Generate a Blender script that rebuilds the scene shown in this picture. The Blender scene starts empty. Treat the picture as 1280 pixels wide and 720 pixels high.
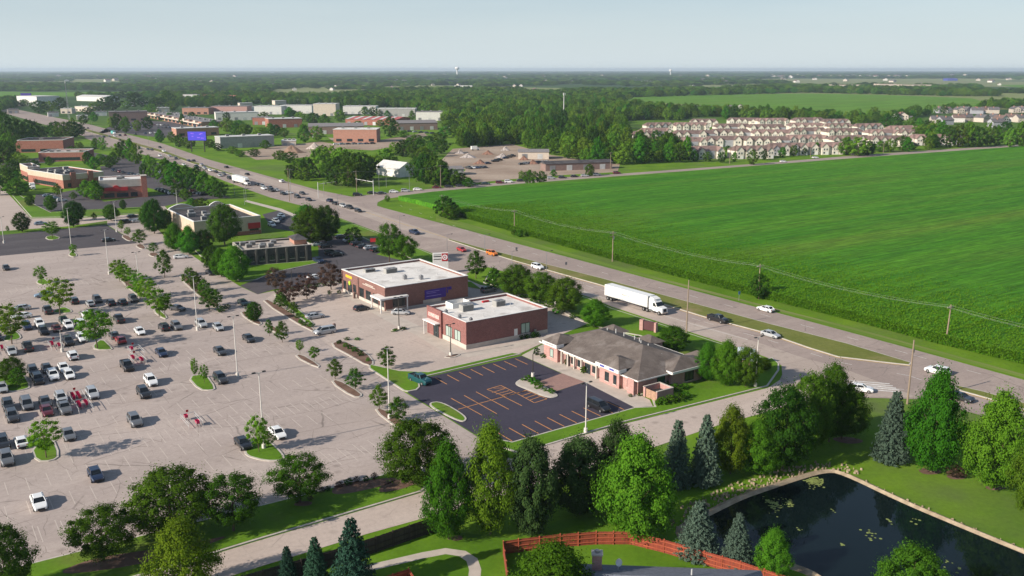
import bpy, bmesh, math, random
import numpy as np
from mathutils import Vector, Matrix, noise as mnoise
R = math.radians
rnd = random.Random(7)

# ------------------------------------------------------------------ camera, sky, sun, exposure
S = bpy.context.scene
FPX, CAMH, HORY = 1130.0, 60.0, 87.0          # focal length in photo pixels, camera height (m), horizon row
PITCH = math.atan((360 - HORY) / FPX)
cam = bpy.data.objects.new('camera', bpy.data.cameras.new('camera'))
S.collection.objects.link(cam)
cam.location = (0, 0, CAMH)
cam.rotation_euler = (R(90) - PITCH, 0, 0)
cam.data.sensor_width = 36
cam.data.lens = 36 * FPX / 1280
cam.data.clip_start = 1
cam.data.clip_end = 80000
S.camera = cam
SUN_AZ = R(180 + 30)              # direction towards the sun, seen from above
SUN_EL = R(26)
sdir = Vector((math.cos(SUN_AZ) * math.cos(SUN_EL), math.sin(SUN_AZ) * math.cos(SUN_EL), math.sin(SUN_EL)))
world = bpy.data.worlds.new('World'); S.world = world; world.use_nodes = True
wt = world.node_tree
sky = wt.nodes.new('ShaderNodeTexSky'); sky.sky_type = 'NISHITA'; sky.sun_disc = False
sky.sun_elevation = SUN_EL
sky.sun_rotation = math.atan2(sdir.x, sdir.y)
sky.air_density = 1.0; sky.dust_density = 1.0; sky.ozone_density = 3.0; sky.altitude = 200
bg = wt.nodes['Background']; bg.inputs['Strength'].default_value = 0.075
# thin summer haze and soft high cloud over the clear-sky colour
_tc = wt.nodes.new('ShaderNodeTexCoord'); _sx = wt.nodes.new('ShaderNodeSeparateXYZ'); wt.links.new(_tc.outputs['Generated'], _sx.inputs[0])
_el = wt.nodes.new('ShaderNodeMapRange'); _el.inputs[1].default_value = 0.0; _el.inputs[2].default_value = .28; _el.inputs[3].default_value = .93; _el.inputs[4].default_value = .15; wt.links.new(_sx.outputs[2], _el.inputs[0])
_veil = wt.nodes.new('ShaderNodeMix'); _veil.data_type = 'RGBA'
_ramp = wt.nodes.new('ShaderNodeMapRange'); _ramp.inputs[1].default_value = 0.0; _ramp.inputs[2].default_value = .09; wt.links.new(_sx.outputs[2], _ramp.inputs[0])
_vc = wt.nodes.new('ShaderNodeMix'); _vc.data_type = 'RGBA'; _vc.inputs[6].default_value = (6.25,7.0,7.3,1); _vc.inputs[7].default_value = (4.75,5.8,6.45,1); wt.links.new(_ramp.outputs[0], _vc.inputs[0])
_mp = wt.nodes.new('ShaderNodeMapping'); _mp.inputs['Scale'].default_value = (1.6,1.6,16); wt.links.new(_tc.outputs['Generated'], _mp.inputs['Vector'])
_nz = wt.nodes.new('ShaderNodeTexNoise'); _nz.inputs['Scale'].default_value = 2.2; _nz.inputs['Detail'].default_value = 6; _nz.inputs['Roughness'].default_value = .55; wt.links.new(_mp.outputs[0], _nz.inputs['Vector'])
_nr = wt.nodes.new('ShaderNodeMapRange'); _nr.inputs[1].default_value = .42; _nr.inputs[2].default_value = .72; _nr.inputs[4].default_value = .55; wt.links.new(_nz.outputs[0], _nr.inputs[0])
_cl = wt.nodes.new('ShaderNodeMix'); _cl.data_type = 'RGBA'; _cl.inputs[7].default_value = (6.0,6.8,7.15,1); wt.links.new(_nr.outputs[0], _cl.inputs[0]); wt.links.new(_vc.outputs[2], _cl.inputs[6])
wt.links.new(_el.outputs[0], _veil.inputs[0]); wt.links.new(sky.outputs[0], _veil.inputs[6]); wt.links.new(_cl.outputs[2], _veil.inputs[7])
wt.links.new(_veil.outputs[2], bg.inputs['Color'])
sl = bpy.data.lights.new('sun', 'SUN'); sl.energy = 4.6; sl.angle = R(0.5); sl.color = (1.0, 0.91, 0.79)
sun = bpy.data.objects.new('sun', sl); S.collection.objects.link(sun)
sun.rotation_euler = (-sdir).to_track_quat('-Z', 'Y').to_euler()
S.view_settings.view_transform = 'Standard'; S.view_settings.look = 'None'
S.view_settings.gamma = 1; S.view_settings.use_curve_mapping = False
S.view_settings.exposure = 0.62

# ------------------------------------------------------------------ helpers
CT, ST = math.cos(PITCH), math.sin(PITCH)
def G(px, py, z=0.0):
    """photo pixel -> point on the horizontal plane at height z"""
    x = (px - 640) / FPX; y = (360 - py) / FPX
    dy = CT + y * ST; dz = -ST + y * CT
    t = (z - CAMH) / dz
    return Vector((x * t, dy * t, z))
def pix(p):
    d = p[1] * CT - (p[2] - CAMH) * ST
    u = p[1] * ST + (p[2] - CAMH) * CT
    return 640 + FPX * p[0] / d, 360 - FPX * u / d
def hgt(px, yb, yt):
    """height of something whose foot is at (px,yb) and whose top is at row yt"""
    b = G(px, yb); lo, hi = 0.0, 400.0
    for _ in range(40):
        m = (lo + hi) / 2
        if pix((b.x, b.y, m))[1] > yt: lo = m
        else: hi = m
    return lo
GRID = R(34.5)                                  # the street grid: u runs right-and-back, v right-and-forward
U = Vector((math.cos(GRID), math.sin(GRID), 0)); V = Vector((math.sin(GRID), -math.cos(GRID), 0))
AU, AV = GRID, GRID - R(90)

def link(o, parent=None):
    S.collection.objects.link(o)
    if parent is not None: o.parent = parent
    return o
def tag(o, label=None, cat=None, group=None, kind=None):
    if label: o['label'] = label
    if cat: o['category'] = cat
    if group: o['group'] = group
    if kind: o['kind'] = kind
    return o
def thing(name, label, cat, loc=(0, 0, 0), rz=0.0, group=None):
    o = bpy.data.objects.new(name, None); link(o)
    o.empty_display_size = 0.5
    o.location = loc; o.rotation_euler = (0, 0, rz)
    return tag(o, label, cat, group)
def mobj(name, mesh, parent=None, mat=None):
    o = bpy.data.objects.new(name, mesh); link(o, parent)
    if mat is not None and not mesh.materials: mesh.materials.append(mat)
    return o

class MB:
    """collects faces, builds ONE mesh object"""
    def __init__(s): s.v = []; s.f = []; s.mi = []
    def add(s, vs, fs, mi=0):
        b = len(s.v); s.v += [tuple(p) for p in vs]
        for f in fs: s.f.append(tuple(i + b for i in f)); s.mi.append(mi)
        return s
    def box(s, x0, x1, y0, y1, z0, z1, mi=0):
        vs = [(x0,y0,z0),(x1,y0,z0),(x1,y1,z0),(x0,y1,z0),(x0,y0,z1),(x1,y0,z1),(x1,y1,z1),(x0,y1,z1)]
        return s.add(vs, [(0,3,2,1),(4,5,6,7),(0,1,5,4),(1,2,6,5),(2,3,7,6),(3,0,4,7)], mi)
    def frustum(s, a, b, z0, z1, mi=0):
        """a, b = (x0,x1,y0,y1) bottom and top rectangles"""
        vs = [(a[0],a[2],z0),(a[1],a[2],z0),(a[1],a[3],z0),(a[0],a[3],z0),(b[0],b[2],z1),(b[1],b[2],z1),(b[1],b[3],z1),(b[0],b[3],z1)]
        return s.add(vs, [(0,3,2,1),(4,5,6,7),(0,1,5,4),(1,2,6,5),(2,3,7,6),(3,0,4,7)], mi)
    def prism(s, poly, z0, z1, mi=0, bottom=False):
        n = len(poly)
        if area2(poly) < 0: poly = poly[::-1]
        vs = [(p[0],p[1],z0) for p in poly] + [(p[0],p[1],z1) for p in poly]
        fs = [tuple(range(n, 2*n))] + [(i,(i+1)%n,n+(i+1)%n,n+i) for i in range(n)]
        if bottom: fs.append(tuple(range(n-1,-1,-1)))
        return s.add(vs, fs, mi)
    def sheet(s, poly, z, mi=0):
        if area2(poly) < 0: poly = poly[::-1]
        return s.add([(p[0],p[1],z) for p in poly], [tuple(range(len(poly)))], mi)
    def sweep(s, prof, y0, y1, mi=0):
        """profile in x-z pulled along y"""
        n = len(prof)
        vs = [(x,y0,z) for x,z in prof] + [(x,y1,z) for x,z in prof]
        fs = [tuple(range(n)), tuple(range(2*n-1,n-1,-1))] + [((i+1)%n,i,n+i,n+(i+1)%n) for i in range(n)]
        return s.add(vs, fs, mi)
    def tube(s, a, b, ra, rb=None, n=8, mi=0, cap=True):
        a, b = Vector(a), Vector(b); rb = ra if rb is None else rb
        d = (b - a).normalized(); e = d.orthogonal().normalized(); g = d.cross(e)
        vs = []
        for c, r in ((a, ra), (b, rb)):
            for i in range(n):
                t = 2*math.pi*i/n; vs.append(c + e*(r*math.cos(t)) + g*(r*math.sin(t)))
        fs = [(i,(i+1)%n,n+(i+1)%n,n+i) for i in range(n)]
        if cap: fs += [tuple(range(n-1,-1,-1)), tuple(range(n,2*n))]
        return s.add(vs, fs, mi)
    def path(s, pts, r, n=6, mi=0):
        for a, b in zip(pts, pts[1:]): s.tube(a, b, r, r, n, mi)
        return s
    def mesh(s, name, mats):
        me = bpy.data.meshes.new(name); me.from_pydata(s.v, [], s.f)
        for m in (mats if isinstance(mats, (list, tuple)) else [mats]): me.materials.append(m)
        if any(s.mi): me.polygons.foreach_set('material_index', s.mi)
        me.update(); return me
    def build(s, name, mats, parent=None, smooth=False):
        me = s.mesh(name, mats)
        if smooth:
            for p in me.polygons: p.use_smooth = True
        return mobj(name, me, parent)

def area2(poly):
    return sum(a[0]*b[1]-b[0]*a[1] for a, b in zip(poly, poly[1:]+poly[:1]))
def P(*pts): return [tuple(G(*p)[:2]) for p in pts]
def inset(poly, d):
    if area2(poly) < 0: poly = poly[::-1]
    out = []; n = len(poly)
    for i in range(n):
        a, b, c = Vector(poly[i-1][:2]), Vector(poly[i][:2]), Vector(poly[(i+1)%n][:2])
        e1, e2 = (b-a).normalized(), (c-b).normalized()
        n1, n2 = Vector((-e1.y, e1.x)), Vector((-e2.y, e2.x))
        m = n1 + n2
        if m.length < 1e-6: m = n1
        k = d / max(0.35, m.dot(n1))
        out.append(tuple(b + m*k))
    return out
def smoothpoly(poly, it=2):
    for _ in range(it):
        q = []
        for a, b in zip(poly, poly[1:]+poly[:1]):
            q.append((a[0]*.75+b[0]*.25, a[1]*.75+b[1]*.25)); q.append((a[0]*.25+b[0]*.75, a[1]*.25+b[1]*.75))
        poly = q
    return poly
def inside(poly, x, y):
    c = False; n = len(poly)
    for i in range(n):
        x1, y1 = poly[i][:2]; x2, y2 = poly[i-1][:2]
        if (y1 > y) != (y2 > y) and x < (x2-x1)*(y-y1)/(y2-y1)+x1: c = not c
    return c
def tess(name, poly, z, mat):
    """a flat sheet of any outline, triangulated"""
    bm = bmesh.new()
    if area2(poly) < 0: poly = poly[::-1]
    f = bm.faces.new([bm.verts.new((p[0], p[1], z)) for p in poly])
    bm.normal_update(); bmesh.ops.triangulate(bm, faces=[f], ngon_method='EAR_CLIP')
    me = bpy.data.meshes.new(name); bm.to_mesh(me); bm.free(); me.materials.append(mat)
    return me
def sheet(name, poly, z, mat):
    return tag(mobj(name, tess(name, poly, z, mat)), kind='structure')

# ------------------------------------------------------------------ materials
MATS = {}
def _new(name):
    m = bpy.data.materials.new(name); m.use_nodes = True
    return m, m.node_tree, m.node_tree.nodes['Principled BSDF']
def c4(c): return (c[0], c[1], c[2], 1)
def node(nt, t, **kw):
    n = nt.nodes.new(t)
    for k, v in kw.items(): setattr(n, k, v)
    return n
def mixc(nt, fac, a, b, mode='MIX'):
    n = nt.nodes.new('ShaderNodeMix'); n.data_type = 'RGBA'; n.blend_type = mode
    for s, v in ((0, fac), (6, a), (7, b)):
        if isinstance(v, (int, float)): n.inputs[s].default_value = v
        elif isinstance(v, (tuple, list)): n.inputs[s].default_value = c4(v)
        else: nt.links.new(v, n.inputs[s])
    return n.outputs[2]
def coords(nt, kind='Object', rot=0.0, scale=(1, 1, 1)):
    tc = nt.nodes.new('ShaderNodeTexCoord'); mp = nt.nodes.new('ShaderNodeMapping')
    mp.vector_type = 'TEXTURE'              # turn first, then stretch
    mp.inputs['Rotation'].default_value = (0, 0, -rot); mp.inputs['Scale'].default_value = tuple(1/k for k in scale)
    nt.links.new(tc.outputs[kind], mp.inputs['Vector']); return mp.outputs[0]
def noisef(nt, vec, scale, detail=4, rough=.55, lo=.35, hi=.65, dist=0):
    n = nt.nodes.new('ShaderNodeTexNoise'); n.inputs['Scale'].default_value = scale
    n.inputs['Detail'].default_value = detail; n.inputs['Roughness'].default_value = rough
    n.inputs['Distortion'].default_value = dist
    nt.links.new(vec, n.inputs['Vector'])
    m = nt.nodes.new('ShaderNodeMapRange'); m.inputs[1].default_value = lo; m.inputs[2].default_value = hi
    nt.links.new(n.outputs[0], m.inputs[0]); return m.outputs[0]
def mathn(nt, op, a, b=None):
    n = nt.nodes.new('ShaderNodeMath'); n.operation = op
    for i, v in enumerate((a, b)):
        if v is None: continue
        if isinstance(v, (int, float)): n.inputs[i].default_value = v
        else: nt.links.new(v, n.inputs[i])
    return n.outputs[0]
def plain(name, c, rough=.7, metal=0, var=.12, scale=.6, spec=.3, coat=0):
    """a paint or plain material with a little tonal variation"""
    if name in MATS: return MATS[name]
    m, nt, b = _new(name)
    vec = coords(nt)
    f = noisef(nt, vec, scale, 5, .6, .3, .7)
    lo = tuple(x*(1-var) for x in c); hi = tuple(min(1, x*(1+var)) for x in c)
    nt.links.new(mixc(nt, f, lo, hi), b.inputs['Base Color'])
    b.inputs['Roughness'].default_value = rough; b.inputs['Metallic'].default_value = metal
    b.inputs['Specular IOR Level'].default_value = spec
    b.inputs['Coat Weight'].default_value = coat
    MATS[name] = m; return m
def ground(name, c1, c2, scale=.05, fine=1.5, rough=.95, c3=None, s3=.01, rot=0., stretch=(1,1,1)):
    if name in MATS: return MATS[name]
    m, nt, b = _new(name)
    vec = coords(nt, rot=rot, scale=stretch)
    col = mixc(nt, noisef(nt, vec, scale, 6, .6), c1, c2)
    if c3: col = mixc(nt, noisef(nt, vec, s3, 5, .6, .52, .66), col, c3)
    col = mixc(nt, .45, col, mixc(nt, noisef(nt, vec, fine, 4, .7, .3, .7), (.35,.35,.35), (.65,.65,.65)), 'OVERLAY')
    nt.links.new(col, b.inputs['Base Color']); b.inputs['Roughness'].default_value = rough
    b.inputs['Specular IOR Level'].default_value = .15
    MATS[name] = m; return m
def brick(name, c1, c2, mortar, scale=1.0):
    if name in MATS: return MATS[name]
    m, nt, b = _new(name)
    tc = nt.nodes.new('ShaderNodeTexCoord'); mp = nt.nodes.new('ShaderNodeSeparateXYZ')
    nt.links.new(tc.outputs['Object'], mp.inputs[0])
    cb = nt.nodes.new('ShaderNodeCombineXYZ')
    nt.links.new(mathn(nt, 'ADD', mp.outputs[0], mp.outputs[1]), cb.inputs[0]); nt.links.new(mp.outputs[2], cb.inputs[1])
    t = nt.nodes.new('ShaderNodeTexBrick'); t.inputs['Scale'].default_value = scale
    t.inputs['Brick Width'].default_value = .4; t.inputs['Row Height'].default_value = .2; t.inputs['Mortar Size'].default_value = .012
    t.inputs['Color1'].default_value = c4(c1); t.inputs['Color2'].default_value = c4(c2); t.inputs['Mortar'].default_value = c4(mortar)
    nt.links.new(cb.outputs[0], t.inputs['Vector'])
    f = noisef(nt, tc.outputs['Object'], .5, 4)
    nt.links.new(mixc(nt, .35, t.outputs[0], mixc(nt, f, (.4,.4,.4), (.6,.6,.6)), 'OVERLAY'), b.inputs['Base Color'])
    b.inputs['Roughness'].default_value = .9; MATS[name] = m; return m
def glass(name='window_glass', c=(.02,.03,.035)):
    if name in MATS: return MATS[name]
    m, nt, b = _new(name)
    b.inputs['Base Color'].default_value = c4(c); b.inputs['Roughness'].default_value = .06
    b.inputs['Specular IOR Level'].default_value = .6
    MATS[name] = m; return m
def emit(name, c, e):
    m, nt, b = _new(name); b.inputs['Base Color'].default_value = c4(c)
    b.inputs['Emission Color'].default_value = c4(c); b.inputs['Emission Strength'].default_value = e
    MATS[name] = m; return m
def leafmat(name, dark, light, hue=.0, trans=.4, vary=.28):
    if name in MATS: return MATS[name]
    m = bpy.data.materials.new(name); m.use_nodes = True; nt = m.node_tree; nt.nodes.clear()
    geo = nt.nodes.new('ShaderNodeNewGeometry'); oi = nt.nodes.new('ShaderNodeObjectInfo')
    col = mixc(nt, geo.outputs['Random Per Island'], dark, light)
    k = nt.nodes.new('ShaderNodeMapRange'); k.inputs[3].default_value = 1-vary; k.inputs[4].default_value = 1+vary
    nt.links.new(oi.outputs['Random'], k.inputs[0])
    vec = coords(nt)
    big = noisef(nt, vec, .35, 3, .5)
    col = mixc(nt, mathn(nt, 'MULTIPLY', big, .5), col, light)
    h = nt.nodes.new('ShaderNodeHueSaturation'); nt.links.new(col, h.inputs['Color']); nt.links.new(k.outputs[0], h.inputs['Value'])
    hh = nt.nodes.new('ShaderNodeMapRange'); hh.inputs[3].default_value = .478; hh.inputs[4].default_value = .515
    r2 = mathn(nt, 'FRACT', mathn(nt, 'MULTIPLY', oi.outputs['Random'], 17.3)); nt.links.new(r2, hh.inputs[0]); nt.links.new(hh.outputs[0], h.inputs['Hue'])
    d = nt.nodes.new('ShaderNodeBsdfDiffuse'); t = nt.nodes.new('ShaderNodeBsdfTranslucent')
    mx = nt.nodes.new('ShaderNodeMixShader'); mx.inputs[0].default_value = trans
    nt.links.new(h.outputs[0], d.inputs[0]); nt.links.new(h.outputs[0], t.inputs[0])
    nt.links.new(d.outputs[0], mx.inputs[1]); nt.links.new(t.outputs[0], mx.inputs[2])
    out = nt.nodes.new('ShaderNodeOutputMaterial'); nt.links.new(mx.outputs[0], out.inputs[0])
    MATS[name] = m; return m

# ------------------------------------------------------------------ labels that single things out
LM = []                                         # (px, py, phrase) landmarks
USED = {}
ORDX = ['twenty-' + w for w in ('first','second','third','fourth','fifth','sixth','seventh','eighth','ninth')] + ['thirtieth'] + ['thirty-' + w for w in ('first','second','third','fourth','fifth','sixth','seventh','eighth','ninth')] + ['fortieth'] + ['forty-' + w for w in ('first','second','third','fourth','fifth','sixth','seventh','eighth','ninth')]
ORD = ['first','second','third','fourth','fifth','sixth','seventh','eighth','ninth','tenth','eleventh','twelfth','thirteenth','fourteenth','fifteenth','sixteenth','seventeenth','eighteenth','nineteenth','twentieth']
def where_label(desc, px, py, avoid=None):
    c = sorted(LM, key=lambda l: math.hypot(px-l[0], 1.8*(py-l[1])))
    for l in c[:7]:
        if avoid and avoid in l[2]: continue
        dx, dy = px-l[0], 1.8*(py-l[1])
        rel = ('right of' if dx > 0 else 'left of') if abs(dx) > abs(dy) else ('in front of' if dy > 0 else 'behind')
        s = '%s %s %s' % (desc, rel, l[2])
        if s not in USED and len(s.split()) <= 16:
            USED[s] = 1; return s
    l = c[0]; s0 = '%s near %s' % (desc, l[2]); k = 2
    while '%s, %s one' % (s0, ORD[k-1]) in USED: k += 1
    s = '%s, %s one' % (s0, ORD[k-1]); USED[s] = 1; return s
# ------------------------------------------------------------------ the ground and everything painted or poured on it
M_grass = ground('mown_grass', (.085,.165,.008), (.135,.225,.014), .06, 1.2, c3=(.115,.15,.045), s3=.02)
M_lawn = ground('lush_lawn', (.070,.155,.007), (.110,.215,.012), .08, 1.4, c3=(.13,.16,.03), s3=.03)
M_mulch = ground('mulch', (.13,.075,.055), (.19,.12,.09), .4, 3)
M_dirt = ground('bare_dirt', (.27,.20,.15), (.38,.30,.235), .03, .5)
M_kerb = plain('kerb_concrete', (.46,.42,.37), .9, var=.15, scale=.8)
M_walk = plain('sidewalk_concrete', (.46,.40,.345), .9, var=.12, scale=.5)

def lot_material(name, base, dark, light, crack, crackw=.012, seam=.5):
    m, nt, b = _new(name)
    vec = coords(nt, rot=-GRID)
    col = mixc(nt, noisef(nt, vec, .035, 6, .6, .3, .7), dark, base)
    col = mixc(nt, mathn(nt, 'MULTIPLY', noisef(nt, coords(nt, rot=-GRID, scale=(.25,1,1)), .09, 6, .65, .5, .72), .8), col, light)
    # tyre-darkened aisles running along the stall rows
    ais = noisef(nt, coords(nt, rot=-GRID, scale=(.05,1,1)), .11, 3, .5, .5, .75)
    col = mixc(nt, mathn(nt, 'MULTIPLY', ais, .35), col, dark)
    col = mixc(nt, .5, col, mixc(nt, noisef(nt, vec, 1.3, 6, .75, .3, .7), (.38,.38,.38), (.62,.62,.62)), 'OVERLAY')
    # oil drips in the bays and darker mended patches
    v = nt.nodes.new('ShaderNodeTexVoronoi'); v.voronoi_dimensions = '2D'; v.inputs['Scale'].default_value = .22; nt.links.new(vec, v.inputs['Vector'])
    o_ = nt.nodes.new('ShaderNodeMapRange'); o_.inputs[1].default_value = .05; o_.inputs[2].default_value = .17; o_.inputs[3].default_value = .45; o_.inputs[4].default_value = 0; nt.links.new(v.outputs['Distance'], o_.inputs[0])
    col = mixc(nt, mathn(nt, 'MULTIPLY', o_.outputs[0], noisef(nt, vec, .05, 3, .5, .45, .6)), col, tuple(k*.5 for k in dark))
    v = nt.nodes.new('ShaderNodeTexVoronoi'); v.voronoi_dimensions = '2D'; v.distance = 'CHEBYCHEV'; v.inputs['Scale'].default_value = .045; nt.links.new(vec, v.inputs['Vector'])
    sp_ = nt.nodes.new('ShaderNodeSeparateColor'); nt.links.new(v.outputs['Color'], sp_.inputs[0])
    col = mixc(nt, mathn(nt, 'MULTIPLY', mathn(nt, 'GREATER_THAN', sp_.outputs[0], .82), .22), col, dark)
    st = nt.nodes.new('ShaderNodeVectorMath'); st.operation = 'ADD'
    nz = nt.nodes.new('ShaderNodeTexNoise'); nz.inputs['Scale'].default_value = .25; nz.inputs['Detail'].default_value = 5
    nt.links.new(vec, nz.inputs['Vector'])
    sc = nt.nodes.new('ShaderNodeVectorMath'); sc.operation = 'SCALE'; sc.inputs['Scale'].default_value = 1.3
    nt.links.new(nz.outputs['Color'], sc.inputs[0]); nt.links.new(vec, st.inputs[0]); nt.links.new(sc.outputs[0], st.inputs[1])
    for (sx, sy, w, k) in ((.05,.13,.010,.75), (.16,.06,.008,.6), (.3,.34,.012,.35)):
        mp = nt.nodes.new('ShaderNodeMapping'); mp.inputs['Scale'].default_value = (sx, sy, 1); nt.links.new(st.outputs[0], mp.inputs[0])
        v = nt.nodes.new('ShaderNodeTexVoronoi'); v.feature = 'DISTANCE_TO_EDGE'; v.voronoi_dimensions = '2D'; v.inputs['Scale'].default_value = 1
        nt.links.new(mp.outputs[0], v.inputs['Vector'])
        lt = nt.nodes.new('ShaderNodeMapRange'); lt.inputs[1].default_value = w*crackw/.012*.5; lt.inputs[2].default_value = w*crackw/.012*1.6; lt.inputs[3].default_value = 1; lt.inputs[4].default_value = 0
        nt.links.new(v.outputs['Distance'], lt.inputs[0])
        msk = noisef(nt, vec, .05+sx, 3, .5, .44, .56)
        col = mixc(nt, mathn(nt, 'MULTIPLY', mathn(nt, 'MULTIPLY', lt.outputs[0], msk), k*seam*2), col, crack)
    nt.links.new(col, b.inputs['Base Color']); b.inputs['Roughness'].default_value = .9; b.inputs['Specular IOR Level'].default_value = .2
    MATS[name] = m; return m
M_lot = lot_material('worn_concrete_lot', (.43,.358,.322), (.335,.278,.250), (.49,.415,.372), (.15,.125,.11), .010, .45)
M_lot2 = lot_material('smooth_concrete', (.48,.395,.343), (.41,.337,.293), (.53,.445,.388), (.22,.19,.17), .006, .3)
M_road = lot_material('highway_concrete', (.355,.285,.25), (.275,.22,.195), (.42,.342,.295), (.15,.12,.11), .008, .4)
M_road2 = lot_material('pale_lane_concrete', (.42,.345,.295), (.355,.29,.25), (.46,.39,.335), (.2,.16,.14), .008, .3)
M_black = lot_material('fresh_asphalt', (.052,.047,.068), (.042,.038,.056), (.064,.058,.08), (.02,.02,.02), .004, .2)
M_asph = lot_material('older_asphalt', (.092,.082,.088), (.068,.06,.066), (.125,.112,.115), (.03,.03,.03), .01, .5)

# the one ground sheet, to the horizon
def far_ground():
    m, nt, b = _new('countryside')
    vec = coords(nt)
    near = mixc(nt, noisef(nt, vec, .06, 6, .6), (.078,.165,.009), (.135,.235,.016))
    near = mixc(nt, noisef(nt, vec, .02, 5, .6, .52, .68), near, (.10,.14,.04))
    near = mixc(nt, .45, near, mixc(nt, noisef(nt, vec, 1.2, 4, .7, .3, .7), (.35,.35,.35), (.65,.65,.65)), 'OVERLAY')
    v = nt.nodes.new('ShaderNodeTexVoronoi'); v.voronoi_dimensions = '2D'; v.inputs['Scale'].default_value = .0011
    nt.links.new(vec, v.inputs['Vector'])
    far = mixc(nt, noisef(nt, vec, .004, 5, .6), (.025,.06,.014), (.05,.095,.022))
    sp = nt.nodes.new('ShaderNodeSeparateColor'); nt.links.new(v.outputs['Color'], sp.inputs[0])
    pick = nt.nodes.new('ShaderNodeMapRange'); pick.inputs[1].default_value = .5; pick.inputs[2].default_value = .52; nt.links.new(sp.outputs[0], pick.inputs[0])
    far = mixc(nt, pick.outputs[0], far, (.19,.22,.08))
    ln = nt.nodes.new('ShaderNodeVectorMath'); ln.operation = 'LENGTH'; nt.links.new(vec, ln.inputs[0])
    mr = nt.nodes.new('ShaderNodeMapRange'); mr.inputs[1].default_value = 900; mr.inputs[2].default_value = 1500; nt.links.new(ln.outputs['Value'], mr.inputs[0])
    nt.links.new(mixc(nt, mr.outputs[0], near, far), b.inputs['Base Color']); b.inputs['Roughness'].default_value = 1
    b.inputs['Specular IOR Level'].default_value = .1
    return m
n = 16; ring = []
mbg = MB(); N_ = 48
rads = [0, 150, 400, 1000, 2500, 6000, 15000, 40000]
vs = [(0,0,0)]
for r_ in rads[1:]:
    for i in range(N_): vs.append((r_*math.cos(2*math.pi*i/N_), r_*math.sin(2*math.pi*i/N_), 0))
fs = [(0, 1+i, 1+(i+1)%N_) for i in range(N_)]
for k in range(len(rads)-2):
    a = 1+k*N_; b_ = a+N_
    fs += [(a+i, b_+i, b_+(i+1)%N_, a+(i+1)%N_) for i in range(N_)]
mbg.add(vs, fs); tag(mbg.build('ground', far_ground()), kind='structure')

# --- highway
HW_FAR = [(-20,127),(8,134),(70,147),(110,155),(205,180),(261,199.5),(320,216),(395,237),(440,246),(448,245.2),(455,244.5),(470,243),(470,255.5),(472,257.5),(480,260),(640,303),(855,360),(1005,400),(1142,437),(1280,475),(1420,513)]
HW_NEAR = [(1420,582),(1280,540),(1225,519),(1197,511),(1147,499),(1072,497),(1040,512),(985,500),(975,474),(979,466),(977,456),(970,451),(960,447),(935,438),(865,415.5),(765,383),(735,370.5),(690,356),(610,334),(592,336),(580,345),(556,342),(548,336),(550,328),(544,318),(518,308),(476,291.5),(419,270.5),(380,258),(338,247),(314,238.5),(280,226),(240,210),(192,197),(175,192),(110,172),(60,157),(0,140),(-20,136)]
sheet('highway', P(*(HW_FAR + HW_NEAR)), .030, M_road)
sheet('turn_lane_pavement', P((690,351),(765,374),(865,403),(935,424),(1000,446),(1060,463),(1100,478),(1147,497),(1072,496),(1000,490),(978,472),(977,457),(960,447.5),(935,438.5),(865,416),(765,383.5),(735,371),(690,356.5)), .036, M_road2)
sheet('paved_strip', P((300,213),(330,221),(395,240),(440,255),(560,297),(560,300),(530,296),(470,276),(400,250),(330,228),(300,218)), .036, M_road2)
sheet('cross_road', P((440,246),(455,244),(540,236),(640,227),(700,222),(770,217.5),(860,211),(960,203.5),(1060,195),(1160,188),(1280,180.5),(1400,172),(1400,174.5),(1280,183.5),(1160,191.5),(1060,199),(960,207),(860,215),(770,221.5),(700,227),(640,231.5),(540,241),(500,246),(480,249),(472,253),(471,258)), .042, M_road)
def kerbed(name, poly, mat, w=.35, h=.15, kmat=None, it=0):
    if it: poly = smoothpoly(poly, it)
    m = MB().prism(poly, 0, h); m.prism(inset(poly, w), h-.05, h+.03, 1)
    # triangulate through bmesh so that concave outlines fill properly
    me = m.mesh(name, [kmat or M_kerb, mat]); bm = bmesh.new(); bm.from_mesh(me); bm.normal_update()
    bmesh.ops.triangulate(bm, faces=[f for f in bm.faces if len(f.verts) > 4], ngon_method='EAR_CLIP'); bm.to_mesh(me); bm.free()
    return tag(mobj(name, me), kind='structure')
M_med = ground('median_grass', (.125,.145,.030), (.165,.175,.045), .1, 1.2, c3=(.23,.18,.09), s3=.05)
kerbed('median', P((560,298.5),(600,309.5),(640,319.5),(752,348),(855,376),(960,404.5),(1060,430),(1140,454),(1137,457),(1110,454),(1047,446.5),(1010,435),(960,417.5),(880,396.5),(750,356.5),(640,325.5),(600,313),(560,300)), M_med)
kerbed('median', P((1188,480.5),(1230,490),(1280,504),(1420,543),(1420,552),(1280,512.5),(1240,500),(1200,489)), M_med)
kerbed('median', P((107,161),(150,173),(207,189),(242,202),(295,218.5),(290,218.8),(240,204.5),(205,192),(150,176),(107,164)), M_med)
# verge on the far side of the road, drier grass by the corn
sheet('verge', P((545,268),(640,296),(765,331),(880,362),(960,383),(1060,408),(1172,438),(1280,468),(1420,505),(1420,509),(1280,472.5),(1142,435),(1005,398),(855,358),(640,301),(545,276)), .012, ground('dry_verge', (.10,.175,.02), (.15,.22,.035), .5, 1.2, c3=(.21,.20,.09), s3=.25, rot=R(55), stretch=(.04,1,1)))
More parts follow.
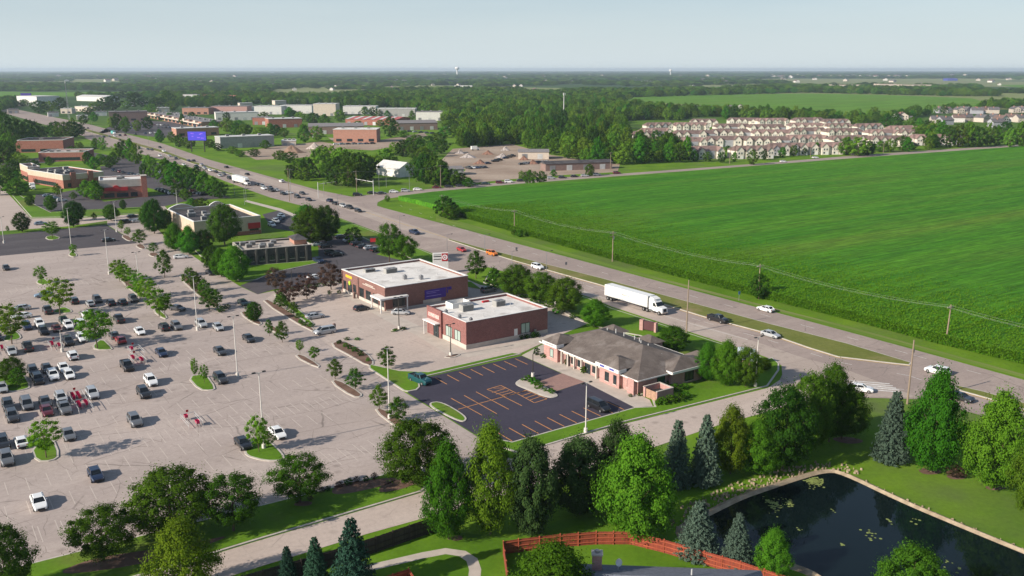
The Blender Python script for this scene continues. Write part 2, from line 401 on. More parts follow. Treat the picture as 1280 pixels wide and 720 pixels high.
# --- lane markings
M_line = plain('white_road_paint', (.62,.60,.57), .8, var=.25, scale=1.5)
M_yel = plain('yellow_road_paint', (.52,.33,.06), .8, var=.25, scale=1.5)
M_org = plain('orange_stall_paint', (.60,.27,.085), .8, var=.2, scale=1.5)
def dashes(mb, a, b, on, off, w, z=.045, t0=0.0):
    a, b = Vector(a[:2]), Vector(b[:2]); L = (b-a).length; d = (b-a)/L; s = Vector((-d.y, d.x))*w/2; t = t0
    while t < L:
        e = min(t+on, L); p, q = a+d*t, a+d*e
        mb.add([(p.x-s.x,p.y-s.y,z),(q.x-s.x,q.y-s.y,z),(q.x+s.x,q.y+s.y,z),(p.x+s.x,p.y+s.y,z)], [(0,1,2,3)])
        t = e+off
mb = MB()
def pxl(*pts): return [G(*p) for p in pts]
for pts in (((500,257),(640,295.5+14),(752,340.5),(1005,407),(1142,444),(1280,483)), ((200,188),(261,207),(320,224),(395,245)), ((150,178),(230,205.5),(330,240)), ((640,330.5),(750,362),(880,402.5),(960,425),(1047,452.5),(1137,470),(1280,520))):
    q = pxl(*pts)
    for a, b in zip(q, q[1:]): dashes(mb, a, b, 3, 9, .14)
for pts in (((690,352.5),(765,375.5),(865,405),(935,425)), ((1055,475),(1120,486)), ((1050,482),(1130,487))):
    q = pxl(*pts)
    for a, b in zip(q, q[1:]): dashes(mb, a, b, 400, 0, .16)
tag(mb.build('lane_marking', M_line), kind='structure')
mb = MB()
for pts in (((640,326.2),(750,357.2),(880,397.2),(960,418.4),(1010,435.8),(1047,447.3),(1110,454.9),(1140,457.6)), ((1200,490),(1240,501),(1280,513.5)), ((450,263),(560,298))):
    q = pxl(*pts)
    for a, b in zip(q, q[1:]): dashes(mb, a, b, 400, 0, .22, .047)
tag(mb.build('yellow_edge_line', M_yel), kind='structure')
mb = MB()
for k in range(5):                               # worn painted bars at the exit
    a = G(1062+k*4, 476+k*2.6); b = G(1112+k*4, 480+k*2.6); dashes(mb, a, b, 30, 0, .45, .046)
tag(mb.build('hatch_marking', M_line), kind='structure')

# --- lots and drives
LOT = [(-120,333),(-60,327),(0,320),(172,304),(134,281),(134,276),(160,268),(180,268),(205,295),(250,326),(300,358),(322,368),(340,364),(432,350),(515,327),(574,345),(600,356),(640,363),(692,380),(722,399),(736,404),(700,419),(652,441),(600,452),(532,468),(500,468),(462,456),(500,487),(505,490),(597,546),(640,575),(660,590),(527,616),(480,593),(20,709),(-120,744)]
sheet('parking_lot', P(*LOT), .020, M_lot)
sheet('retail_forecourt', P((392,416),(372,404),(340,383),(330,376),(345,364),(432,351),(515,327),(574,345),(600,356.5),(640,363.5),(692,380.5),(721,399.5),(735,404),(700,419),(652,440.5),(600,451.5),(532,467.5),(500,467.5),(462,455.5),(410,431)), .026, M_lot2)
sheet('older_lot', P((-120,304),(0,294),(132,281),(172,304),(0,320),(-60,327),(-120,333)), .026, M_asph)
sheet('cross_drive', P((-120,300),(-30,292),(0,289),(84,283),(134,276),(160,277),(185,275),(210,262),(205,257),(177,267),(109,272),(39,273),(-5,226),(-60,190),(-60,215),(-120,240)), .022, M_lot2)
sheet('access_road', P((80,752),(180,720),(320,677),(527,616),(600,590),(672,560),(780,530),(960,485),(976,474),(990,500),(1042,512),(980,509),(890,534),(800,565),(697,599),(620,622),(540,645),(457,668),(320,710),(190,752)), .026, M_lot2)
sheet('dark_parking_lot', P((509,491),(521,486),(527,477),(532,472),(652,445),(703,467.5),(672,478),(645,476),(643,480),(697,497),(698,489),(730,477),(793,509),(640,552),(606,545),(598,545.5)), .038, M_black)
sheet('dark_parking_lot', P((640,474),(675,480),(700,487),(700,500),(640,486)), .0345, M_black)
sheet('crossing_drive', P((672,478),(703,466.5),(731,477.5),(696,489)), .0415, ground('pinkish_pavers', (.26,.16,.14), (.32,.20,.17), .3, 2))
sheet('sidewalk', P((652,444.5),(668,436),(680,430),(684,444),(798,493),(812,500),(816,508),(793,509.5),(730,477.3),(703,467)), .05, M_walk)
sheet('sidewalk', P((583,441),(690,419),(692,425),(586,447),(562,445),(520,419),(490,405),(425,368),(433,362),(485,389),(540,415)), .045, M_walk)
sheet('back_drive', P((574,352),(604,359.5),(640,368),(692,381.5),(721,400),(700,408),(686,416),(640,372),(574,367)), .034, M_lot2)
# outlying lots by the restaurants
sheet('restaurant_lot', P((45,243),(80,240),(100,236),(130,252),(205,243),(250,236),(290,247),(230,252),(205,258),(110,262),(62,265),(42,255)), .024, M_asph)
sheet('restaurant_lot', P((125,208),(165,204),(215,212),(262,233),(262,243),(210,243),(190,236),(130,222)), .024, M_asph)
sheet('side_lot', P((328,268),(352,262),(410,281),(440,292),(485,312),(470,318),(508,327),(432,350),(342,362),(322,368),(300,357),(345,340),(398,328),(398,305),(370,290),(340,285)), .029, M_asph)
sheet('sidewalk', P((306,252),(350,264),(390,280),(393,278),(352,261),(308,250)), .036, M_walk)
sheet('mall_lot', P((120,168),(150,150),(215,152),(260,164),(235,172),(200,172),(150,166)), .03, M_asph)
sheet('side_street', P((105,172),(132,166),(142,164),(158,180),(180,190),(170,196),(140,186)), .037, M_road)
sheet('side_street', P((0,205),(60,195),(110,189),(150,197),(205,205),(212,212),(150,206),(110,199),(40,205),(0,216)), .021, M_asph)
sheet('dirt_yard', P((300,190),(345,183),(400,177),(425,181),(432,188),(380,197),(320,200)), .03, M_dirt)
sheet('dirt_yard', P((410,172),(470,176),(530,166),(535,170),(500,182),(465,188),(430,186)), .026, M_dirt)
sheet('salvage_yard', P((552,200),(566,186),(640,180),(690,194),(775,205),(772,215),(700,219),(640,224),(590,229),(575,222),(582,212),(560,208)), .03, M_dirt)

# stalls on the dark lot
mb = MB()
def stall_row(a, b, n, vec, ln, both=False):
    a, b = G(*a), G(*b)
    for k in range(n):
        p = a.lerp(b, k/(n-1)); q = p + vec*ln; s = Vector((-vec.y, vec.x, 0))*.08
        if both: p = p - vec*ln
        mb.add([(p.x-s.x,p.y-s.y,.052),(q.x-s.x,q.y-s.y,.052),(q.x+s.x,q.y+s.y,.052),(p.x+s.x,p.y+s.y,.052)], [(0,1,2,3)])
stall_row((544,472.5), (644,448.7), 8, V, 4.6)
stall_row((640,551.5), (780,512.3), 10, -V, 4.9)
for a, b in (((563.8,498),(602.5,519.4)), ((580,494.4),(621,517.5)), ((595,490),(636,512)), ((627.5,495),(652.5,507.5)), ((572.5,512),(659,488)),
             ((608.8,487),(626,482)), ((626,482),(646,492)), ((646,492),(631,495.6)), ((631,495.6),(608.8,487)),
             ((646,492),(657.5,488)), ((657.5,488),(683.8,498.8)), ((683.8,498.8),(668,503.8)), ((668,503.8),(646,492)),
             ((617,485.5),(632,481+4.2)), ((615,491),(631,486)), ((620,493),(636,488.5)), ((626,494.6),(641,490.4)),
             ((652,495),(665,490.8)), ((657,497.8),(670.5,493.3)), ((662,500.6),(676,495.6))): dashes(mb, G(*a), G(*b), 50, 0, .15, .052)
tag(mb.build('stall_marking', M_org), kind='structure')
# faint stall lines on the big lot
mb = MB(); o = G(300,470)
M_faint = plain('worn_stall_paint', (.50,.43,.38), .9, var=.1)
for j in range(-4, 9):
    c = o - U*(18.5*j) if False else o + V*0
rows = [G(200,400), G(330,430), G(380,500), G(200,560), G(300,520), G(60,620), G(150,630), G(420,560), G(280,600), G(40,360), G(100,350), G(150,420), G(130,455), G(110,500), G(100,545), G(250,450), G(240,500)]
for r0 in rows:
    for k in range(-10, 11):
        p = r0 + U*2.8*k; q = p + V*5.0
        if inside(P(*LOT), p.x, p.y) and inside(P(*LOT), q.x, q.y): dashes(mb, p, q, 20, 0, .12, .028)
tag(mb.build('faint_stall_marking', M_faint), kind='structure')

# --- kerbed islands and lawns
def isl(name, pts, mat, it=1, **k): return kerbed(name, P(*pts), mat, it=it, **k)
isl('planting_island', ((535,504),(552,502),(584,521),(582,528),(572,527),(540,511)), M_lawn, 2)
isl('planting_island', ((644,478),(656,472),(672,478),(697,493),(697,497),(684,498),(660,488),(645,482)), M_walk, 2)
isl('planting_island', ((510,490),(504,489),(461,461),(461,455.5),(500,464),(535,465.5),(640,441.5),(652,443),(640,445.5),(532,471),(524,477),(525,484),(521,488)), M_lawn, 0)
isl('planting_island', ((367,446),(376,442),(401,457),(397,461)), M_mulch, 1)
isl('planting_island', ((330,408),(338,405),(361,420),(356,424)), M_mulch, 1)
isl('planting_island', ((412,478),(422,474),(453,492),(452,497),(440,497)), M_mulch, 1)
isl('planting_island', ((466,513),(478,510),(512,530),(510,539),(499,538)), M_mulch, 1)
isl('planting_island', ((410,431),(428,425),(458,440),(470,455),(458,458),(440,447)), M_mulch, 1)
isl('planting_island', ((326,377),(338,374),(395,411),(389,416)), M_mulch, 1)
isl('planting_island', ((340,369),(350,367),(395,405),(388,409)), M_lawn, 1)
isl('planting_island', ((233,471),(258,468),(271,486),(264,489),(248,488)), M_lawn, 1)
isl('planting_island', ((300,568),(318,548),(334,548),(358,571),(352,577),(328,577)), M_lawn, 2)
isl('planting_island', ((115,432),(128,423),(142,436),(138,438),(118,438)), M_lawn, 1)
isl('planting_island', ((64,390),(80,383),(92,389),(86,392),(70,392)), M_lawn, 1)
isl('planting_island', ((44,352),(54,347),(63,354),(60,356),(48,356)), M_lawn, 1)
isl('planting_island', ((84,318),(92,314),(98,320),(90,322)), M_lawn, 1)
isl('planting_island', ((55,297),(66,294),(78,298),(62,301)), M_lawn, 1)
isl('planting_island', ((2,424),(18,412),(28,421),(24,425),(6,427)), M_lawn, 1)
isl('planting_island', ((38,560),(66,546),(76,570),(66,577),(44,578)), M_lawn, 1)
isl('planting_island', ((-10,485),(4,466),(30,467),(40,484),(30,488),(10,491)), M_lawn, 1)
isl('planting_island', ((145,345),(152,342),(180,365),(178,370),(168,368)), M_mulch, 1)
isl('planting_island', ((190,389),(198,386),(211,397),(205,400)), M_lawn, 1)
isl('planting_island', ((222,346),(230,342),(252,360),(276,380),(272,386),(256,378)), M_mulch, 1)
isl('planting_island', ((184,317),(196,316),(200,319),(190,322)), M_mulch, 1)
isl('planting_island', ((168,307),(178,305),(184,311),(176,312)), M_mulch, 1)
isl('planting_island', ((150,295),(160,294),(168,301),(160,302)), M_mulch, 1)
isl('planting_island', ((298,392),(308,388),(330,404),(322,408)), M_mulch, 1)
isl('planting_island', ((487,413),(495,410),(507,411),(500,415)), M_mulch, 1)
isl('planting_island', ((552,447),(566,443),(578,443),(566,448)), M_mulch, 1)
isl('planting_island', ((590,352.5),(604,363),(572,357.5),(575,352)), M_lawn, 0)
isl('lawn', ((20,709.5),(480,593.5),(527,582),(536,606),(527,615),(320,676),(180,719),(60,752),(-60,752),(-60,730)), M_lawn, 0)
isl('lawn', ((640,553),(793,510),(818,509),(815,499),(798,492),(872,474),(880,470),(930,462),(965,447),(974,455),(974,463),(960,483),(780,528),(680,558),(650,568),(628,560),(600,547),(606,546)), M_lawn, 0)
isl('lawn', ((735,404.5),(722,399),(692,379.5),(640,362.5),(604,354),(612,340),(640,346),(690,360),(735,373),(765,386),(865,418.5),(935,441),(958,449.5),(955,451),(930,462),(876,468),(838,440),(800,420),(757,412)), M_lawn, 0)
isl('lawn', ((39,272),(109,271),(177,266),(177,259),(110,262.5),(64,266),(42,255),(20,241),(10,238)), M_lawn, 0)
isl('lawn', ((398,300),(419,272),(476,293),(518,309),(542,319),(548,327),(545,334),(520,326),(485,311),(440,291)), M_lawn, 0)
isl('sidewalk', ((604,352),(611,349),(640,362),(692,379),(724,398),(736,404),(722,401),(690,383),(640,366)), M_walk, 0, w=.1)
isl('lawn', ((215,285),(250,320),(300,352),(320,350),(345,340),(398,329),(398,326),(300,333),(270,322),(256,300),(240,298)), M_lawn, 0)
# mulch beds under the lot's lower edge
for pts in (((412,620),(420,606),(470,600),(500,598),(490,606),(440,618)), ((470,618),(480,605),(520,596),(530,602),(500,614)), ((365,634),(372,628),(392,628),(388,634)), ((60,724),(110,700),(180,690),(240,680),(300,668),(200,704))):
    sheet('mulch_bed', smoothpoly(P(*pts), 2), .192, M_mulch)
for pts in (((1035,548),(1060,545),(1085,552),(1060,556)), ((1145,586),(1170,584),(1180,592),(1155,594)), ((1180,594),(1200,590),(1212,598),(1190,600)), ((1228,608),(1250,604),(1262,610),(1240,614)), ((560,672),(575,668),(580,674),(568,677))):
    sheet('mulch_bed', smoothpoly(P(*pts), 2), .012, M_mulch)
# garden path and back lawn behind the dark fence
sheet('garden_lawn', P((380,720),(470,692),(552,664),(640,672),(700,650),(790,640),(840,655),(900,690),(1000,745),(1000,790),(380,790)), .010, M_lawn)
pth = [(440,716),(470,708),(500,701),(530,694),(557,689),(578,692),(590,700),(594,712),(592,730)]
c = [G(*p) for p in pth]; L_, R_ = [], []
for i, p in enumerate(c):
    d = (c[min(i+1, len(c)-1)] - c[max(i-1, 0)]).normalized(); s = Vector((-d.y, d.x, 0))*.75
    L_.append(tuple((p+s)[:2])); R_.append(tuple((p-s)[:2]))
sheet('garden_path', L_ + R_[::-1], .02, M_walk)

# --- pond
POND = smoothpoly(P((852,668),(868,655),(896,641),(930,624),(965,612),(1000,600),(1032,591),(1050,592),(1122,627),(1200,660),(1280,693),(1420,750),(1420,860),(1100,790),(1035,722),(990,703),(940,700),(890,690)), 2)
def pond():
    m, nt, b = _new('pond_water')
    vec = coords(nt)
    b.inputs['Base Color'].default_value = (.004,.009,.010,1); b.inputs['Roughness'].default_value = .03
    b.inputs['IOR'].default_value = 1.33; b.inputs['Specular IOR Level'].default_value = .36
    nz = nt.nodes.new('ShaderNodeTexNoise'); nz.inputs['Scale'].default_value = .6; nz.inputs['Detail'].default_value = 4; nt.links.new(vec, nz.inputs['Vector'])
    bp = nt.nodes.new('ShaderNodeBump'); bp.inputs['Strength'].default_value = .02; bp.inputs['Distance'].default_value = .3
    nt.links.new(nz.outputs[0], bp.inputs['Height']); nt.links.new(bp.outputs[0], b.inputs['Normal'])
    sheet('pond', POND, .06, m)
    o1, o2 = inset(POND, -.5), inset(POND, -1.4)
    mb = MB(); n = len(POND); P0 = POND if area2(POND) > 0 else POND[::-1]
    vs = [(p[0],p[1],.05) for p in P0] + [(p[0],p[1],.38) for p in o1] + [(p[0],p[1],.0) for p in o2]
    fs = []
    for k in (0, 1):
        for i in range(n): j = (i+1) % n; fs.append((k*n+j, k*n+i, (k+1)*n+i, (k+1)*n+j))
    mb.add(vs, fs); tag(mb.build('pond_bank', ground('bank_gravel', (.26,.20,.135), (.40,.32,.225), .8, 3)), kind='structure')
    # rip-rap along the back corner
    st = MB(); r = random.Random(3)
    def stone(x, y, s):
        z = .2; vs = [(x+math.cos(t)*s*r.uniform(.7,1.2), y+math.sin(t)*s*r.uniform(.7,1.2), z-.2) for t in (0.3,1.4,2.6,3.7,5.2)]
        k = len(vs); vs += [(x+(p[0]-x)*.6, y+(p[1]-y)*.6, z+s*r.uniform(.35,.7)) for p in vs]
        st.add(vs, [tuple(range(k,2*k))] + [(i,(i+1)%k,k+(i+1)%k,k+i) for i in range(k)])
    P1 = inset(POND, -1.2)
    for i, p in enumerate(P1):
        q = P1[(i+1) % len(P1)]; px, py = pix((p[0], p[1], 0))
        far = px > 850 and px < 1075 and py < 670
        L = math.hypot(q[0]-p[0], q[1]-p[1]); d = ((q[0]-p[0])/L, (q[1]-p[1])/L) if L else (0, 0)
        for _ in range(int(L*(9 if far else 1.2))):
            t = r.random(); w = r.uniform(-.8, 3.0) if far else r.uniform(-.6, .3)
            stone(p[0]+(q[0]-p[0])*t + d[1]*w, p[1]+(q[1]-p[1])*t - d[0]*w, r.uniform(.08,.24))
    tag(st.build('rubble', ground('riprap_stone', (.20,.155,.10), (.38,.30,.21), .9, 4)), 'tan rubble stones piled along the pond bank', 'rubble', kind='stuff')
    lp = MB()
    for (cx, cy, n_, sp) in ((1016,601,200,1.3), (968,631,70,1.2), (987,630,30,.8), (1043,640,4,.7), (1000,662,5,.8), (1088,669,16,1.4), (1112,652,5,.5), (1190,708,8,.9), (1052,682,4,.5), (1140,650,5,.8)):
        c0 = G(cx, cy)
        for _ in range(n_):
            x, y = c0.x+r.gauss(0, sp*.5), c0.y+r.gauss(0, sp*.8)
            if not inside(inset(POND, .4), x, y): continue
            s = r.uniform(.07, .22)
            lp.sheet([(x+s*math.cos(t*math.pi/4), y+s*math.sin(t*math.pi/4)) for t in range(8)], .075+r.random()*.02)
    tag(lp.build('lily_pads', plain('lily_pad', (.20,.24,.07), .6, var=.4, scale=1)), 'pale green lily pads scattered on the dark pond', 'lily pads', kind='stuff')
pond()

# --- fields
def field_mat(name, c1, c2, c3, rows=.8, rot=-GRID):
    m, nt, b = _new(name)
    v = coords(nt, rot=rot); vs = coords(nt, rot=rot, scale=(.04,1,1)); v2 = coords(nt, rot=rot, scale=(.09,1,1))
    col = mixc(nt, noisef(nt, vs, .12, 5, .6, .35, .65), c1, c2)
    col = mixc(nt, mathn(nt, 'MULTIPLY', noisef(nt, v2, .03, 5, .6, .5, .7), .8), col, c3)
    col = mixc(nt, .85, col, mixc(nt, noisef(nt, v2, rows, 4, .7, .3, .7), (.25,.25,.25), (.72,.72,.72)), 'OVERLAY')
    col = mixc(nt, .6, col, mixc(nt, noisef(nt, v, .35, 5, .8, .3, .7), (.3,.3,.3), (.68,.68,.68)), 'OVERLAY')
    nt.links.new(col, b.inputs['Base Color']); b.inputs['Roughness'].default_value = .9; b.inputs['Specular IOR Level'].default_value = .1
    nz = nt.nodes.new('ShaderNodeTexNoise'); nz.inputs['Scale'].default_value = .9; nz.inputs['Detail'].default_value = 5; nt.links.new(v2, nz.inputs['Vector'])
    bp = nt.nodes.new('ShaderNodeBump'); bp.inputs['Strength'].default_value = .9; bp.inputs['Distance'].default_value = .8
    nt.links.new(nz.outputs[0], bp.inputs['Height']); nt.links.new(bp.outputs[0], b.inputs['Normal'])
    return m
M_corn = field_mat('corn_canopy', (.038,.152,.006), (.072,.208,.010), (.120,.190,.020))
CORN = P((498,250.5),(540,245),(640,235.5),(770,225),(860,218),(960,210),(1060,202),(1160,194.5),(1280,186),(1480,172),(1480,500),(1280,455),(1210,438),(1172,429),(1060,399),(960,374),(880,354),(765,324),(640,289),(560,266),(520,255))
mb = MB().prism(CORN, 0, 2.1); me = mb.mesh('cornfield', M_corn)
bm = bmesh.new(); bm.from_mesh(me); bm.normal_update(); bmesh.ops.triangulate(bm, faces=[f for f in bm.faces if len(f.verts) > 4], ngon_method='EAR_CLIP'); bm.to_mesh(me); bm.free()
tag(mobj('cornfield', me), kind='structure')
def corn_edge():
    r = np.random.default_rng(5); pts = []
    E = [G(*p) for p in ((1340,468),(1280,455.5),(1210,438.5),(1172,429.5),(1060,399.5),(960,374.5),(880,354.5),(765,324.5),(640,289.5),(560,266.5))]
    for a, b in zip(E, E[1:]):
        d = b-a; L = d.length; d /= L; n = Vector((-d.y, d.x, 0)) * (-1 if Vector((-d.y, d.x, 0)).y < 0 else 1)
        for _ in range(int(L*190)):
            t = r.random()*L; w = -.3 + abs(r.normal())*24
            if w > 60: continue
            p = a + d*t + n*w; pts.append((p.x, p.y, w))
        for _ in range(int(L*60)):
            p = a + d*(r.random()*L) + n*r.uniform(-.5,.5); pts.append((p.x, p.y, .3))
    pts = np.array(pts); N = len(pts); K = 3
    base = np.repeat(pts, K, 0); ang = r.random(N*K)*2*np.pi; s = r.uniform(.18, .46, N*K)
    edge = base[:, 2] < .8
    z = np.where(edge, r.uniform(.2, 2.5, N*K), r.uniform(1.95, 2.5, N*K))
    dx, dy = np.cos(ang), np.sin(ang); w = .075
    v = np.zeros((N*K, 4, 3))
    v[:,0] = np.stack([base[:,0]-dy*w, base[:,1]+dx*w, z-.15], 1); v[:,1] = np.stack([base[:,0]+dy*w, base[:,1]-dx*w, z-.15], 1)
    v[:,2] = np.stack([base[:,0]+dx*s+dy*w, base[:,1]+dy*s-dx*w, z+s*.18], 1); v[:,3] = np.stack([base[:,0]+dx*s-dy*w, base[:,1]+dy*s+dx*w, z+s*.18], 1)
    me = quads('corn_leaves', v); me.materials.append(leafmat('corn_leaf', (.052,.195,.008), (.110,.285,.018), trans=.25))
    tag(mobj('corn_leaves', me), 'rows of tall green corn at the field edge beside the highway', 'corn', kind='stuff')
def quads(name, v):
    """N x 4 x 3 array -> mesh of separate quads"""
    n = len(v); me = bpy.data.meshes.new(name)
    me.vertices.add(n*4); me.vertices.foreach_set('co', v.reshape(-1).astype(np.float32))
    me.loops.add(n*4); me.loops.foreach_set('vertex_index', np.arange(n*4, dtype=np.int32))
    me.polygons.add(n); me.polygons.foreach_set('loop_start', np.arange(0, n*4, 4, dtype=np.int32))
    me.update(calc_edges=True); me.validate(); return me
corn_edge()
M_ff = field_mat('far_crops', (.085,.20,.012), (.11,.235,.018), (.15,.22,.03), .1)
M_tan = ground('stubble', (.16,.19,.07), (.22,.23,.10), .004, .05)
def fld(pts, m, z=.1): sheet('field', P(*pts), z, m)
fld(((760,122),(850,118.5),(1010,117),(1100,118.5),(1215,123),(1235,129),(1200,137),(1130,141),(1075,146),(1040,143),(960,137),(870,131),(800,127)), M_ff)
fld(((940,99.5),(1000,98.5),(1280,102),(1380,103),(1380,110),(1280,109),(1130,107),(1040,106),(960,103)), M_tan)
fld(((1240,106),(1400,106),(1400,113),(1300,112)), M_ff, .2)
fld(((-60,113.5),(60,115.5),(240,114.5),(330,116.5),(330,119.5),(240,118.5),(120,120),(60,121),(-60,128)), M_ff)
fld(((320,119),(345,112.5),(420,112),(460,116),(420,121),(350,123)), M_tan)
for _a, _b, _y, _h in ((40,150,100,.7),(170,330,97.5,.6),(60,200,106.5,.9),(380,520,103.5,.7),(600,700,99.5,.6),(700,860,102.5,.8),(840,1000,96.3,.5),(1060,1300,95.6,.4),(250,400,92.9,.3),(500,760,93.4,.3),(900,1200,92.4,.25),(240,300,111,1.0),(860,930,112.3,.9)):
    fld(((_a,_y),((_a+_b)/2,_y-_h*.8),(_b,_y-_h*.4),(_b-10,_y+_h*.6),((_a+_b)/2,_y+_h)), M_tan, .25)
fld(((655,113),(800,111.5),(800,114),(655,117)), M_tan, .15)
fld(((880,107),(1040,104.5),(1040,106.5),(880,110)), M_tan, .15)
# ------------------------------------------------------------------ trees
M_bark = plain('bark', (.12,.085,.06), .95, var=.3, scale=2)
LEAF = {
 'round': leafmat('leaf_green', (.028,.088,.008), (.080,.170,.014)),
 'oval': leafmat('leaf_bright_green', (.038,.140,.010), (.085,.225,.016)),
 'yellow': leafmat('leaf_yellow_green', (.065,.135,.008), (.155,.235,.018)),
 'dark': leafmat('leaf_dark_green', (.017,.058,.008), (.048,.115,.012)),
 'locust': leafmat('leaf_locust', (.070,.180,.008), (.155,.300,.020)),
 'spruce': leafmat('needle_blue_green', (.055,.095,.070), (.120,.175,.125), trans=.1),
 'darkspruce': leafmat('needle_dark', (.016,.050,.034), (.040,.090,.058), trans=.1),
 'pine': leafmat('needle_pine', (.014,.040,.012), (.040,.078,.022), trans=.1),
 'purple': leafmat('leaf_purple', (.065,.040,.030), (.125,.080,.055)),
 'far': leafmat('leaf_far', (.040,.115,.010), (.130,.235,.020), trans=.3, vary=.5),
 'grass': leafmat('ornamental_grass', (.045,.125,.015), (.10,.22,.03)),
}
def rot_quads(c, n, s, r, asp=1.0):
    """quads at centres c with normals n and half sizes s"""
    N = len(c); n = n/np.maximum(np.linalg.norm(n, axis=1, keepdims=True), 1e-6)
    a = r.normal(size=(N,3)); t = np.cross(n, a); t /= np.maximum(np.linalg.norm(t, axis=1, keepdims=True), 1e-6); b = np.cross(n, t)
    s = s[:,None]
    v = np.zeros((N,4,3))
    v[:,0] = c - t*s*asp; v[:,1] = c - b*s; v[:,2] = c + t*s*asp; v[:,3] = c + b*s
    return v
def shape_pts(kind, r, K):
    """bough centres and radii in a crown of height 1 (z 0..1) and radius about .5"""
    out = []
    g = math.pi*(3-math.sqrt(5))
    for i in range(K):
        t = (i+.5)/K; a = i*g + r.uniform(-.3,.3)
        z = 1-2*t                                   # sphere, golden spiral
        q = math.sqrt(max(0, 1-z*z)); k = r.uniform(.70, 1.12)
        x, y = q*math.cos(a)*k, q*math.sin(a)*k
        zz = .5+.5*z*r.uniform(.9,1.05)
        if kind in ('oval', 'yellow'):
            w = (1.0-.62*max(0, zz-.35)/.65) * (1 if zz > .25 else .72+.28*zz/.25); R_ = .5*w
        elif kind == 'locust': R_ = .5*(1.0 if zz > .3 else .55+.45*zz/.3)
        else: R_ = .5*(1.0-.22*abs(zz-.45))
        out.append((x*R_, y*R_, zz))
    return np.array(out)
def crown(kind, seed, n, K=46, leaf=.016, open_=0.0, asp=1.0):
    r = np.random.default_rng(seed)
    if kind in ('spruce', 'darkspruce'):
        lv = 26; C, Nn = [], []
        for l in range(lv):
            z = .03+.95*(l/lv); rad = .57*(1-z)**.55*min(1, .85+z*2)*(1-.25*z)+.008; m = max(5, int(22*(1-z)+5))
            for k in range(m):
                a = 2*math.pi*(k+r.random())/m; L = rad*r.uniform(.8,1.12); q = int(n/(lv*15))
                t = np.sqrt(r.random(q)); w = .035*(1.1-t*.8)*rad/.4+.006
                px = L*t; py = r.normal(size=q)*w; pz = z + r.normal(size=q)*.007 - .12*L*t + .05*L*t*t*2
                C.append(np.stack([px*math.cos(a)-py*math.sin(a), px*math.sin(a)+py*math.cos(a), pz], 1))
                nn = np.stack([np.full(q, .5*math.cos(a)), np.full(q, .5*math.sin(a)), np.full(q, .8)], 1) + r.normal(size=(q,3))*.45; Nn.append(nn)
        C = np.concatenate(C); Nn = np.concatenate(Nn)
        return rot_quads(C, Nn, r.uniform(.6,1.2,len(C))*leaf, r, 1.6)
    B = shape_pts(kind, r, K)
    nb = n//K; C, Nn = [], []
    ctr = np.array([0,0,.48])
    for b in B:
        if r.random() < open_: continue
        rb = r.uniform(.055,.15) if kind != 'pine' else r.uniform(.09,.15)
        d = r.normal(size=(nb,3)); d /= np.linalg.norm(d, axis=1, keepdims=True)
        rad = r.random(nb)**.4
        p = b*1.0 + d*rad[:,None]*rb*np.array([1,1,.75 if kind != 'locust' else .6])
        out = b-ctr; out = out/np.linalg.norm(out)
        C.append(p); Nn.append(d*.8 + out*.7 + r.normal(size=(nb,3))*.35 + np.array([0,0,.25]))
    # sprigs that break the outline, and inner fill
    m = n//10; a = r.normal(size=(m,3)); a /= np.linalg.norm(a, axis=1, keepdims=True)
    i = r.integers(0, len(B), m); C.append(B[i] + a*r.uniform(.1,.2,(m,1))); Nn.append(a)
    m = int(n*.16*(1-open_)); i = r.integers(0, len(B), m); t = r.uniform(.35,.85,(m,1)); C.append(ctr + (B[i]-ctr)*t + r.normal(size=(m,3))*.04); Nn.append(r.normal(size=(m,3)))
    C = np.concatenate(C); Nn = np.concatenate(Nn)
    C[:,2] = np.maximum(C[:,2], 0.0)
    return rot_quads(C, Nn, r.uniform(.6,1.25,len(C))*leaf, r, asp)
def trunk_mesh(kind, seed, r_, low):
    """trunk from z=0; the crown sits at z = low..1, so the limbs reach to about .75"""
    r = random.Random(seed); mb = MB()
    if kind in ('spruce', 'darkspruce', 'pine'):
        mb.tube((0,0,-.01), (0,0,.5), r_, r_*.6, 7); mb.tube((0,0,.5), (0,0,.97), r_*.6, r_*.12, 6)
        for i in range(14):
            z = .15+i*.055; a = i*2.4; L = .38*(1-z)
            mb.tube((0,0,z), (L*math.cos(a), L*math.sin(a), z+.0), r_*.22, r_*.08, 4)
    else:
        fork = low+.08; top = Vector((r.uniform(-.03,.03), r.uniform(-.03,.03), fork))
        mb.tube((0,0,-.01), tuple(top), r_*1.25, r_*.9, 9)
        mb.tube(tuple(top), (top.x+r.uniform(-.04,.04), top.y+r.uniform(-.04,.04), .8), r_*.8, r_*.25, 7)
        for i in range(6):
            a = i*2*math.pi/6+r.uniform(-.4,.4); l = r.uniform(.2,.33)
            z0 = fork-.02+.05*i; p = Vector((top.x, top.y, z0)); q = p+Vector((math.cos(a)*l, math.sin(a)*l, r.uniform(.16,.3)))
            mb.tube(tuple(p), tuple(q), r_*.5, r_*.25, 6)
            for s in (-.7,.7): mb.tube(tuple(q), tuple(q+Vector((math.cos(a+s)*.1, math.sin(a+s)*.1, .1))), r_*.25, r_*.1, 5)
    return mb.mesh('trunk', M_bark)
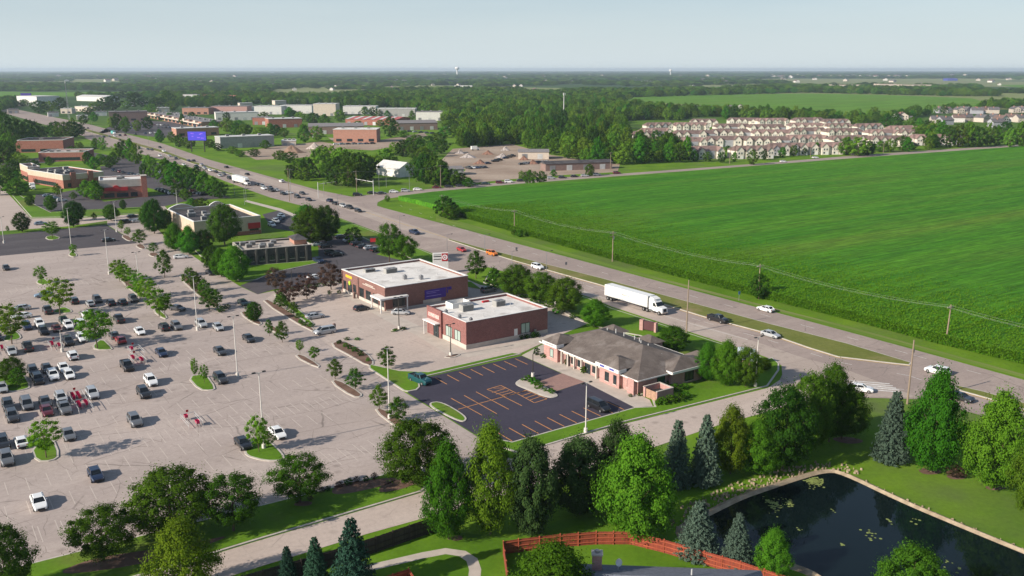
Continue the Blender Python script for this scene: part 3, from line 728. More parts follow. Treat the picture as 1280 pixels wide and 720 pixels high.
# (kind, variants, leaves, boughs, leaf size, openness, crown starts at, trunk radius, leaf material)
SPEC = {
 'round':  (3, 23000, 95, .0122, .02, .10, .022, 'round'),
 'oval':   (3, 26000, 120, .0118, .02, .07, .018, 'oval'),
 'yellow': (3, 22000, 105, .0118, .04, .07, .018, 'yellow'),
 'dark':   (2, 20000, 80, .0122, .02, .08, .020, 'dark'),
 'openr':  (3, 20000, 64, .0122, .10, .20, .020, 'round'),
 'locust': (3, 6500, 38, .0200, .10, .26, .017, 'locust'),
 'small':  (3, 5000, 34, .0190, .05, .16, .018, 'round'),
 'purple': (2, 4500, 30, .0190, .10, .16, .018, 'purple'),
 'spruce': (2, 26000, 0, .0105, 0, .02, .022, 'spruce'),
 'darkspruce': (2, 20000, 0, .0115, 0, .02, .022, 'darkspruce'),
 'pine':   (2, 24000, 90, .0135, .0, .05, .022, 'pine'),
 'mid':    (4, 2600, 34, .028, .02, .05, .022, 'far'),
 'midb':   (2, 2600, 34, .028, .02, .05, .022, 'oval'),
 'midd':   (2, 2600, 34, .028, .02, .05, .022, 'dark'),
 'shrub':  (3, 2600, 20, .032, .02, .0, .02, 'round'),
 'shrubb': (2, 2600, 20, .032, .02, .0, .02, 'oval'),
 'shrubd': (2, 2600, 20, .032, .02, .0, .02, 'dark'),
}
SHAPE = {'openr': 'round', 'small': 'oval', 'purple': 'round', 'mid': 'round', 'midb': 'oval', 'midd': 'dark', 'shrub': 'round', 'shrubb': 'round', 'shrubd': 'round'}
TM = {}
def tree_meshes(kind, v):
    k = (kind, v)
    if k not in TM:
        nv, n, K, leaf, op, low, tr, mat = SPEC[kind]
        shp = SHAPE.get(kind, kind)
        q = crown(shp, hash(kind) % 1000*0 + sum(map(ord, kind))*7 + v, n, K or 40, leaf, op)
        q[:,:,2] = low + q[:,:,2]*(1-low)
        me = quads('crown', q); me.materials.append(LEAF[mat])
        TM[k] = (me, trunk_mesh(shp, v+len(kind), tr, low))
    return TM[k]
PLANTS = {'shrub': 'shrub', 'shrubb': 'shrub', 'shrubd': 'shrub'}
NAMEOF = {'spruce': 'spruce_tree', 'darkspruce': 'spruce_tree', 'pine': 'pine_tree', 'purple': 'plum_tree', 'locust': 'locust_tree', 'shrub': 'shrub', 'shrubb': 'shrub', 'shrubd': 'shrub'}
NT = [0]
def tree(kind, px, yb, yt=None, w=None, label=None, group=None, h=None, wd=None, v=None, cat=None, z=0.0):
    """one tree: foot at photo pixel (px,yb), top at row yt, crown w pixels wide"""
    b = G(px, yb, z); NT[0] += 1
    H = h if h else hgt(px, yb, yt)
    mpp = (b.y*CT + CAMH*ST)/FPX
    W = wd if wd else w*mpp
    v = NT[0] % SPEC[kind][0] if v is None else v
    cm, tm = tree_meshes(kind, v)
    t = bpy.data.objects.new(NAMEOF.get(kind, 'tree'), None); link(t); t.empty_display_size = .5
    t.location = b; t.rotation_euler = (0, 0, rnd.uniform(0, 6.28)); 
    K_ = 1.0 if kind in ('oval','yellow','round','pine','dark') else .92 if 'spruce' in kind else 1.04; t.scale = (W/K_, W/K_, H)
    sh = kind.startswith('shrub')
    tag(t, label, cat or ('shrub' if sh else 'tree'), group)
    mobj('crown' if not sh else 'foliage', cm, t)
    if not sh or w is None or w > 14: mobj('trunk' if not sh else 'stem', tm, t)
    return t
# near trees, each as the photo shows it
NEAR = [
 ('dark', 12,745,660,64,'dark leafy tree cut off by the lower left corner of the photo'),
 ('openr',130,703,637,82,'round mid-green tree at the corner of the lot below the lone white car'),
 ('round',215,668,590,98,'broad dense green tree behind the light pole on the lot verge'),
 ('openr',292,665,597,74,'leafy tree between the pole tree and the small open tree on the verge'),
 ('yellow',231,745,652,86,'yellow-green tree in front of the broad verge tree by the pole'),
 ('darkspruce',361,735,681,26,'smallest dark spruce in the row of three behind the dark fence'),
 ('darkspruce',396,738,669,34,'middle dark spruce in the row of three behind the dark fence'),
 ('darkspruce',442,742,645,54,'tallest dark spruce beside the dark wooden fence'),
 ('openr',375,629,571,72,'small open tree with bare trunk on the grass verge below the lot'),
 ('round',521,606,528,84,'dense round dark green tree at the bottom corner of the lot'),
 ('oval',561,674,556,64,'bright green oval tree at the end of the dark wooden fence'),
 ('yellow',613,668,533,68,'tall yellow-green tree between the bright oval tree and the dark pine'),
 ('pine',664,668,553,58,'dark pine beside the tall yellow-green tree'),
 ('pine',724,642,550,66,'broad dark pine overlapping the access road'),
 ('pine',770,634,531,46,'narrow dark pine behind the big bright green tree'),
 ('oval',795,674,547,96,'biggest bright green tree just behind the red fence'),
 ('spruce',845,606,522,38,'blue-green spruce beside the access road, next to the big bright tree'),
 ('spruce',880,604,515,38,'blue-green spruce next to the pale willow-like tree'),
 ('yellow',913,592,511,54,'pale yellow-green tree beside the two roadside spruces'),
 ('oval',946,592,529,56,'bright low-branched tree above the pond\'s shaded lawn'),
 ('dark',978,586,486,70,'darkest tree of the roadside clump above the pond corner'),
 ('round',1008,566,471,56,'tall tree in the roadside clump between the dark one and the exit'),
 ('round',1036,552,459,48,'topmost tree of the roadside clump at the highway exit'),
 ('round',1052,549,482,58,'round tree with a mulch ring standing above the pond corner'),
 ('spruce',1113,576,486,42,'pale blue-green spruce on the lawn above the pond'),
 ('oval',1164,590,468,70,'bright green oval tree between the blue spruce and the brown shrub'),
 ('oval',1242,612,494,82,'bright green oval tree nearest the right edge of the photo'),
 ('round',1288,648,556,56,'tree cut off by the right edge above the pond bank'),
 ('spruce',872,694,624,50,'wider blue spruce between the red fence and the pond'),
 ('spruce',921,706,639,38,'narrower blue spruce between the red fence and the pond'),
 ('oval',965,722,663,46,'conical green tree at the pond end of the red fence'),
 ('round',1136,762,686,76,'round tree with a reddish top in front of the pond'),
 ('oval',690,780,682,112,'light green tree in the yard inside the red fence'),
 ('oval',744,408,375,38,'round tree on the lawn behind the hip-roofed clinic'),
 ('round',841,438,409,40,'tree on the lawn between the clinic sign and the utility pole'),
 ('oval',884,476,430,34,'leafy tree closest to the clinic\'s end wall'),
 ('oval',907,482,427,40,'middle tree of the clump at the clinic\'s end wall'),
 ('round',932,484,436,36,'tree of the clinic clump nearest the lamp post'),
 ('round',955,464,448,16,'low tree behind the lamp post at the clinic corner'),
 ('small',595,348,314,28,'round tree beside the tall white pylon sign'),
 ('midb',618,362,335,26,'bright bushy tree between the pylon sign tree and the hedge row'),
 ('round',646,372,332,40,'dark green tree behind the second brick shop, nearest the pylon sign'),
 ('round',675,378,341,40,'middle dark green tree in the row behind the second brick shop'),
 ('round',706,391,349,44,'dark green tree behind the second brick shop, farthest from the pylon sign'),
 ('oval',633,366,342,18,'thin tree tucked between dark trees behind the second brick shop'),
 ('openr',487,328,281,34,'tall tree at the rear corner of the first brick shop'),
 ('openr',506,331,295,34,'broad tree beside the tall one at the first brick shop\'s rear corner'),
 ('small',484,462,434,26,'dark round tree on the grass tip beside the teal pickup'),
 ('small',419,474,449,22,'light green tree on the island beside the ring drive'),
 ('small',444,487,460,26,'darker tree sharing the ring-drive island with a light one'),
 ('small',474,512,482,26,'round tree just behind the pole on the ring-drive island'),
 ('small',498,527,497,30,'round tree in front of the pole on the ring-drive island'),
 ('locust',393,452,433,14,'small sapling on the middle ring-drive island'),
 ('locust',375,442,425,11,'very thin sapling on the middle ring-drive island'),
 ('small',353,428,402,20,'dark sapling on the island opposite the silver sedan'),
 ('small',337,420,399,13,'bright sapling beside the dark one on the upper ring-drive island'),
 ('purple',345,362,335,30,'brownish-leaved tree left of the first brick shop\'s hedge'),
 ('purple',362,380,352,28,'low brownish tree on the hedge line by the white car'),
 ('purple',384,374,343,30,'brown-leaved tree nearest the corner of the first brick shop'),
 ('purple',414,362,330,34,'large purple-leaved tree between the dark lot and the first brick shop'),
 ('small',352,386,366,20,'dark green tree at the end of the forecourt bed'),
 ('small',367,394,377,17,'bright green shrubby tree in the forecourt bed'),
 ('round',318,402,378,20,'dark leafy tree on the drive side of the lamp pole'),
 ('oval',295,352,308,38,'bright tree in front of the dark-fronted building'),
 ('oval',277,346,312,28,'light tree beside the bright one in front of the dark-fronted building'),
 ('dark',265,338,308,22,'dark tree at the corner of the dark-fronted building'),
 ('oval',219,313,280,26,'bright tree in front of the arched beige building\'s lit wall'),
 ('oval',237,318,284,28,'bright tree at the lit corner of the arched beige building'),
 ('round',281,306,257,36,'tall tree in front of the arched beige building\'s shaded wall'),
 ('dark',256,316,288,22,'dark low tree between the arched beige building\'s trees'),
 ('round',390,306,262,44,'broad tree at the top of the dark parking lot'),
 ('dark',408,304,258,34,'dark tree standing behind the broad one at the top of the dark lot'),
 ('midb',384,284,256,40,'low spreading tree between the sidewalk and the highway lawn'),
 ('midd',442,304,284,24,'purplish dark bush tree on the highway lawn'),
 ('locust',15,430,381,40,'bright open tree on the island at the left edge of the lot'),
 ('locust',75,394,349,38,'bright open tree on the island below the lone pole'),
 ('locust',122,436,387,42,'bright open tree on the island among the densest cars'),
 ('locust',52,354,333,16,'thin yellowing sapling on a small island in the empty lot'),
 ('locust',66,298,277,20,'light tree on the kerbed island in the dark upper lot'),
 ('locust',92,320,305,9,'little sapling at the foot of the tall lot pole'),
 ('locust',58,573,526,40,'open tree on the grass island in the lower left lot'),
 ('round',16,478,448,32,'leafy tree on the island beside the parked black cars'),
 ('small',22,484,460,24,'lower tree in front of the leafy one on the left island'),
 ('locust',244,474,448,10,'thin sapling at the left end of the small grass island'),
 ('locust',256,480,456,12,'slightly bigger sapling on the small grass island'),
 ('locust',324,566,520,26,'thin tree beside the pole on the rounded grass island'),
 ('locust',336,560,540,18,'bushy low tree beside the white sedan on the rounded island'),
]
ROW1 = [(150,352,325,24),(158,358,332,26),(175,373,342,28),(184,380,350,26),(199,396,362,30),(206,394,370,20)]
for i, (px, yb, yt, w) in enumerate(ROW1):
    NEAR.append(('locust',px,yb,yt,w,'%s bright tree down the long diagonal island, counted from its far end' % ORD[i]))
ROW2 = [(206,347,313,24),(238,358,334,22),(247,366,341,20),(257,374,350,22),(262,388,360,26),(271,382,362,18)]
for i, (px, yb, yt, w) in enumerate(ROW2):
    NEAR.append(('small',px,yb,yt,w,'%s tree down the ring-drive island, counted from the dark upper lot' % ORD[i]))
ROW3 = [(175,306,287,20),(192,316,303,15),(160,296,284,9),(152,290,276,8),(193,292,250,26),(187,286,254,22),(206,288,262,20)]
for i, (px, yb, yt, w) in enumerate(ROW3):
    NEAR.append((['small','small','locust','locust','dark','round','dark'][i],px,yb,yt,w,'%s tree beside the drive corner above the dark upper lot' % ORD[i]))
ROW4 = [(28,290,266,20),(92,284,252,22),(99,276,254,16),(10,290,282,5),(118,275,266,8),(139,276,256,17),(147,272,262,10),(154,262,250,8)]
for i, (px, yb, yt, w) in enumerate(ROW4):
    NEAR.append((['dark','dark','dark','small','small','round','small','dark'][i],px,yb,yt,w,'%s tree along the cross drive, counted from the left edge' % ORD[i]))
ROW5 = [(38,258,243,11),(64,264,245,14),(73,246,230,14),(92,250,240,11),(108,247,225,20),(119,250,226,26),(126,246,229,16),(20,244,224,34),(32,240,228,20)]
for i, (px, yb, yt, w) in enumerate(ROW5):
    NEAR.append((['dark','round','small','small','midb','midb','midd','midb','midb'][i],px,yb,yt,w,'%s tree around the red brick restaurant with a beige band' % ORD[i]))
for kind, px, yb, yt, w, lab in NEAR: tree(kind, px, yb, yt, w, lab)

# middle distance: single trees again, in named groups
def row(group, place, items, kinds):
    for i, (px, yb, yt, w) in enumerate(sorted(items, key=lambda q: q[0])):
        tree(kinds[i % len(kinds)], px, yb, yt, w, '%s tree %s, counted from the left' % (ORD[i] if i < 20 else ORDX[i-20], place), group)
row('trees along the restaurant lots beside the highway', 'of the leafy belt between restaurant lots and highway',
 [(208,232,198,26),(220,236,203,30),(233,236,207,26),(246,240,209,24),(256,243,214,24),(268,246,222,26),(276,248,228,20),(224,246,230,22),(232,250,236,14),(190,222,196,16),(252,262,248,22),(240,262,248,18)], ('mid','midb','midb','midd'))
row('trees by the side street', 'by the side street above the restaurant lots',
 [(148,196,179,16),(155,199,176,18),(164,202,174,18),(171,206,180,16),(120,186,173,14),(128,188,172,12),(142,206,190,16),(136,210,195,14),(180,222,205,12),(186,216,194,16),(104,200,188,20),(90,192,183,14)], ('mid','midd','midb'))
row('dark grove left of the highway', 'of the dark grove left of the highway',
 [(-6,190,138,30),(8,188,140,30),(20,182,148,28),(30,180,155,26),(38,178,150,28),(48,176,154,22),(4,204,176,28),(56,172,158,14),(14,200,166,22),(70,172,152,22),(80,174,153,24),(92,172,152,24),(100,170,155,16),(-14,215,180,30),(16,222,200,18),(24,214,192,20)], ('midd','mid','midd'))
row('trees around the brick building with a flat roof', 'around the brick buildings left of the highway',
 [(30,206,194,14),(44,214,200,14),(62,207,196,12),(110,206,190,14),(118,212,196,16),(126,206,192,14),(8,232,210,22),(22,228,214,14),(-4,244,214,24),(6,220,206,14),(100,190,178,12)], ('midb','mid','midd'))
row('trees on the far side of the highway', 'in the clump across the highway from the arched building',
 [(372,222,200,26),(384,222,197,24),(400,222,186,34),(414,218,184,32),(428,222,184,32),(440,226,190,36),(452,226,190,30),(462,224,196,24),(470,216,194,22),(482,212,186,26),(488,216,196,22),(420,232,196,32),(436,234,200,30),(448,232,204,24),(380,226,210,22),(364,224,206,16)], ('midd','mid','mid'))
row('trees around the white barn', 'around the white gabled barn',
 [(494,194,178,20),(504,196,175,22),(516,198,180,18),(522,226,196,28),(532,230,192,30),(544,232,196,28),(554,232,202,26),(566,232,212,24),(576,232,216,20),(530,212,184,24),(512,190,172,22),(524,190,174,20),(540,196,178,22),(552,192,174,22),(586,234,222,16)], ('mid','midd','midb'))
row('trees along the cross road', 'along the cross road beside the cornfield',
 [(662,232,213,16),(676,231,214,14),(652,226,214,9),(657,225,215,9),(668,220,214,8),(692,220,212,10),(737,220,205,14),(484,252,244,8),(557,272,246,30),(566,272,254,20),(563,274,258,26),(948,374,343,24),(650,296,287,13),(643,294,287,8)], ('mid','midd','midb'))
row('trees between cross road and townhouses', 'of the hedgerow between the cross road and the townhouses',
 [(1058,194,172,26),(1072,195,172,30),(1084,194,176,22),(1100,190,176,18),(1112,190,175,16),(1128,188,170,20),(1134,190,172,16),(940,206,188,14),(978,196,184,12),(992,195,182,12),(1004,194,184,10),(1020,193,178,12),(1032,192,182,10),(1160,188,172,12),(868,202,188,14),(884,202,190,14),(902,203,190,12),(918,202,190,10),(955,200,188,10),(1044,190,176,8)], ('midb','mid','midd'))
row('trees between the townhouse rows', 'between the cream townhouse rows',
 [(x, y, y-q, w) for x, y, q, w in ((796,184,12,18),(812,190,16,20),(826,194,18,20),(838,198,22,20),(850,203,22,18),(864,178,6,8),(905,178,6,8),(948,187,7,9),(962,178,6,9),(1010,187,7,9),(1058,177,6,9),(1108,186,7,10),(1064,187,7,9),(870,190,8,10),(910,189,7,9),(1000,169,5,8),(930,169,5,8),(1170,184,12,16),(1155,178,8,12),(1120,177,8,14),(880,180,7,10),(925,179,7,10),(970,188,8,10),(1030,188,8,10),(1090,188,8,11),(1140,187,9,12),(950,170,6,9),(1020,170,6,9),(1060,171,7,9),(1100,172,7,10),(895,190,9,10),(935,191,9,10),(840,170,7,12),(1148,176,8,11),(985,180,6,8),(1080,179,7,9))], ('midb','mid','midd'))
row('trees of the small woodlots around the sheds', 'of the woodlots around the works and sheds',
 [(x, y, y-q, w) for x, y, q, w in ((332,186,11,16),(350,200,12,18),(362,204,14,20),(404,196,14,20),(415,160,8,14),(448,160,9,14),(460,172,9,14),(476,158,8,12),(505,172,9,16),(520,178,10,18),(535,182,12,20),(548,180,14,20),(556,172,14,20),(560,162,12,18),(330,148,8,14),(300,160,10,14),(212,150,9,14),(196,146,8,12),(318,196,10,16),(290,192,9,14),(272,188,9,14),(262,184,10,14),(300,196,8,14))], ('mid','midb','mid','midd'))
row('trees near the right-hand houses', 'before the houses at the right edge',
 [(1176,180,152,22),(1186,184,158,20),(1198,184,156,24),(1210,184,152,22),(1222,184,158,22),(1234,182,154,20),(1246,182,158,18),(1262,184,160,18),(1275,184,152,26),(1290,186,156,26),(1138,166,146,16),(1148,168,148,16),(1158,168,150,14),(1092,150,134,14),(1108,158,142,20),(1120,162,146,18),(1170,172,150,18),(1256,170,152,18)], ('mid','midb','midd'))
row('trees dotted among the industrial sheds', 'among the white industrial sheds',
 [(366,150,138,18),(376,152,140,14),(392,155,141,20),(406,156,143,18),(425,152,137,16),(456,143,133,12),(466,145,134,12),(474,146,137,10),(484,146,138,9),(515,150,138,9),(525,150,138,10),(538,150,141,8),(488,172,146,18),(493,170,150,14),(380,178,155,20),(396,176,158,18),(338,168,154,16),(345,170,156,16),(325,172,158,20),(310,168,156,14),(355,172,160,14),(362,146,134,16),(423,140,129,10)], ('midd','mid','midb'))
row('trees beside the strip mall', 'around the long strip mall',
 [(148,164,142,14),(158,166,146,16),(172,164,150,12),(185,162,146,14),(200,178,162,14),(215,178,165,12),(225,184,168,14),(236,186,172,16),(140,160,146,10),(228,156,142,10),(240,152,140,12),(268,160,150,16),(284,165,148,18),(296,172,152,16),(306,174,155,16),(284,152,140,10),(105,156,144,12),(118,152,140,12),(92,166,148,10)], ('mid','midd','midb'))
row('trees behind the strip mall', 'of the dark belt behind the strip mall',
 [(50,142,126,22),(62,140,127,20),(76,138,122,18),(130,138,122,20),(142,138,120,22),(156,136,126,18),(168,134,116,20),(180,134,121,18),(196,138,122,20),(210,134,113,16),(216,138,126,16),(228,132,124,14),(120,140,128,18),(110,144,134,14),(190,142,130,18),(240,134,122,14),(262,134,124,14),(290,132,120,16),(310,132,121,16),(280,134,126,14)], ('midd','mid','midd'))

# the woods: masses nobody could count, instances of one tree crown
def scatter_wood(name, label, pts, protos, kind='stuff'):
    """pts: list of (x,y,z,sx,sz,rot); instanced through geometry nodes"""
    me = bpy.data.meshes.new(name); me.vertices.add(len(pts))
    a = np.array(pts, dtype=np.float32); me.vertices.foreach_set('co', a[:, :3].reshape(-1))
    at = me.attributes.new('scl', 'FLOAT_VECTOR', 'POINT'); at.data.foreach_set('vector', a[:, [3,3,4]].reshape(-1))
    rt = np.zeros((len(pts),3), np.float32); rt[:,2] = a[:,5]
    at = me.attributes.new('rot', 'FLOAT_VECTOR', 'POINT'); at.data.foreach_set('vector', rt.reshape(-1))
    at = me.attributes.new('pk', 'INT', 'POINT'); at.data.foreach_set('value', np.random.default_rng(1).integers(0, len(protos), len(pts)).astype(np.int32))
    o = mobj(name, me); tag(o, label, 'woods', kind=kind)
    ng = bpy.data.node_groups.new(name, 'GeometryNodeTree')
    ng.interface.new_socket('Geometry', in_out='INPUT', socket_type='NodeSocketGeometry'); ng.interface.new_socket('Geometry', in_out='OUTPUT', socket_type='NodeSocketGeometry')
    gi = ng.nodes.new('NodeGroupInput'); go = ng.nodes.new('NodeGroupOutput'); jn = ng.nodes.new('GeometryNodeJoinGeometry')
    def attr(nm, ty):
        n = ng.nodes.new('GeometryNodeInputNamedAttribute'); n.data_type = ty; n.inputs[0].default_value = nm
        return [s for s in n.outputs if s.enabled][0]
    sc, ro, pk = attr('scl', 'FLOAT_VECTOR'), attr('rot', 'FLOAT_VECTOR'), attr('pk', 'INT')
    for i, p in enumerate(protos):
        io = ng.nodes.new('GeometryNodeObjectInfo'); io.inputs[0].default_value = p; io.transform_space = 'ORIGINAL'; io.inputs['As Instance'].default_value = True
        cmp_ = ng.nodes.new('FunctionNodeCompare'); cmp_.data_type = 'INT'; cmp_.operation = 'EQUAL'
        ins = [s for s in cmp_.inputs if s.enabled]; ng.links.new(pk, ins[0]); ins[1].default_value = i
        ip = ng.nodes.new('GeometryNodeInstanceOnPoints')
        ng.links.new(gi.outputs[0], ip.inputs['Points']); ng.links.new(io.outputs['Geometry'], ip.inputs['Instance']); ng.links.new(cmp_.outputs[0], ip.inputs['Selection'])
        ng.links.new(ro, ip.inputs['Rotation']); ng.links.new(sc, ip.inputs['Scale'])
        ng.links.new(ip.outputs[0], jn.inputs[0])
    ng.links.new(jn.outputs[0], go.inputs[0])
    md = o.modifiers.new('scatter', 'NODES'); md.node_group = ng
    return o
def protos_of(kind):
    out = []
    for v in range(SPEC[kind][0]):
        m = tree_meshes(kind, v)[0]
        out += [o for o in S.objects if o.data == m][:1]
    return out
PR = protos_of('mid') + protos_of('midb')[:1] + protos_of('midd')[:1]
def fill(poly, step, h0, h1, w0, w1, seed, gap=0.0):
    r = random.Random(seed); xs = [p[0] for p in poly]; ys = [p[1] for p in poly]; out = []
    x = min(xs)
    while x < max(xs):
        y = min(ys)
        while y < max(ys):
            X, Y = x+r.uniform(-.5,.5)*step, y+r.uniform(-.5,.5)*step
            if inside(poly, X, Y) and r.random() >= gap and mnoise.noise((X*.006, Y*.006, seed)) > -.55+gap:
                k = 1+.35*mnoise.noise((X*.02, Y*.02, 9.))
                out.append((X, Y, 0, r.uniform(w0,w1), r.uniform(h0,h1)*k, r.uniform(0,6.28)))
            y += step
        x += step
    return out
W = []
W += fill(P((562,186),(575,178),(600,172),(640,168),(700,160),(776,152),(780,168),(786,184),(812,187),(838,186),(850,192),(868,202),(790,206),(735,206),(700,196),(640,180),(600,184)), 9.2, 7, 17, 8, 13, 1, .06)
W += fill(P((555,150),(600,136),(680,128),(760,137),(880,142),(960,147),(1010,147.5),(1070,151),(1090,154),(1075,158),(1040,153),(900,149),(860,151),(800,150),(700,158),(640,168),(600,172),(575,176),(560,166)), 10.5, 7, 16, 8, 14, 2, .08)
W += fill(P((420,134),(440,124),(520,118),(700,119),(740,124),(780,132),(840,138),(700,133),(600,142),(556,148),(500,134)), 11, 9, 14, 10, 14, 3)
scatter_wood('woodland', 'thick green wood between the salvage yard and the townhouses', W, PR)
W = []
W += fill(P((1040,150),(1070,152),(1140,145),(1210,138),(1240,131),(1280,130),(1400,132),(1400,140),(1280,136),(1165,143),(1130,150),(1080,154),(1030,149)), 11, 8, 13, 10, 14, 4, .2)
W += fill(P((1140,172),(1170,166),(1180,180),(1165,186)), 9, 8, 12, 8, 11, 5)
W += fill(P((190,130),(330,120),(420,122),(440,132),(350,131),(250,134)), 12, 9, 13, 10, 14, 6, .25)
W += fill(P((-80,150),(-10,142),(20,134),(60,131),(0,127),(-80,130)), 12, 9, 14, 10, 14, 7)
scatter_wood('tree_belt', 'belts of trees around the far fields and sheds', W, PR)
# countryside to the horizon
EXC = [P((_a-4,_y),((_a+_b)/2,_y-_h*1.2),(_b+4,_y-_h*.4),(_b,_y+_h*1.6),((_a+_b)/2,_y+_h*2.2)) for _a, _b, _y, _h in ((40,150,100,.7),(170,330,97.5,.6),(60,200,106.5,.9),(380,520,103.5,.7),(600,700,99.5,.6),(700,860,102.5,.8),(840,1000,96.3,.5),(1060,1300,95.6,.4),(250,400,92.9,.3),(500,760,93.4,.3),(900,1200,92.4,.25),(240,300,111,1.0),(860,930,112.3,.9))] + [P((760,122.5),(1010,116),(1215,121),(1245,129),(1200,137),(1130,140),(1075,144),(1040,142),(870,130)),
       P((940,99),(1010,97.5),(1400,101),(1400,110),(1130,108),(1040,106.5),(960,103)), P((1190,104),(1400,105),(1400,114),(1240,113)),
       P((-80,113),(60,114.5),(240,113.5),(330,115.5),(330,120),(240,119.5),(120,121),(60,122),(-80,129)), P((330,118),(345,112),(460,112),(470,117),(420,122),(350,124)),
       P((655,112.5),(800,111),(800,113.6),(655,117)), P((880,106.5),(1040,104),(1040,106.8),(880,110.5))]
r = random.Random(11); W = []; d = 1150.0
while d < 16000:
    step = max(13, d*.0075); x = -d*.66
    while x < d*.66:
        X, Y = x+r.uniform(-.5,.5)*step, d+r.uniform(-.5,.5)*step*1.6
        x += step
        if d < 1900 and not (pix((X,Y,0))[1] < 118): continue
        if any(inside(e, X, Y) for e in EXC): continue
        nz = mnoise.noise((X*.0016, Y*.0011, 3.)) + .5*mnoise.noise((X*.006, Y*.006, 5.))
        if nz < (-.12 if d < 2600 else -.07): continue
        W.append((X, Y, 0, step*r.uniform(.9,1.5), r.uniform(8,14)*(1+.3*nz)*(1+d/30000), r.uniform(0,6.28)))
    d += step*1.6
print('far trees', len(W))
scatter_wood('far_woods', 'hazy dark woods stretching to the horizon', W, PR)
# ------------------------------------------------------------------ buildings
M_brickd = brick('dark_red_brick', (.185,.064,.058), (.24,.088,.078), (.28,.2,.18))
M_brickr = brick('red_brick', (.27,.075,.05), (.34,.11,.075), (.36,.28,.23))
M_brickp = brick('pink_brick', (.38,.195,.175), (.45,.245,.22), (.42,.34,.30))
M_bricko = brick('orange_brick', (.34,.15,.10), (.42,.19,.13), (.42,.34,.28))
M_stone = plain('pale_stone', (.47,.42,.37), .9)
M_white = plain('white_trim', (.72,.70,.67), .6, var=.05)
M_wroof = ground('white_membrane_roof', (.60,.575,.54), (.72,.69,.65), .15, 1.0, c3=(.47,.44,.41), s3=.18)
M_shin = ground('asphalt_shingles', (.112,.092,.082), (.155,.13,.116), .5, 3, c3=(.19,.165,.15), s3=.25)
M_droof = ground('dark_flat_roof', (.055,.052,.056), (.095,.088,.09), .25, 1.5)
M_beige = plain('beige_stucco', (.50,.40,.31), .9)
M_tan = plain('tan_stucco', (.42,.33,.26), .9)
M_metal = plain('grey_metal', (.30,.30,.31), .45, .6)
M_galv = plain('pale_metal', (.55,.55,.54), .5, .3)
M_unit = plain('rooftop_unit_grey', (.30,.295,.28), .6)
M_pole_dark = plain('dark_pole', (.05,.045,.04), .5, .3)
M_frame = plain('dark_frame', (.035,.032,.03), .5)
M_red = plain('red_panel', (.42,.025,.03), .5)
M_purple = plain('purple_panel', (.045,.02,.22), .5)
M_blue = plain('blue_panel', (.06,.07,.30), .5)
GL = glass(); GLg = glass('pale_blind_glass', (.33,.40,.36))
def hvac(parent_name_z, x, y, z, s=1.0, rz=0, mat=None):
    """rooftop unit: casing, fan, louvre grille; returns a root placed in the building's frame"""
    return (x, y, z, s, rz)
def rooftop_unit(parent, x, y, z, lx=2.2, ly=1.5, h=1.1):
    o = MB().box(x, x+lx, y, y+ly, z+.15, z+h).box(x+.1, x+lx-.1, y+.1, y+ly-.1, z-.01, z+.16).build('rooftop_unit', M_unit, parent)
    f = MB().tube((x+lx*.3, y+ly/2, z+h), (x+lx*.3, y+ly/2, z+h+.12), ly*.32, n=12); f.tube((x+lx*.72, y+ly/2, z+h), (x+lx*.72, y+ly/2, z+h+.08), ly*.26, n=12)
    f.build('fan', M_metal, o)
    g = MB()
    for k in range(5): g.box(x+.2, x+lx-.2, y-.03, y, z+.25+k*(h-.4)/5, z+.32+k*(h-.4)/5)
    g.build('grille', M_frame, o); return o
def parapet(mb, poly, h0, h1, w=.35, mi=0):
    """a hollow rim around a roof"""
    q = inset(poly, w); n = len(poly); p0 = poly if area2(poly) > 0 else poly[::-1]
    vs = [(a[0],a[1],h0) for a in p0]+[(a[0],a[1],h1) for a in p0]+[(a[0],a[1],h1) for a in q]+[(a[0],a[1],h0) for a in q]
    fs = []
    for k in range(3):
        for i in range(n): j = (i+1)%n; fs.append((k*n+i, k*n+j, (k+1)*n+j, (k+1)*n+i))
    mb.add(vs, fs, mi)
def frontage(F, L, Rr):
    f, l, r = G(*F), G(*L), G(*Rr)
    return f, (l-f).dot(-V), (r-f).dot(U)
def window(parent, face, a0, a1, z0, z1, mull=2, d=.06, g=None, fm=None, sill=True, at_=0.0):
    """window on the wall facing -x (face 'x') or -y (face 'y') at offset at_; frame, glass and sill"""
    def bx(mb, u0, u1, w0, w1, p0, p1):
        if face == 'x': mb.box(at_-p1, at_-p0, u0, u1, w0, w1)
        elif face == 'X': mb.box(at_+p0, at_+p1, u0, u1, w0, w1)
        elif face == 'Y': mb.box(u0, u1, at_+p0, at_+p1, w0, w1)
        else: mb.box(u0, u1, at_-p1, at_-p0, w0, w1)
    fr = MB(); t = .09
    bx(fr, a0, a1, z0, z0+t, .004, d+.03); bx(fr, a0, a1, z1-t, z1, .004, d+.03)
    for k in range(mull+1):
        c = a0+(a1-a0-t)*k/mull; bx(fr, c, c+t, z0+t+.002, z1-t-.002, .004, d+.03)
    w = fr.build('window', fm or M_frame, parent)
    gm = MB(); bx(gm, a0+.02, a1-.02, z0+.02, z1-.02, .008, d*.5); gm.build('pane', g or GL, w)
    if sill: sm = MB(); bx(sm, a0-.1, a1+.1, z0-.12, z0-.003, .003, d+.08); sm.build('sill', M_stone, w)
    return w
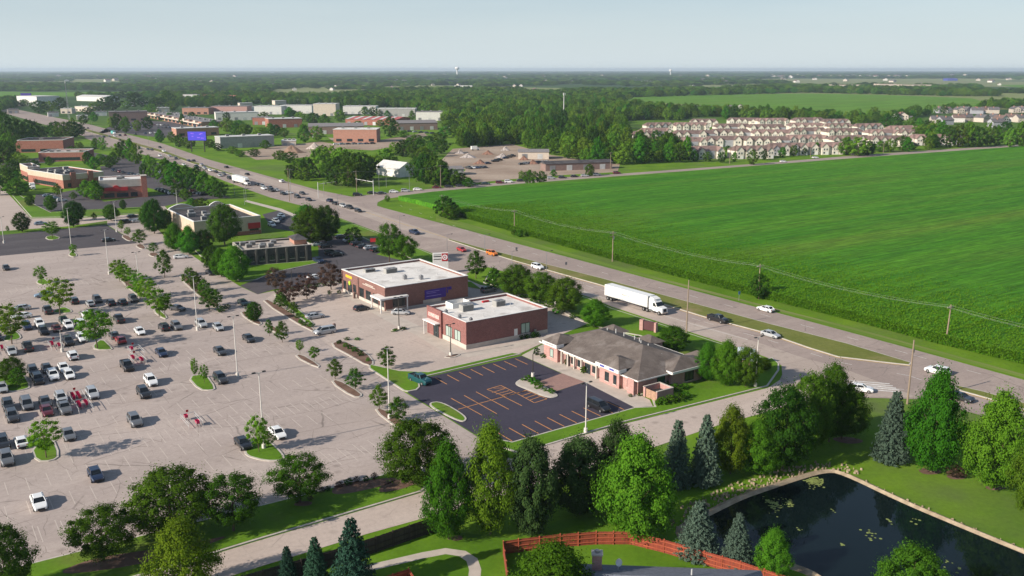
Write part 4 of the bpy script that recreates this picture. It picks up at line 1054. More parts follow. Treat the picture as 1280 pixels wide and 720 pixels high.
def door(parent, face, a0, a1, z1, at_=0., g=None, m=None):
    def bx(mb, u0, u1, w0, w1, p0, p1):
        if face == 'x': mb.box(at_-p1, at_-p0, u0, u1, w0, w1)
        elif face == 'Y': mb.box(u0, u1, at_+p0, at_+p1, w0, w1)
        else: mb.box(u0, u1, at_-p1, at_-p0, w0, w1)
    f = MB(); bx(f, a0, a0+.1, 0.02, z1, .004, .1); bx(f, a1-.1, a1, 0.02, z1, .004, .1); bx(f, a0+.102, a1-.102, z1-.1, z1, .004, .1); bx(f, (a0+a1)/2-.04, (a0+a1)/2+.04, .02, z1-.102, .004, .1)
    w = f.build('door', m or M_frame, parent)
    gm = MB(); bx(gm, a0+.02, a1-.02, .03, z1-.02, .008, .05); gm.build('pane', g or GL, w)
    h = MB(); bx(h, (a0+a1)/2-.14, (a0+a1)/2-.10, .95, 1.25, .1, .16); h.build('handle', M_galv, w)
    return w
def lettering(parent, txt, size, loc, rot, mat, name='sign_letters', ext=.03):
    c = bpy.data.curves.new(name, 'FONT'); c.body = txt; c.size = size; c.extrude = ext; c.align_x = 'CENTER'; c.align_y = 'CENTER'
    c.materials.append(mat); o = bpy.data.objects.new(name, c); link(o, parent); o.location = loc; o.rotation_euler = rot; return o
FX = (R(90), 0, R(-90)); FY = (R(90), 0, 0)

# --- first brick shop: white roof, purple banner
f, Ly, Lx = frontage((482.5,389), (432,363), (574,368)); H = 6.1
A = thing('brick_shop', 'brick shop with white roof, yellow sign and a purple banner on its shaded wall', 'shop', f, GRID)
foot = [(0,0),(Lx,0),(Lx,Ly),(0,Ly)]
w = MB().prism(foot, 0, H-.5); parapet(w, foot, H-.5, H); 
w.box(-.16, -.003, .02, .5, .003, H-.35).box(-.16, -.003, Ly*.6, Ly*.6+.5, .003, H-.35).box(-.16, -.003, Ly-.6, Ly-.1, .003, H-.35)
w.build('wall', M_brickd if False else brick('brown_red_brick', (.16,.070,.058), (.21,.095,.078), (.25,.19,.165)), A)
rf = MB().sheet(inset(foot, .4), H-.49); rf.build('roof', M_wroof, A)
cp = MB(); parapet(cp, inset(foot, -.1), H+.003, H+.16, .6); cp.build('coping', M_white, A)
MB().box(-.2, -.004, .52, Ly*.6-.02, .003, .8).box(-.2, -.004, Ly*.6+.52, Ly-.62, .003, .8).box(.1, Lx-.1, -.12, -.004, .003, .35).build('plinth', M_stone, A)
for a, b in ((.16,.27),(.32,.43),(.48,.58)): window(A, 'x', Ly*a, Ly*b, .85, 3.3, 3)
for a, b in ((.66,.73),(.90,.96)): window(A, 'x', Ly*a, Ly*b, .85, 3.3, 2)
door(A, 'x', Ly*.76, Ly*.86, 3.0)
door(A, 'x', Ly*.03, Ly*.12, 2.9)
window(A, 'y', 2.0, 5.6, .7, 2.9, 3)
cnp = MB().box(-2.3, -.005, -1.6, 4.2, 3.35, 3.75).box(-.004, 5.8, -1.6, -.005, 3.35, 3.75)
for x, y in ((-2.1,-1.4),(-2.1,3.9),(5.4,-1.4)): cnp.box(x, x+.25, y, y+.25, .01, 3.349)
cnp.build('canopy', M_white, A)
MB().box(-.1, -.005, Ly*.75, Ly*.90, 4.55, 5.25).build('sign_board', plain('amber_sign', (.75,.42,.04), .5), A)
MB().tube((-.3, Ly*.80, 3.3), (-.05, Ly*.80, 3.3), .6, n=20).build('round_sign', plain('lime_sign', (.42,.55,.05), .5), A)
MB().box(-.08, -.005, Ly*.22, Ly*.5, 4.55, 4.75).box(-.08, -.005, Ly*.26, Ly*.44, 4.9, 5.1).build('sign_board', M_stone, A)
bn = MB().box(Lx*.46, Lx*.72, -.08, -.005, 1.4, 3.9).build('banner', M_purple, A)
MB().box(Lx*.75, Lx*.79, -.08, -.005, 3.1, 3.9).box(Lx*.73, Lx*.745, -.08, -.005, 2.3, 3.9).build('banner_emblem', M_purple, A)
MB().box(Lx*.48, Lx*.64, -.1, -.085, 3.3, 3.42).box(Lx*.48, Lx*.6, -.1, -.085, 2.9, 3.0).box(Lx*.48, Lx*.66, -.1, -.085, 2.1, 2.25).build('banner_stripe', plain('lilac_stripe', (.25,.2,.5), .5), bn)
MB().box(Lx*.44, Lx*.66, -.06, -.005, .4, 1.3).build('pale_panel', M_stone, A)
rooftop_unit(A, Lx*.35, Ly*.62, H-.49, 3.4, 1.8, 1.3); rooftop_unit(A, Lx*.18, Ly*.78, H-.49, 3.0, 1.8, .9)
for x, y in ((.38,.28),(.52,.18)): MB().box(Lx*x, Lx*x+.9, Ly*y, Ly*y+.9, H-.49, H+.55).tube((Lx*x+.45, Ly*y+.45, H+.55), (Lx*x+.45, Ly*y+.45, H+.75), .3, n=10).build('exhaust_fan', M_metal, A)
for x, y in ((.7,.55),(.62,.8),(.3,.4),(.8,.3)): MB().tube((Lx*x, Ly*y, H-.49), (Lx*x, Ly*y, H+.1), .09, n=6).build('vent_pipe', M_galv, A)
MB().path([(-.25, Ly*.6-.3, H-.3), (-.25, Ly*.6-.3, .05)], .07).build('downspout', M_frame, A)

# --- second brick shop
f, Ly, Lx = frontage((583,437), (537,414.5), (685,417)); H = 6.2
B = thing('brick_shop', 'dark red brick shop with white roof and pale stone base nearest the clinic', 'shop', f, GRID)
foot = [(0,0),(Lx,0),(Lx,Ly),(0,Ly)]
w = MB().prism(foot, 0, H-.5); parapet(w, foot, H-.5, H)
w.box(-.5, -.003, Ly*.60, Ly*.985, .003, H+.35)
w.build('wall', M_brickd, B)
MB().sheet(inset(foot, .4), H-.49).build('roof', M_wroof, B)
cp = MB(); parapet(cp, inset(foot, -.05), H+.003, H+.10, .5); cp.build('coping', M_white, B)
MB().box(.02, Lx-.02, -.12, -.004, .003, 1.05).box(-.12, -.004, -.12, Ly*.6-.02, .003, 1.05).build('plinth', M_stone, B)
for a, b in ((.14,.29),(.36,.52)): window(B, 'x', Ly*a, Ly*b, 1.2, 3.6, 2, g=GLg)
door(B, 'x', Ly*.66, Ly*.80, 3.2, at_=-.5)
MB().box(-1.9, -.505, Ly*.62, Ly*.96, 3.4, 3.65).box(-1.75, -1.6, Ly*.94, Ly*.95, .01, 3.399).build('canopy', M_white, B)
MB().box(-.6, -.505, Ly*.64, Ly*.94, 4.4, 5.3).build('sign_board', plain('red_white_sign', (.66,.35,.32), .5, var=.5, scale=2.5), B)
window(B, 'y', Lx*.66, Lx*.77, 1.2, 3.6, 2, g=GLg)
o = MB().box(Lx*.575, Lx*.615, -.08, -.005, .9, 2.6).build('service_hatch', M_white, B)
MB().box(Lx*.82, Lx*.84, -.5, -.13, .0, 1.7).build('meter_box', M_metal, B)
rooftop_unit(B, Lx*.22, Ly*.55, H-.49, 3.0, 1.8, 1.5); rooftop_unit(B, Lx*.62, Ly*.52, H-.49, 2.6, 1.8, 1.3)
hb = MB(); parapet(hb, [(Lx*.2,Ly*.78),(Lx*.42,Ly*.78),(Lx*.42,Ly*.97),(Lx*.2,Ly*.97)], H-.49, H+.7, .15); hb.build('roof_hatch_curb', M_white, B)
MB().box(Lx*.60, Lx*.68, Ly*.82, Ly*.86, H-.49, H-.1).build('roof_box', M_red, B)
for x, y in ((.06,.3),(.09,.08),(.045,.62)): MB().box(Lx*x, Lx*x+.6, Ly*y, Ly*y+.6, H-.49, H+.25).tube((Lx*x+.3, Ly*y+.3, H+.25), (Lx*x+.3, Ly*y+.3, H+.45), .22, n=8).build('exhaust_fan', M_metal, B)
for x, y in ((.76,.45),(.80,.4),(.84,.5),(.5,.35),(.3,.2)): MB().tube((Lx*x, Ly*y, H-.49), (Lx*x, Ly*y, H+.3), .07, n=6).build('vent_pipe', M_galv, B)

# --- clinic with the hip roof
f, Ly, Lx = frontage((797,493.5), (678,444), (873,470)); E = 3.1
C_ = thing('clinic', 'single-storey pink brick clinic with a large grey hipped shingle roof', 'clinic', f, GRID)
foot = [(0,0),(Lx,0),(Lx,Ly),(0,Ly)]
w = MB().prism(foot, 0, E-.02)
for y0, y1 in ((Ly*.145,Ly*.34),(Ly*.80,Ly*.93)): w.box(-.9, -.003, y0, y1, .003, E+.9)
w.box(-.9, -.003, .2, 2.0, .003, E-.05)
w.box(Lx*.45, Lx*.92, -.8, -.003, .003, E-.05)
w.build('wall', M_brickp, C_)
o_ = .7; D = Lx/2; rise = 3.2
e = (-o_, Lx+o_, -o_, Ly+o_)
r_ = MB()
vs = [(e[0],e[2],E),(e[1],e[2],E),(e[1],e[3],E),(e[0],e[3],E),(Lx/2,D*.95,E+rise),(Lx/2,Ly-D*.95,E+rise)]
r_.add(vs, [(0,1,4),(1,2,5,4),(2,3,5),(3,0,4,5),(3,2,1,0)])
r_.build('roof', M_shin, C_)
MB().box(e[0]-.1, e[0]-.003, e[2], e[3], E-.22, E+.02).box(e[0], e[1], e[2]-.1, e[2]-.003, E-.22, E+.02).box(e[1]+.003, e[1]+.1, e[2], e[3], E-.22, E+.02).build('gutter', M_white, C_)
def hip_bump(x0, x1, y0, y1, z0, z1, rx, ry=0.):
    m = MB(); cx, cy = (x0+x1)/2, (y0+y1)/2
    m.add([(x0,y0,z0),(x1,y0,z0),(x1,y1,z0),(x0,y1,z0),(rx,cy-ry,z1),(rx,cy+ry,z1)], [(0,1,4),(1,2,5,4),(2,3,5),(3,0,4,5),(3,2,1,0)]); return m
for y0, y1 in ((Ly*.145-.5,Ly*.34+.5),(Ly*.80-.5,Ly*.93+.5)):
    m = hip_bump(-1.5, Lx*.33, y0, y1, E+.92, E+2.5, 1.0, .4); m.build('dormer_roof', M_shin, C_)
    MB().box(-1.62, -1.503, y0, y1, E+.25, E+.95).box(-1.5, .4, y0-.06, y0-.003, E+.25, E+.95).box(-1.5, .4, y1+.003, y1+.06, E+.25, E+.95).build('fascia', M_white, C_)
MB().box(-1.68, -1.63, Ly*.17, Ly*.215, E+.42, E+.8).box(-1.68, -1.63, Ly*.265, Ly*.31, E+.42, E+.8).build('sign_letters', M_blue, C_)
MB().box(-1.68, -1.63, Ly*.82, Ly*.91, E+.5, E+.75).build('sign_letters', plain('grey_lettering', (.30,.28,.27), .6), C_)
hip_bump(Lx*.42, Lx+1.6, -1.6, Ly*.13, E+.35, E+2.2, Lx*.7, 0).build('dormer_roof', M_shin, C_)
MB().box(Lx*.42, Lx+1.6, -1.72, -1.603, E-.1, E+.38).box(Lx*.42-.1, Lx*.42-.003, -1.6, .0, E-.1, E+.38).build('fascia', M_white, C_)
hip_bump(Lx-.5, Lx+4.6, Ly*.03, Ly*.20, E, E+1.3, Lx+2, .4).build('porch_roof', M_shin, C_)
hip_bump(Lx-.5, Lx+4.2, Ly*.50, Ly*.68, E, E+1.2, Lx+2, .5).build('porch_roof', M_shin, C_)
hip_bump(Lx-3, Lx+2.6, Ly*.82, Ly*1.0, E+.2, E+1.6, Lx+0, .3).build('porch_roof', M_shin, C_)
w = MB().box(Lx+.003, Lx+4.0, Ly*.045, Ly*.185, .003, E-.02).box(Lx+.003, Lx+3.6, Ly*.515, Ly*.665, .003, E-.02); w.build('wall', M_brickp, C_)
MB().box(-.35, -.005, Ly*.36, Ly*.78, 2.3, 2.9).build('fascia', M_stone, C_)
for a, b in ((.17,.20),(.245,.285)): window(C_, 'x', Ly*a, Ly*b, .7, 2.5, 1, at_=-.9)
for a, b in ((.06,.10),(.40,.45),(.56,.61),(.64,.68)): window(C_, 'x', Ly*a, Ly*b, .7, 2.2, 2)
for a, b in ((.47,.53),(.70,.74)): door(C_, 'x', Ly*a, Ly*b, 2.25)
window(C_, 'x', Ly*.845, Ly*.885, .8, 2.6, 1, at_=-.9, g=GLg)
for k, a in enumerate((.38,.54,.62,.69,.76)): MB().box(-.7, -.35, Ly*a, Ly*a+.35, .003, 2.9).build('pillar', M_stone, C_)
window(C_, 'y', Lx*.28, Lx*.40, .6, 2.5, 2, g=glass('green_glass', (.03,.08,.06)))
window(C_, 'y', Lx*.66, Lx*.80, .6, 2.5, 2, at_=-.8)
for x, y, z in ((.62,.30,2.2),(.60,.36,2.5),(.72,.45,2.0),(.75,.52,1.9),(.70,.60,2.2),(.72,.70,2.2),(.60,.16,1.3),(.7,.78,1.9)): MB().tube((Lx*x, Ly*y, E+z-.6), (Lx*x, Ly*y, E+z+.65), .12, n=7).build('vent_pipe', M_galv, C_)
# bin enclosure by the clinic
f2 = G(821,502.5); en = thing('bin_enclosure', 'open-topped brick bin enclosure with wooden gates beside the clinic', 'enclosure', f2, GRID)
MB().box(0, 4.2, 0, .25, 0, 1.9).box(4.0, 4.2, .252, 3.5, 0, 1.9).box(0, .25, 3.2, 3.5, 0, 1.9).box(0, 4.2, 3.502, 3.75, 0, 1.9).build('wall', M_brickp, en)
cp = MB(); cp.box(-.05, 4.25, -.05, .3, 1.903, 2.02).box(3.95, 4.25, .303, 3.497, 1.903, 2.02).box(-.05, 4.25, 3.5, 3.8, 1.903, 2.02); cp.build('coping', M_stone, en)
for k in (0, 1): MB().box(-.02, .06, .3+k*1.35, 1.6+k*1.35, .1, 1.8).build('gate', plain('wooden_gate', (.36,.22,.15), .8, var=.3, scale=4), en)
bn_ = thing('bin', 'dark metal bin standing inside the brick bin enclosure', 'bin', f2 + U*2.2 + (-V)*1.8, GRID)
MB().frustum((-1,1,-.8,.8), (-1.1,1.1,-.9,.9), .15, 1.2).build('tub', M_metal, bn_); MB().box(-1.1, 1.1, -.9, .9, 1.203, 1.28).build('lid', M_frame, bn_)

# --- arched beige store
f, Ly, Lx = frontage((244,300), (209,283), (328,292)); H = 6.6
D_ = thing('beige_store', 'beige store with a dark roof and curved white parapets beside the highway lawn', 'store', f, GRID)
foot = [(0,0),(Lx,0),(Lx,Ly),(0,Ly)]
w = MB().prism(foot, 0, H-1.0); parapet(w, foot, H-1.0, H)
w.build('wall', M_beige, D_)
MB().sheet(inset(foot, .4), H-.99).build('roof', M_droof, D_)
cp = MB(); parapet(cp, inset(foot, -.1), H+.003, H+.2, .6); cp.build('coping', M_white, D_)
MB().box(-.06, -.004, .1, Ly-.1, .003, 1.5).box(.1, Lx-.1, -.06, -.004, .003, 1.4).build('plinth', M_brickr, D_)
def arch(x0, x1, y, rise, th=.6, axis='x', z=None):
    n = 12; pr = [(x0, H-.2)]
    for i in range(n+1): t = i/n; pr.append((x0+(x1-x0)*t, H+.2+rise*math.sin(math.pi*t)))
    pr.append((x1, H-.2)); m = MB(); m.sweep(pr, y, y+th) if axis == 'x' else None
    return m
a_ = arch(Lx*.02, Lx*.40, Ly-.3, 1.4); a_.build('arched_parapet', M_beige, D_)
a_ = arch(Lx*.66, Lx*.9, Ly-.3, 1.3); a_.build('arched_parapet', M_beige, D_)
for x0, x1, k in ((.02,.40,1.4),(.66,.9,1.3)):
    m = MB(); n = 12; q = []
    for i in range(n+1):
        t = i/n; q.append((Lx*(x0+(x1-x0)*t), H+.2+k*math.sin(math.pi*t)))
    for (a, b), (c, d) in zip(q, q[1:]): m.add([(a,Ly-.4,b+.02),(c,Ly-.4,d+.02),(c,Ly+.4,d+.02),(a,Ly+.4,b+.02),(a,Ly-.4,b+.28),(c,Ly-.4,d+.28),(c,Ly+.4,d+.28),(a,Ly+.4,b+.28)], [(0,3,2,1),(4,5,6,7),(0,1,5,4),(2,3,7,6),(1,2,6,5),(3,0,4,7)])
    m.build('coping', M_white, D_)
MB().box(Lx*.80, Lx*.985, -.5, -.005, 2.2, 4.3).build('awning', M_red, D_)
window(D_, 'y', Lx*.82, Lx*.96, .4, 2.1, 4)
window(D_, 'y', Lx*.5, Lx*.7, 1.6, 2.9, 4)
for x, y, a, b in ((.12,.5,3,2),(.22,.72,2,2),(.3,.35,2.4,1.6),(.36,.55,1.6,1.6),(.2,.2,2,1.5),(.42,.25,2.4,1.6)): rooftop_unit(D_, Lx*x, Ly*y, H-.99, a, b, 1.5)

# --- dark-fronted building with the tan roof
f, Ly, Lx = frontage((303,333), (278,319), (390,325)); H = 5.0
E_ = thing('low_restaurant', 'low restaurant with a tan flat roof, dark walls and pale pilasters', 'restaurant', f, math.atan2((G(390,325)-f).y, (G(390,325)-f).x))
Lx = (G(390,325)-f).length; Ly = 15
foot = [(0,0),(Lx,0),(Lx,Ly),(0,Ly)]
w = MB().prism(foot, 0, H-.5); parapet(w, foot, H-.5, H); w.build('wall', plain('charcoal_wall', (.06,.055,.055), .8), E_)
MB().sheet(inset(foot, .4), H-.49).build('roof', ground('tan_flat_roof', (.36,.31,.27), (.44,.385,.34), .2, 1.2), E_)
cp = MB(); parapet(cp, inset(foot, -.08), H+.003, H+.2, .5); cp.build('coping', M_stone, E_)
for k in range(7): MB().box(1.0+k*(Lx-3)/6, 1.6+k*(Lx-3)/6, -.35, -.004, .003, H-.2).build('pilaster', plain('grey_pilaster', (.12,.11,.10), .9), E_)
for k in range(6): window(E_, 'y', 2.3+k*(Lx-3)/6, .7+(k+1)*(Lx-3)/6, 1.2, 3.0, 2)
MB().box(-.25, -.004, .3, Ly-.3, .003, H-.2).build('side_panel', M_stone, E_)
tw = MB().box(Lx*.80, Lx*.98, Ly*.3, Ly*.75, H-.3, H+1.2); tw.build('tower', M_bricko, E_)
MB().add([(Lx*.78,Ly*.24,H+1.21),(Lx*1.0,Ly*.24,H+1.21),(Lx*1.0,Ly*.82,H+1.21),(Lx*.78,Ly*.82,H+1.21),(Lx*.89,Ly*.53,H+2.6)], [(0,1,4),(1,2,4),(2,3,4),(3,0,4),(3,2,1,0)]).build('tower_roof', M_droof, E_)
for x, y in ((.12,.4),(.2,.65),(.32,.4),(.42,.3),(.07,.7),(.5,.6),(.28,.2)): rooftop_unit(E_, Lx*x, Ly*y, H-.49, 1.9, 1.4, 1.2)

# --- red brick restaurant block (left) with wings
def flatbox(label, cat, F, Lp, Rp, yt, wall, roofm, name='shop', band=None, awn=None, plinth=None, wins=((.1,.9),), units=3, Ly_=None, H=None, copm=None, group=None, winz=(.6,2.6)):
    f = G(*F); H = H or hgt(F[0], F[1], yt)
    dx = G(*Rp)-f; a = math.atan2(dx.y, dx.x); Lx = dx.length
    Ly = Ly_ or (G(*Lp)-f).length
    b = thing(name, label, cat, f, a, group)
    foot = [(0,0),(Lx,0),(Lx,Ly),(0,Ly)]
    w = MB().prism(foot, 0, H-.45); parapet(w, foot, H-.45, H); w.build('wall', wall, b)
    MB().sheet(inset(foot, .4), H-.44).build('roof', roofm, b)
    cp = MB(); parapet(cp, inset(foot, -.08), H+.003, H+.22, .55); cp.build('coping', copm or M_white, b)
    if band: MB().box(.02, Lx-.02, -.12, -.004, H*.62, H-.05).box(-.12, -.004, .02, Ly-.02, H*.62, H-.05).build('wall_band', band, b)
    if awn: MB().box(Lx*.1, Lx*.6, -1.0, -.13, H*.42, H*.6).build('awning', awn, b)
    for x0, x1 in wins: window(b, 'y', Lx*x0, Lx*x1, winz[0], min(winz[1], H*.55), max(2, int((x1-x0)*Lx/2.2)), at_=-.0, sill=False)
    window(b, 'x', Ly*.2, Ly*.8, winz[0], min(winz[1], H*.5), max(2, int(Ly*.6/2.2)), sill=False)
    q = random.Random(len(label))
    for k in range(units): rooftop_unit(b, q.uniform(.08,.8)*Lx, q.uniform(.2,.75)*Ly, H-.44, q.uniform(1.6,2.8), 1.6, q.uniform(.9,1.5))
    return b, Lx, Ly, H
F_, Lx, Ly, H = flatbox('large red brick restaurant block with a beige upper band and cluttered dark roof', 'restaurant', (80,236), (52,227), (131,231), 219, M_brickr, M_droof, 'restaurant', band=M_beige, units=12, wins=((.1,.25),(.4,.6),(.75,.9)))
MB().box(Lx*.18, Lx*.30, -.9, -.13, .003, H+1.1).box(Lx*.6, Lx*.72, -.9, -.13, .003, H+1.1).build('pier', M_brickr, F_)
flatbox('small red brick wing with a pale top left of the red restaurant block', 'restaurant', (37,228), (30,223), (52,227), 209, M_brickr, M_droof, 'restaurant_wing', band=M_beige, units=1, wins=((.3,.7),))
G_, Lx, Ly, H = flatbox('single-storey red restaurant with a red awning and white top band', 'restaurant', (126,249), (117,244), (184,246), 226, M_brickr, M_wroof, 'restaurant', band=M_stone, awn=M_red, units=2, wins=((.08,.3),(.35,.6),(.65,.8)))
tw = MB().box(Lx*.90, Lx*1.02, -.8, Ly*.2, .003, H+1.4); tw.build('tower', M_brickr, G_); MB().box(Lx*.89, Lx*1.03, -.95, Ly*.21, H+1.403, H+1.7).build('tower_cap', M_stone, G_)
MB().tube((Lx*.35,-1.05,H*.55), (Lx*.35,-.14,H*.55), 1.5, n=20).build('arched_awning', M_red, G_)
H_ = flatbox('long low building with a grey pitched end beside the dark grove', 'building', (21,191), (17,187), (80,190), 176, M_brickr, M_shin, 'low_building', wins=((.1,.4),(.5,.9)), units=2)
flatbox('low red-walled building with a pale flat roof behind the restaurant block', 'building', (49,202), (45,198), (106,201), 191, M_brickr, plain('pale_roof', (.38,.34,.31), .9), 'low_building', wins=((.1,.9),), units=3)

# --- sheds, works and shops of the middle distance: (label, foot-left px, foot-right px, top row, depth m, wall, roof)
M_wmet = plain('white_metal_wall', (.62,.60,.57), .7); M_gmet = plain('grey_block_wall', (.33,.32,.31), .8)
M_cream = plain('cream_wall', (.56,.48,.40), .9); M_brn = plain('brown_wall', (.22,.15,.13), .9)
M_rroof = plain('red_metal_roof', (.45,.10,.09), .5, var=.2, scale=.1)
M_lroof = plain('pale_metal_roof', (.55,.54,.52), .7); M_groof = plain('grey_flat_roof', (.20,.185,.185), .9)
SH = [
 ('white-walled works with a purple gantry at the far end of the highway','warehouse',(22,132),(47,133),120,40,M_wmet,M_lroof),
 ('long pale shed beyond the radio mast','shed',(96,126),(131,127),119,30,M_wmet,M_lroof),
 ('small pale shop between the radio mast and the dark belt','shop',(76,142),(90,142),136,12,M_cream,M_lroof),
 ('pale block beside the mast under the dark belt','shop',(94,139),(116,140),133,15,M_cream,M_lroof),
 ('far red-roofed store above the brown brick shops','store',(249,125),(290,126),119,30,M_wmet,M_rroof),
 ('white gabled shop to the left of the red-roofed store','shop',(229,126),(247,126),118,14,M_wmet,M_groof),
 ('tan brick shop left of the brown and white one','shop',(228,143),(261,143),135,22,M_bricko,M_groof),
 ('brown and white brick shop right of the tan brick one','shop',(264,142),(309,142),133,24,M_brickp,M_groof),
 ('long white warehouse in front of the brown and white shop','warehouse',(270,151),(322,150),141,22,M_wmet,M_lroof),
 ('tan shop next to the blue screen','shop',(221,171),(274,169),161,18,M_bricko,M_lroof),
 ('brown flat shops at the near end of the strip mall','shops',(137,152),(185,151),140,20,M_brn,M_groof),
 ('long grey block wall building behind the dirt mound','warehouse',(276,186),(343,183),172,16,M_gmet,M_lroof),
 ('first white warehouse in the row, farthest left','warehouse',(318,143),(352,143),133,25,M_wmet,M_lroof),
 ('second white warehouse in the row, with two gables','warehouse',(351,142),(390,142),132,25,M_wmet,M_lroof),
 ('tall cream warehouse with a stepped front','warehouse',(392,145),(420,145),130,28,M_cream,M_lroof),
 ('white warehouse right of the tall cream one','warehouse',(429,143),(470,143),133,25,M_wmet,M_lroof),
 ('long grey and white warehouse beyond the red-striped roof','warehouse',(472,146),(519,146),136,25,M_gmet,M_lroof),
 ('white and grey warehouse at the right end of the row','warehouse',(520,151),(557,151),140,25,M_wmet,M_groof),
 ('red brick works with a white fascia','works',(336,160),(378,159),149,25,M_brickr,M_lroof),
 ('dark red flat works left of the white fascia one','works',(316,156),(335,156),147,20,M_brickr,M_groof),
 ('long dark shed behind the orange brick office','shed',(386,168),(455,167),156,30,M_brn,M_groof),
 ('wide works with red stripes along its roof','works',(432,156),(495,157),147,45,M_brickr,M_rroof),
 ('brown shed right of the red-striped works','shed',(497,163),(547,162),152,25,M_brn,M_groof),
 ('orange brick office with a white roof by the pond meadow','office',(417,178),(471,178),162,22,M_bricko,M_wroof),
 ('white shed at the left edge of the wood','shed',(568,157),(594,156),148,18,M_wmet,M_lroof),
 ('long white shed half sunk in the wood','shed',(614,157),(655,157),149,20,M_wmet,M_lroof),
 ('open-fronted white shed in the salvage yard','shed',(648,199),(686,199),188,14,M_cream,M_groof),
 ('grey pitched shed at the corner of the salvage yard','shed',(556,220),(580,219),210,12,M_gmet,M_groof),
 ('long dark low shed along the salvage yard\'s road side','shed',(682,214),(765,211),203,9,M_brn,M_droof),
 ('far pale store above the wood','store',(568,111),(590,111),107,30,M_wmet,M_lroof),
 ('far tan school block, left one of three','school',(1041,113),(1080,113),106,40,M_cream,M_tan),
 ('far tan school block, middle one of three','school',(1098,113),(1120,113),105,40,M_cream,M_tan),
 ('far tan school block, right one of three','school',(1127,113),(1164,113),106,40,M_cream,M_tan),
 ('far white shed right of the tan school blocks','shed',(1178,113),(1196,113),110,30,M_wmet,M_lroof),
 ('far blue-roofed shed near the right horizon','shed',(1185,101),(1197,101),98,60,M_blue,M_blue),
 ('far white shed on the horizon fields','shed',(928,110),(936,110),106,30,M_wmet,M_lroof),
 ('pale roofs of a far farm below the right horizon','farm',(800,105),(824,105),101.5,60,M_cream,M_lroof),
 ('small red barn beyond the white warehouses','barn',(354,122),(368,122),117,20,M_brickr,M_rroof),
]
q = random.Random(31)
for i, (x0, x1, y, hh) in enumerate([(60,74,146,5),(118,134,145,5),(196,212,140,5),(214,226,148,6),(312,322,139,5),(300,316,134,5),(344,358,131,5),(372,386,129,5),(404,418,128,5),(436,452,131,5),(480,494,132,5),(500,516,132,5),(524,540,134,5),(150,168,133,4),(176,192,131,4),(206,222,129,4),(380,396,172,6),(352,370,182,4),(560,580,140,5),(600,618,140,4),(10,24,142,5),(96,110,150,5),(282,300,149,5),(330,344,141,5),(560,572,165,5)]):
    SH.append(('%s small pale-roofed works unit, counted from the left among the sheds' % ('%s' % (ORD+['twenty-first','twenty-second','twenty-third','twenty-fourth','twenty-fifth'])[sorted([60,118,196,214,312,300,344,372,404,436,480,500,524,150,176,206,380,352,560,600,10,96,282,330,560.5]).index(x0 if i != 24 else 560.5)]), 'works', (x0,y), (x1,y-.3), y-hh, 16, q.choice([M_wmet, M_cream, M_gmet, M_bricko]), q.choice([M_lroof, M_groof, M_lroof])))
for lab, cat, a, b, yt, dep, wl, rfm in SH:
    p, q = G(*a), G(*b); d = q-p; L = d.length; ang = math.atan2(d.y, d.x); H = max(3.5, hgt(a[0], a[1], yt))
    far = p.y > 1500
    t = thing({'shops':'shop_row'}.get(cat, cat), lab, cat, p, ang)
    pitched = cat in ('shed','barn','farm') or rfm in (M_rroof,)
    MB().box(0, L, 0, dep, 0, H*(.8 if pitched else 1)).build('wall', wl, t)
    if pitched:
        z = H*.8; r_ = MB(); o = .4
        r_.add([(-o,-o,z),(L+o,-o,z),(L+o,dep+o,z),(-o,dep+o,z),(-o,dep/2,H*1.08),(L+o,dep/2,H*1.08)], [(0,1,5,4),(2,3,4,5),(1,2,5),(3,0,4),(3,2,1,0)]); r_.build('roof', rfm, t)
    else:
        MB().box(-.3, L+.3, -.3, dep+.3, H+.003, H+.35).build('roof', rfm, t)
        if not far:
            for k in range(3): rooftop_unit(t, L*(.15+.3*k), dep*.4, H+.352, 2.4, 1.8, 1.3)
    if not far:
        nn = max(2, min(9, int(L/9)))
        for k in range(nn):
            x0 = L*(k+.25)/nn; x1 = x0+L/nn*.5
            if cat in ('warehouse','shed','works'): MB().box(x0, min(x1, x0+3.6), -.08, -.005, .02, min(3.6, H*.6)).build('loading_door', M_galv if k % 2 else M_metal, t)
            else: window(t, 'y', x0, x1, .8, min(3, H*.6), 3, sill=False)
    if 'stripes' in lab:
        for k in range(6): MB().add([(L*k/6,-.5,H*.8+.1),(L*k/6+L*.06,-.5,H*.8+.1),(L*k/6+L*.06,dep/2,H*1.08+.12),(L*k/6,dep/2,H*1.08+.12)], [(0,1,2,3)]).build('roof_stripe', M_lroof, t)
# the long strip mall running away along the highway
p, q = G(252,160), G(185,147); d = p-q; L = d.length
t = thing('strip_mall', 'long brick strip mall with a dark roof and a row of shopfronts', 'strip mall', q, math.atan2(d.y, d.x))
MB().box(0, L, 0, 26, 0, 6).build('wall', M_bricko, t); MB().box(-.3, L+.3, 1, 26.3, 6.003, 6.4).build('roof', M_groof, t)
MB().box(0, L, -2.5, -.003, 3.8, 5).build('canopy', M_cream, t)
for k in range(11): MB().box(L*(k+.1)/11, L*(k+.4)/11, -2.8, -.003, 5.003, 7.2).build('gable_front', M_brn if k % 2 else M_cream, t)
for k in range(14): window(t, 'y', L*(k+.1)/14, L*(k+.85)/14, .4, 3.2, 4, sill=False)
for k in range(12): rooftop_unit(t, L*(k+.3)/12, 12, 6.402, 3, 2, 1.5)
